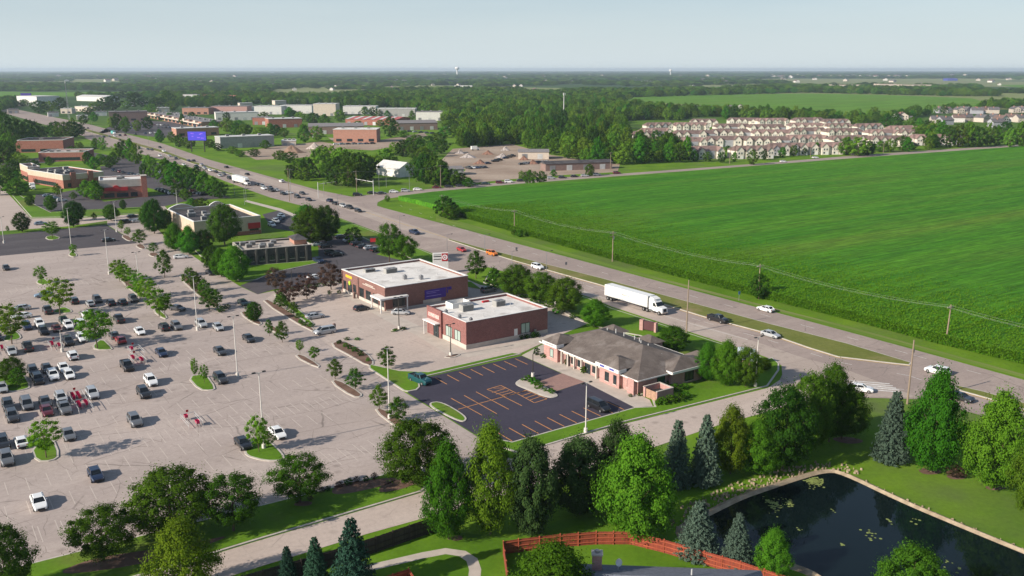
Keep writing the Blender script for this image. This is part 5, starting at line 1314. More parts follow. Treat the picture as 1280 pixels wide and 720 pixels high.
# white gabled barn beyond the highway
p, q = G(499,222), G(519,220)
d = q-p; t = thing('barn', 'white gabled barn with a pale grey roof across the highway', 'barn', p, math.atan2(d.y, d.x)); L = d.length; H = 8.0
w = MB().box(0, L, 0, 22, 0, H*.6); w.sweep([(0,H*.6-.01),(L,H*.6-.01),(L/2,H*1.0)], .0, 22); w.build('wall', M_wmet, t)
r_ = MB(); 
for s in (0, 1):
    x0, x1 = (-.5, L/2) if s == 0 else (L+.5, L/2)
    z0, z1 = H*.6-.2, H*1.0+.1
    r_.add([(x0,-.5,z0),(x1,-.5,z1),(x1,22.5,z1),(x0,22.5,z0),(x0,-.5,z0+.25),(x1,-.5,z1+.25),(x1,22.5,z1+.25),(x0,22.5,z0+.25)], [(0,1,2,3),(4,5,6,7),(0,1,5,4),(2,3,7,6),(1,2,6,5),(3,0,4,7)])
r_.build('roof', M_lroof, t); MB().box(L*.35, L*.65, -.1, -.005, .02, 3.6).build('barn_door', M_galv, t); window(t, 'y', L*.4, L*.6, 5, 6, 2)

# --- townhouses
M_cl = plain('cream_siding', (.66,.60,.525), .9); M_tr = ground('brown_shingles', (.135,.092,.082), (.19,.135,.12), .4, 2)
M_gr2 = ground('rosy_shingles', (.19,.125,.11), (.26,.18,.16), .4, 2)
M_gr = ground('grey_shingles', (.10,.095,.10), (.15,.14,.145), .4, 2); M_gsid = plain('grey_siding', (.34,.34,.37), .9); M_stb = plain('tan_stone_base', (.36,.28,.23), .9)
def gable_meshes(w, d, H, rise, x0, y0, yd):
    """front-facing gable: wall prism and its roof"""
    g = MB().sweep([(x0,.02),(x0+w,.02),(x0+w,H),(x0+w/2,H+rise),(x0,H)], y0-.0, yd)
    r_ = MB(); o = .35
    for s in (0, 1):
        xa = x0-o if s == 0 else x0+w+o; za = H-o*rise/(w/2)
        vs = [(xa,y0-o,za),(x0+w/2,y0-o,H+rise),(x0+w/2,yd,H+rise),(xa,yd,za)]
        vs += [(a,b,c+.22) for a,b,c in vs]; r_.add(vs, [(0,1,2,3),(4,5,6,7),(0,1,5,4),(2,3,7,6),(1,2,6,5),(3,0,4,7)])
    return g, r_
TH = {}
def townhouse_parts(n, variant):
    k = (n, variant)
    if k in TH: return TH[k]
    q = random.Random(variant*7+n); UW = 7.2; L = n*UW; D = 12; E0 = 5.6; out = []; tr = (M_tr, M_gr2, M_tr)[variant % 3]
    out.append(('wall', MB().box(0, L, 0, D, 0, E0).mesh('wall', M_cl), []))
    o = .5; out.append(('roof', MB().add([(-o,-o,E0),(L+o,-o,E0),(L+o,D+o,E0),(-o,D+o,E0),(2.5,D/2,E0+3.0),(L-2.5,D/2,E0+3.0)], [(0,1,5,4),(2,3,4,5),(1,2,5),(3,0,4),(3,2,1,0)]).mesh('roof', tr), []))
    for i in range(n):
        if q.random() < .16:
            g2 = MB().box(i*UW+.3, i*UW+UW-.3, -.5, .5, 0, E0-.05); out.append(('bay', g2.mesh('bay', M_gsid), [])); continue
        w = UW*q.choice((.62,.8,.72)); x0 = i*UW+q.uniform(.1,UW-w-.1); y0 = -q.uniform(1.0,3.0)
        H = E0-.2+q.uniform(-.3,.6); rise = w*.52
        g, r_ = gable_meshes(w, D, H, rise, x0, y0, D*.45)
        gm = M_gsid if q.random() < .15 else M_cl
        wins = []
        f = MB(); pn = MB()
        for (a, b, z0, z1) in ((x0+w*.2, x0+w*.42, 3.2, 4.7), (x0+w*.58, x0+w*.8, 3.2, 4.7), (x0+w*.15, x0+w*.45, .8, 2.2)):
            m1 = MB().box(a, b, y0-.08, y0-.005, z0, z1).mesh('window', M_white); m2 = MB().box(a+.12, b-.12, y0-.1, y0-.085, z0+.12, z1-.12).mesh('pane', GL); wins.append(('window', m1, [('pane', m2, [])]))
        wins.append(('garage_door', MB().box(x0+w*.55, x0+w*.95, y0-.06, y0-.005, .03, 2.3).mesh('garage_door', M_white), []))
        out.append(('gable', g.mesh('gable', gm), [('gable_roof', r_.mesh('gable_roof', tr), [])] ))
        out += wins
    for i in range(n):
        x0 = i*UW+1; out.append(('rear_window', MB().box(x0, x0+1.6, D+.005, D+.08, 3.2, 4.6).mesh('rear_window', GL), []))
    TH[k] = out; return out
def put_parts(parts, root):
    for nm, me, kids in parts:
        c = bpy.data.objects.new(nm, me); link(c, root)
        for n2, m2, _ in kids: link(bpy.data.objects.new(n2, m2), c)
ROWS = [('front', [(858,199.5,4,8),(914,198,4,6),(963,195,4,8),(1008,193,5,9)], 'facing the cross road'),
        ('second', [(800,187,3,3),(826,186,4,3),(842,185.5,4,3),(882,184.5,5,3),(934,184,5,3),(985,183.5,5,4),(1036,183.5,5,4),(1088,183,5,5),(1138,182,4,6),(1172,181.5,3,12)], 'in the second row'),
        ('third', [(790,178,3,2),(804,172.5,4,2),(842,175,5,2),(892,174,5,2),(940,174,5,2),(986,173,5,3),(1034,173,5,4),(1082,173.5,4,5),(1126,175,4,8)], 'in the third row'),
        ('fourth', [(806,164,4,0),(846,165,5,1),(894,166,5,2),(940,166,5,2),(986,165,5,2),(1030,165,4,3),(1072,166.5,4,6),(1110,169,4,8)], 'in the fourth row'),
        ('fifth', [(866,158,4,0),(908,157.5,5,0),(950,157.5,5,1),(992,158,5,2),(1034,159,4,3)], 'in the last row by the field')]
vi = 0
for nm, items, ph in ROWS:
    for i, (px, py, n, rz) in enumerate(items):
        vi += 1
        t = thing('townhouse_block', 'cream gabled townhouse block %s, %s from the left' % (ph, ORD[i]), 'townhouses', G(px+((vi*31) % 9)-4, py+((vi*17) % 5)*.4-.8), R(rz+3+((vi*53) % 19)-9), 'cream townhouses beyond the cornfield')
        put_parts(townhouse_parts(n, vi % 3), t)
# far-right houses
def house_parts(v):
    k = ('h', v)
    if k in TH: return TH[k]
    q = random.Random(v+50); L, D, E0 = q.uniform(12,15), 11, 5.4; rm = (M_gr, M_tr, M_gr)[v % 3]; wm = (plain('tan_siding', (.48,.42,.36), .9), plain('white_siding', (.60,.57,.53), .9), M_gsid)[v % 3]
    out = [('wall', MB().sweep([(0,0),(D,0),(D,E0),(D/2,E0+3.4),(0,E0)], 0, L).mesh('wall', wm), [])]
    r_ = MB(); o = .5
    for s in (0, 1):
        xa = -o if s == 0 else D+o; za = E0-o*3.4/(D/2)
        vs = [(xa,-o,za),(D/2,-o,E0+3.4),(D/2,L+o,E0+3.4),(xa,L+o,za)]; vs += [(a,b,c+.25) for a,b,c in vs]
        r_.add(vs, [(0,1,2,3),(4,5,6,7),(0,1,5,4),(2,3,7,6),(1,2,6,5),(3,0,4,7)])
    out.append(('roof', r_.mesh('roof', rm), [('chimney', MB().box(D*.3, D*.3+1, L*.5, L*.5+1, E0+1, E0+4.4).mesh('chimney', M_bricko), [])]))
    out.append(('garage', MB().box(D+.003, D+5, 1, 7.5, 0, 3).mesh('garage', wm), [('garage_roof', MB().add([(D-.1,.6,3),(D+5.4,.6,3),(D+5.4,7.9,3),(D-.1,7.9,3),(D,4.2,5),(D+5,4.2,5)], [(0,1,5,4),(2,3,4,5),(1,2,5),(3,0,4),(3,2,1,0)]).mesh('garage_roof', rm), [])]))
    for a, z in ((1.5,3.3),(4.8,3.3),(8,3.3),(1.5,.8),(8,.8)): out.append(('window', MB().box(a, a+1.4, -.1, -.005, z, z+1.4).mesh('window', GL), []))
    out.append(('door', MB().box(4.9, 6, -.1, -.005, .02, 2.2).mesh('door', M_brn), []))
    TH[k] = out; return out
HS = [(1173,141.5),(1184,141.8),(1196,142),(1208,141.5),(1218,142),(1229,142.5),(1239,141.5),(1249,142),(1266,141),(1280,141),(1180,155),(1192,156),(1206,153),(1217,152),(1229,153),(1240,152),(1252,154),(1257,159),(1272,152),(1286,153),(1123,150),(1133,150)]
for i, (px, py) in enumerate(sorted(HS)):
    t = thing('house', 'small gabled house at the right edge, %s from the left of its cluster' % (ORD[i] if i < 20 else ('twenty-first','twenty-second')[i-20]), 'house', G(px, py), R((i*37) % 50-20+(90 if i % 2 else 0)), 'houses at the right edge beyond the field')
    put_parts(house_parts(i % 3), t)
# scattered far houses among the woods
FH = [(760,133),(716,131),(724,132),(748,139),(770,140),(800,141),(815,142),(823,141),(912,139),(920,138),(735,134),(490,112),(435,110),(366,113),(445,109),(500,101),(540,107),(640,101),(655,114),(668,114),(750,96),(680,103),(880,101),(890,99),(850,97.5),(1000,97),(1012,97),(1024,97),(1036,97),(1048,97),(1060,97),(1072,97),(1084,97),(1096,97),(1108,97),(1120,97),(1130,97),(965,97.5),(975,97.5),(985,97.5),(1260,100),(1240,103),(1220,101),(620,95),(555,94.5),(412,113),(70,96),(180,98),(290,97),(240,104),(140,101)]
q = random.Random(77); FH += [(q.uniform(10,1270), q.uniform(94.5,111)) for _ in range(80)]
for i, (px, py) in enumerate(FH):
    s_ = 'pale house among the far woods near the horizon' if py < 105 else 'pale house half hidden in the woods beyond the townhouses' if px > 700 else 'pale far house beyond the white warehouses'
    t = thing('house', s_, 'house', G(px, py), R(i*29 % 80-40), {'pale house among the far woods near the horizon': 'far houses near the horizon', 'pale house half hidden in the woods beyond the townhouses': 'houses in the woods', 'pale far house beyond the white warehouses': 'far houses beyond the warehouses'}[s_])
    if py < 105: k = 2.2 if py < 99 else 1.5; t.scale = (k*1.3, k*1.3, k)
    for nm, me, kids in house_parts(1 if i % 2 else 0)[:2]: link(bpy.data.objects.new(nm, me), t)

# --- house, fences, chimney at the bottom
f = G(744,708,5.3)
hs = thing('bungalow', 'grey shingled house roof with chimney and dish inside the red fence', 'house', (f.x-3.9, f.y-7.6, 0), R(-4))
MB().box(0, 22, 0, 10.6, 0, 3.6).build('wall', M_cl, hs)
MB().add([(-.6,-.6,3.6),(22.6,-.6,3.6),(22.6,11.2,3.6),(-.6,11.2,3.6),(2,10.6,5.2),(19,10.6,5.2)][:4] + [(3.2,5.3,5.9),(18.2,5.3,5.9)], [(0,1,5,4),(2,3,4,5),(1,2,5),(3,0,4),(3,2,1,0)]).build('roof', plain('blue_grey_shingles', (.15,.16,.19), .9, var=.3, scale=3), hs)
o = MB().box(3.0, 4.1, 7.4, 8.4, 3.7, 6.9).build('chimney', M_brickp, hs); MB().box(2.9, 4.2, 7.3, 8.5, 6.903, 7.05).build('cap', M_stone, o); MB().tube((3.55,7.9,7.05), (3.55,7.9,7.35), .25, n=8).build('flue', M_metal, o)
o = MB().tube((6,8.4,4.3), (6,8.4,5.6), .05, n=6).build('satellite_dish', M_galv, hs)
d_ = MB(); c0 = Vector((6,8.2,5.7)); ax = Vector((.5,-.8,.35)).normalized(); e1 = ax.orthogonal().normalized(); g1 = ax.cross(e1)
vs = [c0]; 
for k, rr in ((1,.25),(2,.45)):
    for i in range(14): t = i*2*math.pi/14; vs.append(c0+e1*(rr*math.cos(t))+g1*(rr*math.sin(t))+ax*(.35*rr*rr))
d_.add(vs, [(0,1+i,1+(i+1)%14) for i in range(14)]+[(1+i,15+i,15+(i+1)%14,1+(i+1)%14) for i in range(14)]); d_.build('dish', M_galv, o)
MB().tube((14,6.5,5.5), (14,6.5,6.2), .1, n=8).build('vent_pipe', M_galv, hs)
def fence(name, label, pts, h, mat, step=2.4, post=.12, board=.14, cap=0, ped=True, railm=None):
    t = thing(name, label, 'fence', (0,0,0)); bd = MB(); rl = MB(); q = random.Random(len(label))
    for a, b in zip(pts, pts[1:]):
        d = b-a; L = d.length; d.normalize(); n_ = Vector((-d.y, d.x, 0))
        k = 0.0
        while k < L-.02:
            p = a+d*k; e = a+d*min(L, k+board*.93); w = n_*.012; hh = h*q.uniform(.985,1.01)
            bd.add([tuple(p-w), tuple(e-w), tuple(e+w), tuple(p+w)] + [tuple(x+Vector((0,0,hh))) for x in (p-w, e-w, e+w, p+w)], [(4,5,6,7),(0,1,5,4),(1,2,6,5),(2,3,7,6),(3,0,4,7)]); k += board
        for z in (.35, h*.5, h-.3):
            p, e = a-n_*.09, b-n_*.09; w = n_*.03
            rl.add([tuple(x+Vector((0,0,zz))) for zz in (z, z+.11) for x in (p-w, e-w, e+w, p+w)], [(0,3,2,1),(4,5,6,7),(0,1,5,4),(1,2,6,5),(2,3,7,6),(3,0,4,7)])
        m = max(1, round(L/step))
        for i in range(m+1):
            if i == m and b is not pts[-1]: continue
            p = a+d*(L*i/m)-n_*.06; pm = MB().box(p.x-post/2, p.x+post/2, p.y-post/2, p.y+post/2, 0, h+.08)
            pm.frustum((p.x-post*.7,p.x+post*.7,p.y-post*.7,p.y+post*.7), (p.x-.01,p.x+.01,p.y-.01,p.y+.01), h+.083, h+.18); pm.build('post', railm or mat, t)
    bd.build('boards', mat, t); rl.build('rails', railm or mat, t); return t
def wood(name, c1, c2):
    m, nt, b = _new(name); geo = nt.nodes.new('ShaderNodeNewGeometry')
    col = mixc(nt, geo.outputs['Random Per Island'], c1, c2)
    nt.links.new(mixc(nt, .5, col, mixc(nt, noisef(nt, coords(nt, scale=(3,3,.6)), 1.5, 5), (.35,.35,.35), (.65,.65,.65)), 'OVERLAY'), b.inputs['Base Color']); b.inputs['Roughness'].default_value = .85
    MATS[name] = m; return m
M_redw = wood('red_stained_wood', (.19,.034,.017), (.27,.054,.025)); M_redr = plain('red_rail', (.36,.085,.042), .8, var=.2)
fence('red_fence', 'red-stained wooden fence curving between the yard and the pond', [G(638,760),G(629,693),G(648,690),G(700,684),G(745,680.5),G(788,680.5),G(830,691),G(880,706),G(925,719),G(985,739),G(1040,757)], 1.85, M_redw, railm=M_redr)
fence('dark_fence', 'dark stained wooden fence along the lower side of the access road', [G(250,757),G(330,733),G(400,713),G(470,690.5),G(512,675.5),G(553,661.5)], 2.2, wood('dark_stained_wood', (.035,.026,.022), (.06,.045,.038)), railm=plain('dark_rail', (.04,.03,.026), .8))
fence('red_fence', 'short red fence around the neighbouring yard below the garden path', [G(470,742),G(512,728),G(522,745)], 1.85, M_redw, railm=M_redr)
# ------------------------------------------------------------------ landmarks for labels
LM += [(170,452,'the cart corral with the black pickup'),(70,433,'the upper cart corral'),(100,508,'the busiest cart corral'),(240,528,'the near-empty cart corral'),
 (130,432,'the bright tree island'),(22,422,'the left-edge tree island'),(58,562,'the lower-left tree island'),(252,482,'the small grass island'),(330,565,'the rounded grass island'),
 (20,478,'the leafy left island'),(78,388,'the upper tree island'),(297,470,'the middle lot pole'),(247,412,'the upper lot pole'),(330,560,'the lower lot pole'),
 (200,385,'the long diagonal island'),(137,343,'the pole in the empty lot'),(220,655,'the lot verge trees'),(445,487,'the ring-drive islands'),(360,420,'the sapling islands'),
 (480,389,'the first brick shop'),(600,437,'the second brick shop'),(548,336,'the white pylon sign'),(350,330,'the dark-fronted restaurant'),(488,330,'the tall trees by the first shop'),
 (270,300,'the arched beige store'),(400,300,'the broad tree at the dark lot'),(785,378,'the semi truck'),(860,410,'the tall utility pole'),(1137,490,'the pole at the exit'),
 (1165,560,'the bright oval lawn trees'),(960,430,'the exit drive'),(555,270,'the field-corner bushes'),(445,252,'the signal mast'),(395,240,'the highway crossing'),
 (300,228,'the waiting white semi'),(88,277,'the dark tree on the cross drive'),(160,275,'the dark upper lot corner'),(155,220,'the red restaurants'),(700,225,'the salvage yard'),(1075,190,'the hedgerow by the townhouses')]
# ------------------------------------------------------------------ vehicles
M_tyre = plain('tyre_rubber', (.018,.018,.018), .9); M_rim = plain('wheel_rim', (.35,.35,.36), .35, .7)
M_hl = plain('headlight_lens', (.75,.76,.78), .15, spec=.8); M_tl = plain('taillight_lens', (.38,.012,.012), .25, spec=.8)
M_bump = plain('black_trim', (.022,.022,.024), .6)
CGL = glass('car_glass', (.010,.013,.016))
COL = {'white': (.78,.78,.77), 'silver': (.46,.47,.48), 'grey': (.16,.165,.175), 'dark grey': (.055,.058,.065), 'black': (.012,.012,.014), 'dark blue': (.018,.032,.075),
       'maroon': (.13,.018,.026), 'red': (.36,.018,.022), 'teal': (.012,.085,.10), 'orange': (.62,.17,.02), 'pale blue': (.22,.29,.36), 'dark green': (.02,.05,.04), 'charcoal': (.03,.032,.037)}
def paint(c):
    n = 'car_paint_' + c.replace(' ', '_')
    if n in MATS: return MATS[n]
    m, nt, b = _new(n); b.inputs['Base Color'].default_value = c4(COL[c]); b.inputs['Roughness'].default_value = .32
    b.inputs['Coat Weight'].default_value = .7; b.inputs['Coat Roughness'].default_value = .06; b.inputs['Metallic'].default_value = .0 if c in ('white','black','red','orange') else .25
    MATS[n] = m; return m
# side profiles: length, width, body stations (x, z shoulder), greenhouse (x0 low, x0 high, x1 high, x1 low), roof z, shoulder z
CAR = {
 'sedan':   dict(L=4.8, W=1.84, hood=.88, sh=.98, rf=1.45, gh=(-1.95,-1.25,.35,1.15), nose=.62, tail=.96, bed=None),
 'suv':     dict(L=4.7, W=1.9,  hood=1.08,sh=1.12,rf=1.72, gh=(-2.25,-2.0,.35,1.05), nose=.75, tail=1.10, bed=None),
 'minivan': dict(L=5.1, W=1.98, hood=1.0, sh=1.10,rf=1.76, gh=(-2.45,-2.2,.75,1.7), nose=.7, tail=1.10, bed=None),
 'pickup':  dict(L=5.7, W=2.0,  hood=1.18,sh=1.20,rf=1.85, gh=(-.75,-.6,.85,1.35), nose=.85, tail=1.18, bed=(-2.75,-.85)),
 'hatchback': dict(L=4.2, W=1.8,hood=.92, sh=1.0, rf=1.5,  gh=(-1.95,-1.5,.3,1.05), nose=.65, tail=1.0, bed=None),
}
CM = {}
def loft(rings):
    vs = []; fs = []; n = len(rings[0])
    for r_ in rings: vs += r_
    for k in range(len(rings)-1):
        for i in range(n-1): fs.append((k*n+i, k*n+i+1, (k+1)*n+i+1, (k+1)*n+i))
    fs.append(tuple(range(n-1,-1,-1))); m = (len(rings)-1)*n; fs.append(tuple(range(m, m+n)))
    return vs, fs
def car_meshes(kind, col):
    if (kind, col) in CM: return CM[(kind, col)]
    p = CAR[kind]; L, W = p['L']/2, p['W']/2; rf, sh = p['rf'], p['sh']; g = p['gh']
    rings = []
    st = [(-L, .84, .36, p['tail']*.80), (-L+.10, .92, .26, p['tail']), (-L+.6, .99, .22, sh*.995), (g[0], 1, .22, sh), (0, 1, .22, sh), (g[3], 1, .22, p['hood']+.07), (L-.55, .97, .22, p['hood']), (L-.14, .88, .27, p['nose']+.12), (L, .76, .34, p['nose'])]
    st.sort(key=lambda s: s[0])
    for x, k, z0, z1 in st:
        w = W*k; zm = z0+(z1-z0)*.55
        rings.append([(x,-w*.93,z0),(x,-w,zm),(x,-w*.97,z1-.10),(x,-w*.88,z1),(x,w*.88,z1),(x,w*.97,z1-.10),(x,w,zm),(x,w*.93,z0)])
    vs, fs = loft(rings); b = MB().add(vs, fs)
    if p['bed']:                                   # an open load bed: dark floor inside raised sides
        x0, x1 = p['bed']; 
        b.box(x0, x1, -W*.86, -W*.76, sh-.02, sh+.14).box(x0, x1, W*.76, W*.86, sh-.02, sh+.14).box(x0-.02, x0+.08, -W*.759, W*.759, sh-.02, sh+.13)
    # roof slab and pillars in body colour
    wt = W*.70; wl = W*.86
    b.frustum((g[1]-.05,g[2]+.05,-wt-.02,wt+.02), (g[1]+.12,g[2]-.12,-wt+.10,wt-.10), rf-.05, rf)
    for (xa, xb) in ((g[0],g[1]),(g[3],g[2])):
        for s in (-1, 1): b.tube((xa, s*wl, sh-.03), (xb, s*wt, rf-.03), .055, .05, 5)
    if kind != 'pickup' or True:
        for s in (-1, 1):
            b.tube(((g[1]+g[2])/2-.1, s*(wl), sh-.03), ((g[1]+g[2])/2-.1, s*wt, rf-.03), .05, .045, 5)
    for s in (-1, 1): b.box(g[3]-.55, g[3]-.35, s*W*1.02-.10, s*W*1.02+.10, sh, sh+.14)
    body = b.mesh('body', paint(col)); body.shade_smooth() if False else None
    out = [('body', body)]
    gl = MB().add([(g[0],-wl,sh-.06),(g[3],-wl,sh-.06),(g[3],wl,sh-.06),(g[0],wl,sh-.06),(g[1],-wt,rf-.045),(g[2],-wt,rf-.045),(g[2],wt,rf-.045),(g[1],wt,rf-.045)], [(3,2,1,0),(4,5,6,7),(0,1,5,4),(1,2,6,5),(2,3,7,6),(3,0,4,7)])
    out.append(('windows', gl.mesh('windows', CGL)))
    wr = .33 if kind not in ('pickup','suv') else .38
    for sx in (-L*.62, L*.64):
        for s in (-1, 1):
            y = s*(W-.10); t = MB().tube((sx,y-.11,wr), (sx,y+.11,wr), wr, n=14).mesh('wheel', M_tyre); r_ = MB().tube((sx,y+s*.112,wr), (sx,y+s*.125,wr), wr*.6, n=10).mesh('rim', M_rim); out.append(('wheel', t, ('rim', r_)))
    for s in (-1, 1):
        yh = s*W*.62
        out.append(('headlight', MB().frustum((L-.22,L-.05,yh-.2,yh+.2), (L-.26,L-.12,yh-.17,yh+.17), p['nose']-.07, p['nose']+.10).mesh('headlight', M_hl)))
        out.append(('taillight', MB().box(-L-.02, -L+.12, s*W*.72-.16, s*W*.72+.16, p['tail']*.68, p['tail']*.88).mesh('taillight', M_tl)))
    bm_ = MB().box(L-.04, L+.03, -W*.5, W*.5, .36, .56).box(-L-.03, -L+.06, -W*.7, W*.7, .36, .52)
    if p['bed']: bm_.box(p['bed'][0]+.08, p['bed'][1], -W*.755, W*.755, sh+.003, sh+.03)
    out.append(('bumper', bm_.mesh('bumper', M_bump)))
    CM[(kind, col)] = out; return out
def car(px, py, kind, col, ang, label=None, z=.03, detail=True, group=None, off=None):
    p = G(px, py); p.z = z
    nm = {'suv': 'parked_suv', 'sedan': 'parked_car', 'minivan': 'minivan', 'pickup': 'pickup_truck', 'hatchback': 'parked_car'}[kind]
    t = bpy.data.objects.new(nm, None); link(t); t.location = p; t.rotation_euler = (0, 0, ang); t.empty_display_size = .5
    lab = label or where_label('%s %s' % (col, {'suv':'SUV'}.get(kind, kind)), px, py)
    USED[lab] = 1
    tag(t, lab, {'suv':'SUV','hatchback':'car','sedan':'car'}.get(kind, kind), group)
    for it in car_meshes(kind, col):
        if not detail and it[0] in ('headlight','taillight','bumper'): continue
        c = bpy.data.objects.new(it[0], it[1]); link(c, t)
        if len(it) > 2 and detail: link(bpy.data.objects.new(it[2][0], it[2][1]), c)
    return t
v_, u_ = AV, AU; vb = AV+math.pi; ub = AU+math.pi
LOTCARS = [(8,337,'sedan','black',v_),(136,302,'sedan','charcoal',u_),(55,371,'sedan','pale blue',ub),(93,379,'suv','black',vb),(113,382,'sedan','silver',vb),(122,377.5,'suv','charcoal',v_),(139,381,'sedan','black',vb),(153.5,380,'sedan','charcoal',vb),(167,376.5,'suv','dark grey',v_),
 (26,388,'sedan','silver',ub),(60,391,'pickup','charcoal',vb),(27,398,'sedan','white',ub),(222,388,'sedan','dark grey',v_+.5),(149,402,'pickup','black',vb),(34,411,'suv','dark blue',v_),(50,408,'suv','white',v_),(55,417,'suv','black',v_),(71,413,'sedan','maroon',vb),(80,403,'sedan','dark green',v_),(86,410,'suv','white',v_),(101,407,'minivan','white',vb),(108,397,'suv','white',vb),
 (175,417,'sedan','white',v_),(205,412,'suv','charcoal',vb),(221,411,'suv','grey',v_),(252,408,'suv','silver',v_),(273,412,'hatchback','silver',v_),(311,426,'sedan','charcoal',v_),(86,430,'suv','black',v_),(103,426,'suv','white',v_),(143,422,'sedan','dark grey',vb),(151,428,'sedan','red',vb),
 (35,437,'pickup','charcoal',vb),(15,442,'sedan','silver',v_),(91,448,'suv','white',vb),(202,444,'sedan','dark blue',v_),(275,442,'sedan','dark grey',v_),(42,468,'suv','dark grey',v_),(48,478,'suv','black',v_),(59,464,'sedan','charcoal',v_),(67,473,'suv','white',v_),(80,463,'sedan','white',v_),(87,472,'hatchback','white',v_),
 (159,461,'pickup','black',v_),(189,480,'suv','white',v_),(180,495,'suv','charcoal',v_),(276,477,'suv','dark grey',v_),(3,488,'sedan','silver',v_),(116,496,'suv','silver',v_),(11,511,'suv','charcoal',v_),(34,509,'minivan','grey',v_),(57,506,'sedan','dark grey',v_),(77,502,'suv','silver',v_),(59,517,'sedan','maroon',v_),(81,514,'pickup','grey',v_),(16,524.5,'suv','dark grey',v_),(169,530,'suv','grey',v_),
 (86,547,'sedan','grey',v_),(27,556,'sedan','white',vb),(4,558,'suv','charcoal',v_),(9,578,'suv','grey',v_),(120,598,'hatchback','dark blue',v_),(49,632,'sedan','white',v_),(304,558,'sedan','black',v_),(347,545,'sedan','white',v_),(-6,410,'suv','grey',v_),(-3,424,'sedan','black',v_)]
for a in LOTCARS: car(a[0], a[1], a[2], a[3], a[4])
OTHERS = [(51,281,'sedan','pale blue',u_),(88,277,'suv','black',u_),(166,272,'sedan','charcoal',u_),(158,279,'suv','black',u_),(172,278,'sedan','silver',u_),(226,323,'sedan','white',u_-.2),(304,381,'sedan','dark green',v_),(263,343,'sedan','black',v_),
 (406,417,'minivan','silver',ub),(394,398,'sedan','silver',u_),(452,388,'hatchback','charcoal',u_),(501,393,'sedan','silver',v_+.9),(394,349,'sedan','white',u_),(611,365,'suv','grey',u_+.1),(525,478,'pickup','teal',v_+.15),(748,511.5,'minivan','black',v_),
 (397,307,'sedan','white',u_),(407,310,'suv','black',u_),(414,318,'suv','charcoal',u_),(421,320,'sedan','black',u_),(398,328,'pickup','dark blue',v_),(414,292,'sedan','black',u_),(426,298,'sedan','black',u_),(437,302,'sedan','white',u_),(446,307,'suv','charcoal',u_+.1),(454,310,'sedan','dark grey',u_),(463,312,'sedan','silver',u_),(472,315,'suv','black',u_)]
for a in OTHERS: car(*a)
HWANG = R(-55)
HWC = [(518,292.5,'pickup','dark blue',HWANG),(419,256,'sedan','charcoal',HWANG+math.pi),(429,259,'suv','silver',HWANG),(437.5,261,'suv','charcoal',HWANG),(448,265,'sedan','black',HWANG),
 (447,245,'suv','black',R(5)),(465,242.5,'sedan','black',R(5)),(477,243,'sedan','dark grey',R(8)),(492,241,'sedan','white',R(8)),(507,240,'suv','silver',R(8)),(522,238,'sedan','white',R(8)),(546,235.5,'sedan','maroon',R(8)),(561,234.5,'sedan','black',R(8)),(575,233.5,'sedan','charcoal',R(8)),(589,232.3,'suv','dark grey',R(8)),(607,231,'sedan','dark green',R(8)),(625,229.5,'suv','maroon',R(8)),(636,228.6,'suv','white',R(8)),(651,227,'sedan','charcoal',R(10)),(661,226,'sedan','dark grey',R(10)),(689,224,'suv','silver',R(12)),(703,223,'sedan','charcoal',R(12)),(718,221.6,'sedan','black',R(12)),(731,220.8,'sedan','silver',R(12)),(746,219.6,'suv','silver',R(12)),(771,217.5,'suv','maroon',R(14)),(1019,198,'sedan','white',R(14)),(979,203,'sedan','white',R(14)),
 (339,239.5,'pickup','charcoal',HWANG),(361,242.5,'sedan','white',R(20)),(378,243,'sedan','dark grey',HWANG),(322,232,'sedan','black',HWANG),(287,224,'suv','charcoal',HWANG),(280,219,'suv','grey',HWANG),(263,214,'sedan','white',HWANG),(283,210,'sedan','charcoal',HWANG+math.pi),(200,185,'sedan','black',HWANG),(200,195.5,'sedan','white',HWANG),(338,236,'sedan','charcoal',HWANG),
 (577,314,'sedan','red',HWANG-.1),(615,319,'suv','orange',HWANG),(672,336,'suv','white',HWANG),(897,402,'pickup','black',HWANG),(957,389,'sedan','white',HWANG+math.pi),(963,421,'sedan','silver',HWANG),(1171,467,'suv','white',R(-48)+math.pi),(1075,489,'sedan','white',R(-22)),(1200,500,'sedan','charcoal',HWANG),(190,188,'sedan','charcoal',HWANG),(212,196,'sedan','silver',HWANG),(252,207,'sedan','silver',HWANG+math.pi),(160,183,'suv','black',HWANG),(230,207,'sedan','white',HWANG),(242,202,'sedan','charcoal',HWANG+math.pi),(220,199,'suv','grey',HWANG),(175,186,'sedan','silver',HWANG),(150,176,'sedan','dark grey',HWANG+math.pi),(128,164,'sedan','silver',HWANG),(110,161,'sedan','black',HWANG),(95,155,'suv','white',HWANG+math.pi),(309,219,'sedan','charcoal',HWANG+math.pi),(352,228,'suv','white',HWANG+math.pi),(246,209.5,'suv','charcoal',HWANG),(330,237,'suv','white',HWANG),(346,239,'sedan','silver',HWANG),(354,243.5,'sedan','black',HWANG),(328,233.5,'sedan','grey',HWANG),(372,247.5,'suv','dark grey',HWANG),(386,251,'sedan','charcoal',HWANG),(270,216,'sedan','black',HWANG),(275,220.5,'sedan','silver',HWANG),(256,211.5,'suv','silver',HWANG),(236,202,'sedan','dark blue',HWANG),(205,190,'suv','white',HWANG),(185,187.5,'sedan','grey',HWANG),(412,252.5,'suv','dark blue',HWANG+math.pi)]
for a in HWC:
    t = car(*a, label=where_label('%s %s on the road' % (a[3], {'suv':'SUV'}.get(a[2], a[2])), a[0], a[1])); t.location.z = .05
q = random.Random(21)
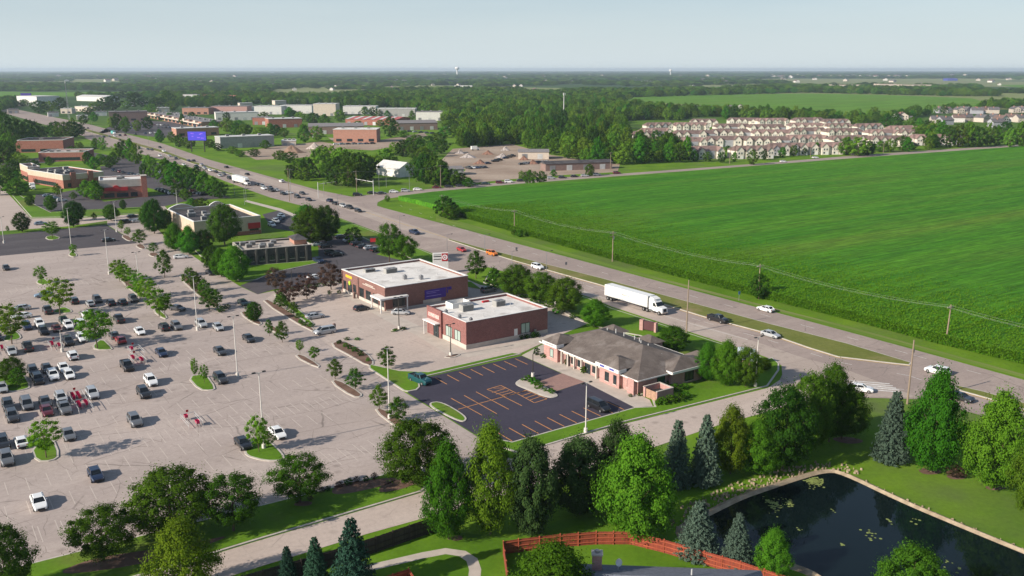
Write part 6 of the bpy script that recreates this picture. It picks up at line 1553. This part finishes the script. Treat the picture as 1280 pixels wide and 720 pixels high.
def rowcars(n, a, b, ang, where, skip=0., kinds=('sedan','suv','suv','sedan')):
    pa, pb = G(*a), G(*b)
    for k in range(n):
        if q.random() < skip: continue
        p = pa.lerp(pb, k/max(1, n-1)); px, py = pix(p); c = q.choice(['silver','white','dark grey','charcoal','grey','black','dark blue','pale blue','maroon'])
        kd = q.choice(kinds)
        car(px, py, kd, c, ang, '%s car %s' % (c, where), detail=False, group='cars %s' % where)
rowcars(10, (142,214), (178,222), v_, 'in the lot behind the red restaurants', .1)
rowcars(8, (146,222), (174,228), v_, 'in the second row behind the red restaurants', .1)
rowcars(6, (181,212), (210,219), u_, 'parked under the belt of trees by the highway', .1)
rowcars(5, (199,238), (216,243), u_, 'beside the red awning restaurant', .0)
rowcars(5, (238,240), (256,244), u_, 'at the far side of the restaurant lots', .0)
rowcars(3, (60,246), (78,252), u_, 'in front of the red restaurant block', .0)
rowcars(14, (150,160), (212,160), v_, 'in the near row of the strip mall lot', .15)
rowcars(14, (155,156), (210,157), v_, 'in the far row of the strip mall lot', .15)
rowcars(12, (130,172), (200,166), v_, 'in the lower row of the strip mall lot', .2)
rowcars(6, (340,283), (352,272), v_, 'in the lot beside the arched beige store', .1)
rowcars(7, (420,181), (466,180), u_, 'in front of the orange brick office', .1)
rowcars(5, (586,211), (606,210), v_, 'lined up in the salvage yard', 0, ('pickup','sedan'))
rowcars(6, (512,165), (548,168), u_, 'beside the brown shed', 0, ('pickup','minivan'))
rowcars(8, (610,205), (640,196), u_, 'stored among the salvage heaps', .1, ('pickup','sedan'))
rowcars(7, (652,206), (684,203), u_, 'behind the long dark yard shed', .1)
# --- trucks
M_trk = plain('truck_white', (.78,.77,.75), .4, coat=.3, var=.03); M_chr = plain('chrome', (.6,.6,.6), .2, .9)
def semi(px, py, ang, label, det=True):
    p = G(px, py); t = thing('semi_truck', label, 'truck', (p.x, p.y, .04), ang)
    tr = MB().box(-8.1, 8.1, -1.3, 1.3, 1.15, 4.1).build('trailer', M_trk, t)
    MB().box(-8.2, -8.103, -1.25, 1.25, 1.2, 4.0).build('rear_door', M_galv, tr)
    MB().box(-8.0, 8.0, -1.31, -1.303, 1.15, 1.4).box(-8.0, 8.0, 1.303, 1.31, 1.15, 1.4).build('side_rail', M_galv, tr)
    MB().box(-1.5, -.3, -1.312, -1.303, 2.5, 2.8).box(-.2, .9, -1.312, -1.303, 2.55, 2.75).box(1.0, 1.4, -1.312, -1.303, 2.55, 2.75).build('trailer_lettering', plain('grey_lettering', (.30,.28,.27), .6), tr)
    MB().box(-7.6, -4.6, -1.1, 1.1, .75, 1.14).box(2.0, 9.4, -.5, .5, .7, 1.0).build('chassis', M_bump, t)
    cb = MB().add(*loft([[(8.6,-1.2,.8),(8.6,-1.2,3.6),(8.6,1.2,3.6),(8.6,1.2,.8)],[(9.9,-1.2,.8),(9.9,-1.2,3.7),(9.9,1.2,3.7),(9.9,1.2,.8)],[(11.0,-1.2,.8),(10.8,-1.15,2.95),(10.8,1.15,2.95),(11.0,1.2,.8)],[(11.4,-1.15,.7),(11.4,-1.1,2.0),(11.4,1.1,2.0),(11.4,1.15,.7)],[(13.1,-.95,.6),(13.0,-.9,1.75),(13.0,.9,1.75),(13.1,.95,.6)]]))
    cb.build('cab', M_trk, t)
    MB().add([(11.0,-1.12,2.15),(11.0,1.12,2.15),(10.78,1.05,2.95),(10.78,-1.05,2.95),(11.42,-1.1,2.03),(11.42,1.1,2.03),(10.95,1.02,2.9),(10.95,-1.02,2.9)], [(4,5,6,7),(0,3,7,4),(1,5,6,2),(3,2,6,7),(0,4,5,1)]).box(10.0, 10.75, -1.215, -1.19, 2.0, 2.8).box(10.0, 10.75, 1.19, 1.215, 2.0, 2.8).build('windscreen', CGL, t)
    MB().frustum((8.7,10.4,-1.1,1.1), (8.7,9.1,-1.0,1.0), 3.66, 4.1).build('wind_deflector', M_trk, t)
    MB().box(13.1, 13.25, -.95, .95, .5, .85).build('bumper', M_chr, t); MB().box(13.05, 13.12, -.5, .5, .9, 1.6).build('grille', M_bump, t)
    for s in (-1, 1):
        MB().box(12.8, 13.1, s*.82-.13, s*.82+.13, 1.0, 1.3).build('headlight', M_hl, t)
        MB().tube((10.0,s*1.18,.75), (8.9,s*1.18,.75), .33, n=10).build('fuel_tank', M_chr, t)
        MB().box(11.0, 11.1, s*1.45-.12, s*1.45+.12, 1.9, 2.5).tube((11.05,s*1.2,2.2), (11.05,s*1.4,2.2), .03, n=5).build('mirror', M_bump, t)
        for x in (-6.9, -5.6, 6.7, 8.0, 12.2):
            w = MB().tube((x,s*1.28,.52), (x,s*(.85 if x < 12 else 1.0),.52), .52, n=16).build('wheel', M_tyre, t)
            MB().tube((x,s*1.285,.52), (x,s*1.30,.52), .28, n=10).build('rim', M_rim, w)
    return t
semi(786,381, R(-54), 'white semi truck with a long box trailer on the near carriageway')
semi(300,229.5, R(-53), 'white semi truck waiting far up the highway in traffic')
def boxtruck(px, py, ang, label, col, L=6.5):
    p = G(px, py); t = thing('box_truck', label, 'truck', (p.x, p.y, .04), ang)
    MB().box(-L/2, L/2-1.9, -1.2, 1.2, .9, 3.3).build('box', col, t)
    MB().add(*loft([[(L/2-1.8,-1.05,.5),(L/2-1.8,-1.0,2.4),(L/2-1.8,1.0,2.4),(L/2-1.8,1.05,.5)],[(L/2-.9,-1.05,.5),(L/2-1.0,-.95,2.35),(L/2-1.0,.95,2.35),(L/2-.9,1.05,.5)],[(L/2,-1.0,.5),(L/2,-.95,1.3),(L/2,.95,1.3),(L/2,1.0,.5)]])).build('cab', M_trk, t)
    MB().add([(L/2-.86,-.93,1.45),(L/2-.86,.93,1.45),(L/2-.98,.85,2.25),(L/2-.98,-.85,2.25)], [(0,1,2,3)]).build('windscreen', CGL, t)
    for x in (-L/2+1.2, L/2-1.0):
        for s in (-1, 1): MB().tube((x,s*1.1,.45), (x,s*.8,.45), .45, n=12).build('wheel', M_tyre, t)
boxtruck(41,237, v_, 'small white box truck beside the red brick wing', M_trk)
boxtruck(142,168, R(-50), 'turquoise-backed truck far up the highway crossing', plain('turquoise_box', (.10,.38,.36), .5), 8)
boxtruck(594,188, R(20), 'white box truck parked at the back of the salvage yard', M_trk)

# ------------------------------------------------------------------ poles and lights
M_cpole = plain('concrete_pole', (.60,.57,.53), .7); M_wpole = plain('weathered_pole', (.25,.19,.14), .9); M_base = plain('pole_base_concrete', (.62,.58,.53), .9)
def lotlight(px, yb, yt, label, arms=2, mat=None, group=None, ang=None, base=True, r=.12, h=None, arm=.55):
    p = G(px, yb); H = h or hgt(px, yb, yt); t = thing('street_lamp', label, 'street lamp', (p.x, p.y, .02), AU if ang is None else ang, group)
    m = mat or M_cpole
    MB().tube((0,0,.02), (0,0,H-.1), r, r*.6, 10).build('pole', m, t)
    if base: MB().tube((0,0,0), (0,0,.85), .34, .32, 12).build('pole_base', M_base, t)
    for k in range(arms):
        s = 1 if k == 0 else -1
        MB().tube((0,0,H-.15), (s*arm,0,H-.05), .05, n=6).build('arm', m, t)
        MB().frustum((min(s*arm,s*(arm+.6)),max(s*arm,s*(arm+.6)),-.2,.2), (min(s*arm,s*(arm+.55)),max(s*arm,s*(arm+.55)),-.15,.15), H-.12, H+.04).build('lamp_head', M_pole_dark, t)
for px, yb, yt, lab in [(732,541,478,'white lamp post at the edge of the dark parking lot'),(330,561,465,'white lot light on the rounded grass island'),(297,471,395,'tall white lot light in the open middle of the lot'),(247,413,345,'white lot light beside the two silver cars'),(487,524,435,'tall white lot light on the ring-drive island'),(219,672,597,'grey lot light rising from the verge trees'),(944,484,421,'white lamp post at the highway exit drive'),(136.5,343,287,'white lot light in the empty upper lot'),(90,315,260,'tall white lot light at the edge of the dark upper lot'),(5,304,271,'white lot light at the left edge of the dark upper lot'),(175.5,372,315,'white lot light on the long diagonal island'),(146,290,252,'white lot light at the corner of the dark upper lot'),(80,274,236,'thin lot light in the restaurant lot'),(222,262,236,'thin lot light behind the arched beige store'),(78,440,412,'thin pole beside the upper cart corral')]:
    lotlight(px, yb, yt, lab)
lotlight(499,412,371, 'brown lamp post in front of the first brick shop', mat=M_pole_dark)
lotlight(563.5,445,405, 'brown lamp post in front of the second brick shop', mat=M_pole_dark)
lotlight(666,471,442, 'short dark lamp post on the island by the clinic', mat=M_pole_dark, arms=1)
lotlight(366,371,336, 'brown lamp post by the purple-leaved trees', mat=M_pole_dark, arms=1)
for i, (px, yb, yt) in enumerate([(606,314,293),(559,314,293),(683,347,314),(423,276,243),(858,417,350),(500,289,270),(640,333,314),(308,252,228),(293,244,224),(306,256,236),(364,250,212),(474,237,213),(483,234,214),(512,240,217),(405,246,227),(186,181,164),(220,196,180),(116,168,152),(137,176,160)]):
    big = (px in (858,))
    if big: continue
    lotlight(px, yb, yt, where_label('slim highway lamp post', px, yb), arms=1, mat=M_metal, ang=HWANG+math.pi/2, base=False, r=.10, arm=1.6)
wires = []
def upole(px, yb, yt, label, cross=True, mat=None, extra=False):
    p = G(px, yb); H = hgt(px, yb, yt); t = thing('utility_pole', label, 'utility pole', (p.x, p.y, 0), HWANG+math.pi/2)
    MB().tube((0,0,0), (0,0,H), .19, .12, 10).build('pole', mat or M_wpole, t)
    if cross:
        MB().box(-1.3, 1.3, -.06, .06, H-.75, H-.6).build('crossarm', M_wpole, t)
        for x in (-1.2, -.5, .5, 1.2): MB().tube((x,0,H-.6), (x,0,H-.4), .05, n=6).build('insulator', M_galv, t)
    if extra:
        MB().tube((.35,.1,H-2.6), (.35,.1,H-1.7), .25, n=12).build('transformer', M_galv, t)
        MB().box(-1.3, 1.3, -.06, .06, H-1.7, H-1.55).build('crossarm', M_wpole, t)
    return t, p, H
PL = [upole(553,268,243,'wooden utility pole by the field-corner bushes'), upole(643,290,262,'wooden utility pole above the small field bush'), upole(765.5,327,289,'wooden utility pole with crossarms and transformer in the cornfield verge',extra=True), upole(948,366,330,'wooden utility pole rising behind the lone field tree'), upole(1182,430,381,'leaning wooden utility pole at the corn edge near the exit'), upole(1460,498,434,'wooden utility pole beyond the right edge')]
S.objects.unlink if False else None
PL[4][0].rotation_euler = (R(0), R(2.5), HWANG+math.pi/2)
upole(858,416,350,'dark slender pole between the semi truck and the black pickup', cross=False, mat=M_wpole); upole(1134,505,425,'dark slender pole standing at the highway exit', cross=False)
wp = thing('power_line', 'pair of thin power lines strung along the cornfield poles', 'power line', (0,0,0))
n_ = Vector((math.cos(HWANG+math.pi/2), math.sin(HWANG+math.pi/2), 0))
for s in (-1.2, 1.2, -.5):
    m = MB()
    for (_, a, ha), (_, b, hb) in zip(PL, PL[1:]):
        A_, B_ = a+n_*s+Vector((0,0,ha-.4)), b+n_*s+Vector((0,0,hb-.4)); pts = []
        for k in range(9):
            t = k/8; pp = A_.lerp(B_, t); pp.z -= 4*t*(1-t)*1.3; pts.append(pp)
        m.path(pts, .010, 4)
    m.build('wire', plain('wire_metal', (.36,.36,.34), .6), wp)
PL2 = [upole(362,252,210,'utility pole by the highway lawn crossing'), upole(446,240,213,'utility pole at the signal crossing'), upole(551,235,206,'utility pole beside the barn trees'), upole(763,213,190,'utility pole along the cross road by the hedgerow'), upole(912,205,184,'utility pole in front of the first townhouse block'), upole(1013,197,179,'second utility pole in front of the townhouses'), upole(1104,191,176,'third utility pole in front of the townhouses'), upole(1199,184,168,'utility pole near the right-hand houses'), upole(1249,182,165,'last utility pole toward the right edge')]
wp = thing('power_line', 'thin power line strung along the cross road', 'power line', (0,0,0)); m = MB()
for (_, a, ha), (_, b, hb) in zip(PL2, PL2[1:]):
    A_, B_ = a+Vector((0,0,ha-.4)), b+Vector((0,0,hb-.4)); pts = []
    for k in range(9): t = k/8; pp = A_.lerp(B_, t); pp.z -= 4*t*(1-t)*1.5; pts.append(pp)
    m.path(pts, .022, 4)
m.build('wire', MATS['wire_metal'], wp)
# signal mast, monopole, radio mast, water tower
p = G(467,244); t = thing('traffic_signal', 'traffic signal with a long mast arm at the crossing', 'traffic signal', p, R(150))
MB().tube((0,0,0), (0,0,7.5), .2, .15, 8).build('pole', M_galv, t); MB().tube((0,0,6.5), (11,0,7.4), .12, .07, 8).build('mast_arm', M_galv, t)
for x in (4, 7, 10): MB().box(x-.2, x+.2, -.2, .1, 6.1, 7.2).build('signal_head', M_frame, t)
p = G(398,247); t = thing('traffic_signal', 'traffic signal with its mast arm over the near carriageway', 'traffic signal', p, R(30))
MB().tube((0,0,0), (0,0,7.5), .2, .15, 8).build('pole', M_galv, t); MB().tube((0,0,6.5), (9,0,7.2), .12, .07, 8).build('mast_arm', M_galv, t)
for x in (4, 7): MB().box(x-.2, x+.2, -.2, .1, 6.0, 7.1).build('signal_head', M_frame, t)
p = G(704.5,152); H = hgt(704.5,152,116); t = thing('phone_mast', 'slim pale phone mast rising from the wood', 'mast', p, 0)
MB().tube((0,0,0), (0,0,H), .7, .4, 10).build('pole', M_galv, t); 
for k in range(3): a = k*2.1; MB().box(1.6*math.cos(a)-.3, 1.6*math.cos(a)+.3, 1.6*math.sin(a)-.3, 1.6*math.sin(a)+.3, H-3, H-.2).tube((0,0,H-1.5), (1.6*math.cos(a),1.6*math.sin(a),H-1.5), .1, n=5).build('antenna_panel', M_galv, t)
p = G(86.5,150); H = hgt(86.5,150,104); t = thing('radio_mast', 'grey lattice radio mast beyond the highway bend', 'mast', p, 0)
lt = MB(); 
for k in range(3):
    a = k*2.094; lt.tube((1.3*math.cos(a),1.3*math.sin(a),0), (.3*math.cos(a),.3*math.sin(a),H), .12, n=5)
for i in range(14):
    z0, z1 = H*i/14, H*(i+1)/14
    for k in range(3):
        a, b = k*2.094, (k+1)*2.094; r0, r1 = 1.3-z0/H, 1.3-z1/H; lt.tube((r0*math.cos(a),r0*math.sin(a),z0), (r1*math.cos(b),r1*math.sin(b),z1), .07, n=4)
lt.build('lattice', M_metal, t); MB().tube((0,0,H), (0,0,H+2), .5, n=8).build('antenna', M_galv, t)
for px, s_, lab in ((571.5,1.0,'white bulb water tower standing on the horizon'),(838,.6,'smaller pale water tower far right on the horizon')):
    p = G(px, 95.5); H = hgt(px,95.5,83.6 if s_ == 1 else 86.6); t = thing('water_tower', lab, 'water tower', p, 0); k = H/45
    prof = [(4.5,0),(3.6,6),(3.2,24),(4,30),(9,34),(10.5,39),(8.5,43.5),(3,45),(.3,45.4)]; vs = []; fs = []; n = 16
    for r_, z in prof: vs += [(r_*k*math.cos(2*math.pi*i/n), r_*k*math.sin(2*math.pi*i/n), z*k) for i in range(n)]
    for j in range(len(prof)-1):
        for i in range(n): fs.append((j*n+i, j*n+(i+1)%n, (j+1)*n+(i+1)%n, (j+1)*n+i))
    MB().add(vs[:4*n], fs[:3*n]).build('stem', M_white, t, True); MB().add(vs[3*n:], [tuple(a for a in f) for f in fs[:5*n]]).build('tank', M_white, t, True)

# ------------------------------------------------------------------ signs
p = G(551,342); t = thing('pylon_sign', 'white pylon sign with a red square holding a white ring, on a brick base', 'sign', p, R(12)); k = 1.0
H = hgt(551,342,316)
MB().box(-2.1, 2.1, -.5, .5, 0, 1.6).build('base', M_brickd, t)
MB().box(-2.3, 2.3, -.32, .32, 1.603, H).build('panel', M_white, t)
ps = MB().box(.35, 2.15, -.40, -.323, H-2.5, H-.15).build('red_square', M_red, t)
def disc(x, z, r0, r1, y, mat, name, par):
    m = MB(); n = 28; vs = []
    for r_ in (r0, r1):
        for i in range(n): a = 2*math.pi*i/n; vs.append((x+r_*math.cos(a), y, z+r_*math.sin(a)))
    m.add(vs, [(i,(i+1)%n,n+(i+1)%n,n+i) for i in range(n)] if r0 > 0 else [tuple(range(n,2*n))]); m.build(name, mat, par)
M_sw = plain('sign_white', (.85,.85,.85), .5, var=.0)
disc(1.25, H-1.32, .50, .80, -.404, M_sw, 'ring', ps); disc(1.25, H-1.32, 0, .25, -.405, M_sw, 'dot', ps)
MB().box(-2.15, .15, -.345, -.323, H-1.2, H-.9).box(-2.15, .15, -.345, -.323, H-2.0, H-1.75).box(-2.15, .15, -.345, -.323, H-.6, H-.45).build('name_strip', M_frame, t)
p = G(803,413); t = thing('monument_sign', 'brick monument sign with a dark panel on the lawn behind the clinic', 'sign', p, R(-35))
MB().box(-.6, .3, -.5, .5, 0, 2.7).build('pillar', M_brickp, t); MB().box(3.2, 3.7, -.5, .5, 0, 2.5).build('pillar', M_brickp, t); MB().box(.302, 3.198, -.3, .3, .4, 2.5).build('panel', plain('maroon_dark_panel', (.09,.035,.04), .5), t)
p = G(932,456); t = thing('monument_sign', 'pale blue-faced monument sign at the clinic\'s highway corner', 'sign', p, R(-30))
MB().box(-1.6, 1.6, -.3, .3, 0, 1.0).build('base', M_brickp, t); MB().box(-1.8, 1.8, -.25, .25, 1.003, 3.6).build('panel', plain('pale_blue_panel', (.40,.47,.54), .4), t)
p = G(248,190); t = thing('billboard', 'glowing blue screen billboard by the strip mall', 'billboard', p, R(-4)); H = hgt(248,190,164)
MB().box(-7.2, 7.2, -.5, .5, H-7.0, H).build('cabinet', M_frame, t); MB().box(-6.9, 6.9, -.6, -.503, H-6.7, H-.3).build('screen', emit('blue_screen', (.04,.03,.42), .4), t)
for x in (-5, 5): MB().tube((x,0,0), (x,0,H-7.0), .4, n=8).build('post', M_pole_dark, t)
q2 = random.Random(4); im = MB()
for k in range(9): x = q2.uniform(-6.2,3.8); z = H-1-q2.uniform(0,4.6); im.box(x, x+q2.uniform(.8,2.6), -.62, -.603, z-.6, z)
im.build('screen_image', emit('violet_screen', (.16,.08,.5), .5), t)
p = G(34,131); t = thing('gantry_sign', 'purple sign panel raised above the white works by the highway', 'sign', p, 0)
MB().box(-9, 9, -1, 1, 14, 20).build('panel', M_purple, t)
for x in (-6, 6): MB().tube((x,0,0), (x,0,14), .5, n=8).build('post', M_metal, t)
p = G(468,305); t = thing('monument_sign', 'dark sign with a red face on the highway lawn above the dark lot', 'sign', p, R(10))
MB().box(-1.6, 1.6, -.3, .3, 0, 2.4).build('cabinet', M_frame, t); MB().box(-1.4, .6, -.34, -.303, .8, 2.1).build('face', M_red, t)
# small road signs
for i, (px, yb, yt, c) in enumerate([(645.5,315,309,'g'),(707.5,333,327.5,'g'),(923.5,376,364,'b'),(1141,446,436,'g'),(636,342,336,'g'),(1013,505,497,'w')][:5]):
    p = G(px, yb); H = hgt(px, yb, yt); t = thing('road_sign', where_label('small road sign on a post', px, yb), 'road sign', p, HWANG+math.pi/2)
    MB().tube((0,0,0), (0,0,H), .05, n=6).build('post', M_metal, t); MB().box(-.4, .4, -.06, -.03, H-.9, H).build('plate', M_metal if c == 'g' else plain('blue_plate', (.12,.25,.42), .5), t)

# ------------------------------------------------------------------ cart corrals and carts
M_cart = plain('red_cart_plastic', (.55,.012,.095), .5)
def cart_meshes():
    b = MB(); b.add([(-.35,-.26,.45),(.38,-.2,.5),(.38,.2,.5),(-.35,.26,.45),(-.45,-.3,.98),(.5,-.26,.92),(.5,.26,.92),(-.45,.3,.98)], [(3,2,1,0),(0,1,5,4),(1,2,6,5),(2,3,7,6),(3,0,4,7)])
    f = MB()
    for s in (-1, 1): f.tube((-.4,s*.26,.12), (.4,s*.2,.12), .025, n=5); f.tube((-.4,s*.26,.12), (-.45,s*.28,1.0), .025, n=5)
    h = MB().tube((-.5,-.3,1.02), (-.5,.3,1.02), .03, n=6)
    w = []
    for x, y in ((-.38,.26),(-.38,-.26),(.38,.2),(.38,-.2)): w.append(MB().tube((x,y-.02,.07), (x,y+.02,.07), .07, n=8).mesh('wheel', M_tyre))
    return [('basket', b.mesh('basket', M_cart)), ('frame', f.mesh('frame', M_galv)), ('handle', h.mesh('handle', M_cart))] + [('wheel', m) for m in w]
CMX = cart_meshes()
def corral(px, py, ang, label, carts, where):
    p = G(px, py); t = thing('cart_corral', label, 'cart corral', (p.x, p.y, .03), ang)
    for s in (-1, 1):
        MB().path([(-2.6,s*1.2,0),(-2.6,s*1.2,1.0),(2.6,s*1.2,1.0),(2.6,s*1.2,0)], .04).path([(-2.6,s*1.2,.5),(2.6,s*1.2,.5)], .035).build('rail', M_galv, t)
    MB().path([(-2.6,-1.2,1.0),(-2.6,1.2,1.0)], .04).build('end_rail', M_galv, t)
    MB().box(-2.68, -2.64, -.22, .22, 1.2, 1.6).tube((-2.66,0,1.0), (-2.66,0,1.2), .03, n=5).build('sign_plate', M_red, t)
    ca, sa = math.cos(ang), math.sin(ang)
    for (x, y, a) in carts:
        c = thing('shopping_cart', 'red shopping cart nested in %s' % where, 'shopping cart', (p.x+x*ca-y*sa, p.y+x*sa+y*ca, .03), ang+a, 'red carts in %s' % where)
        for nm, m in CMX: link(bpy.data.objects.new(nm, m), c)
def nest(n, y, x0=-2.0, d=.42): return [(x0+d*k, y, math.pi) for k in range(n)]
corral(172,452, v_, 'cart corral beside the black pickup in the open lot', nest(3,-.6)+nest(4,.6,.2), 'the corral with the black pickup')
corral(70,434, v_, 'cart corral among the parked cars below the upper tree island', nest(4,-.6,-2)+nest(3,.5,.3), 'the upper corral')
corral(97,500, v_, 'busiest cart corral, between two silver SUVs', nest(6,-.6)+nest(6,.3), 'the far half of the busiest corral')
corral(105,511, v_, 'second corral frame below the busiest one', nest(5,-.6)+nest(4,.6), 'the near half of the busiest corral')
corral(240,529, v_, 'nearly empty cart corral in the open lower lot', nest(1,-.4,-2.2)+nest(2,.5,1.4), 'the nearly empty corral')
corral(1,440, v_, 'cart corral cut by the left edge of the photo', nest(3,.4), 'the left-edge corral')
corral(170,441, v_, 'cart corral with two stray carts behind the black pickup', nest(2,-.5), 'the corral behind the black pickup')
# ------------------------------------------------------------------ shrubs, grasses, small things
def shrubs(items, place, kinds=('shrub','shrubb'), group=None):
    for i, (px, py, w, h) in enumerate(items):
        tree(kinds[i % len(kinds)], px, py, None, w, '%s shrub %s' % (ORD[i] if i < 20 else 'last', place), group or 'shrubs '+place, h=h)
shrubs([(424,430,7,.9),(432,434,8,1.0),(437,437,8,1.1),(444,440,9,1.2),(451,445,9,1.2),(460,452,6,.9),(434,425,8,.7),(447,425,8,.6)], 'on the bed below the first brick shop', ('shrubd','shrubb'))
shrubs([(376,404,7,1),(382,407,12,1.0),(389,409,9,1.1),(372,398,8,1),(348,378,10,1.4),(356,383,9,1.0)], 'in the forecourt bed', ('shrubb','shrub'))
shrubs([(412,368,6,1.2),(424,367,6,1),(425,428,5,.6)], 'against the first brick shop', ('shrubd',))
shrubs([(504,412,9,.7),(494,414,10,.5)], 'at the foot of the brown lamp post', ('shrubd','shrubb'))
shrubs([(661,477,14,1.3),(667,481,14,1.4),(674,486,14,1.4),(689,492,11,1.0),(653,476,6,.6),(682,490,6,.8)], 'on the clinic\'s planting island', ('shrubb',))
shrubs([(671,444,9,1.7),(679,447,8,.9),(708,456,7,1.3),(729,466,10,1.4),(735,464,6,1.0),(753,475,8,1.1),(775,486,4,.8),(788,496,6,.6),(799,495,5,.6)], 'along the clinic\'s front', ('shrubd','shrub','yellow')[:2])
shrubs([(828,506,14,1.4),(838,504,16,1.6),(848,502,16,1.6),(857,498,14,1.4),(822,507,9,1.2),(846,488,18,1.3),(834,484,14,1.2),(856,486,12,1.1)], 'beside the bin enclosure', ('shrubb','shrubb','shrub'))
shrubs([(659,423,9,1.0),(667,422,8,1.4),(652,424,7,1.0),(672,421,7,1.1)], 'against the second brick shop\'s shaded wall', ('shrubd',))
shrubs([(1190,597,22,2.2),(1200,598,16,1.8)], 'with brown leaves between the bright lawn trees', ('purple',))
shrubs([(346,366,9,1.0),(356,364.5,9,1.0),(366,363,9,1.0),(376,361.5,9,1.0),(386,360,9,1.0),(396,358.5,9,1.0),(406,357,9,1.0),(416,355.5,9,1.0),(426,354,9,1.0)], 'of the low hedge left of the first brick shop', ('shrubd',))
shrubs([(402,616,10,.9),(410,614,9,.8),(424,610,12,1.0),(436,606,12,1.0),(446,604,9,1.1),(458,602,8,.9),(468,600,9,1.2),(372,629,8,.7),(388,626,8,.8)], 'on the verge below the lot', ('purple','shrubd'))
shrubs([(276,390,12,1.5),(284,386,10,1.2),(270,384,9,1.2),(246,352,9,1.2),(254,362,9,1.3),(240,348,8,1.2)], 'on the upper ring-drive island', ('shrubd',))
shrubs([(640,366,16,1.8),(655,372,16,1.8),(668,380,14,1.6),(684,384,14,1.6),(696,392,14,1.4),(716,398,10,1.2)], 'under the dark trees behind the second brick shop', ('shrubb','shrub'))
shrubs([(610,366,4,.6)], 'by the back drive', ('shrubd',))
# dirt heaps and yard clutter
def heap(px, py, w, h, label, mat, n=14):
    p = G(px, py); mpp = (p.y*CT+CAMH*ST)/FPX; q = random.Random(px); t = MB(); rs = w*mpp/2; vs = [(0,0,h)]; fs = []
    for k, f in ((1,.35),(2,.7),(3,1.0)):
        for i in range(n): a = 2*math.pi*i/n; rr = rs*f*q.uniform(.85,1.15); vs.append((rr*math.cos(a), rr*.7*math.sin(a), h*(1-f)**1.1*q.uniform(.8,1.1)))
    fs = [(0,1+i,1+(i+1)%n) for i in range(n)]
    for k in range(2): fs += [(1+k*n+i, 1+(k+1)*n+i, 1+(k+1)*n+(i+1)%n, 1+k*n+(i+1)%n) for i in range(n)]
    o = t.add(vs, fs).build('dirt_heap', mat); o.location = p; tag(o, label, 'heap'); return o
heap(365,191,32,6, 'large brown dirt mound behind the grey block building', ground('brown_soil', (.20,.13,.09), (.28,.19,.14), .3, 2))
heap(393,186,22,5, 'pale rubble heap beside the brown dirt mound', plain('pale_rubble', (.42,.36,.32), .9, var=.5, scale=.8))
for i, (px, py, w) in enumerate([(585,197,22),(610,193,16),(628,197,20),(600,205,18),(575,192,14),(655,200,14),(632,188,12),(666,205,14)]):
    heap(px, py, w, 3.2, '%s scrap heap in the salvage yard, counted from its entrance' % ORD[i], plain('rusty_scrap', (.22,.12,.085), .9, var=.6, scale=.5) if i % 2 else plain('grey_scrap', (.34,.30,.28), .8, var=.7, scale=.6))
# bollards along the back drive
for i, (px, py) in enumerate([(616,352),(635,364),(694,382.5),(742,394)]):
    p = G(px, py); o = MB().tube((0,0,0), (0,0,1.1), .22, n=10).tube((0,0,1.1), (0,0,1.25), .22, .08, 10).build('bollard', M_base); o.location = p; tag(o, '%s pale bollard along the back drive, counted from the pylon sign' % ORD[i], 'bollard', 'pale bollards by the back drive')
p = G(418,414); 
for i, (px, py) in enumerate([(418,413),(443,373)]):
    p = G(px, py); o = MB().box(-.3, .3, -.3, .3, 0, 1.5).frustum((-.35,.35,-.35,.35), (-.2,.2,-.2,.2), 1.503, 1.75).build('litter_bin', M_brn); o.location = p; o.rotation_euler = (0,0,GRID); tag(o, ('brown litter bin on the forecourt near the silver minivan','brown litter bin by the first brick shop\'s door')[i], 'litter bin')
p = G(887,468); o = MB().box(-.7, .7, -.5, .5, 0, .9).frustum((-.7,.7,-.5,.5), (-.6,.6,-.4,.4), .903, 1.0).build('utility_box', M_stone); o.location = p; tag(o, 'small pale utility box on the lawn at the clinic\'s end', 'utility box')

# ------------------------------------------------------------------ the air
hz = MB().box(-14000, 14000, -400, 20000, -1.0, 78).build('haze', bpy.data.materials.new('haze_air'))
hm = hz.data.materials[0]; hm.use_nodes = True; nt = hm.node_tree; nt.nodes.clear()
pv = nt.nodes.new('ShaderNodeVolumePrincipled'); pv.inputs['Color'].default_value = (.72,.86,1.0,1); pv.inputs['Density'].default_value = 6.8e-5; pv.inputs['Anisotropy'].default_value = .2
out = nt.nodes.new('ShaderNodeOutputMaterial'); nt.links.new(pv.outputs[0], out.inputs['Volume'])
tag(hz, 'pale blue haze hanging over the far woods', 'haze', kind='stuff')
print('objects', len(S.objects))
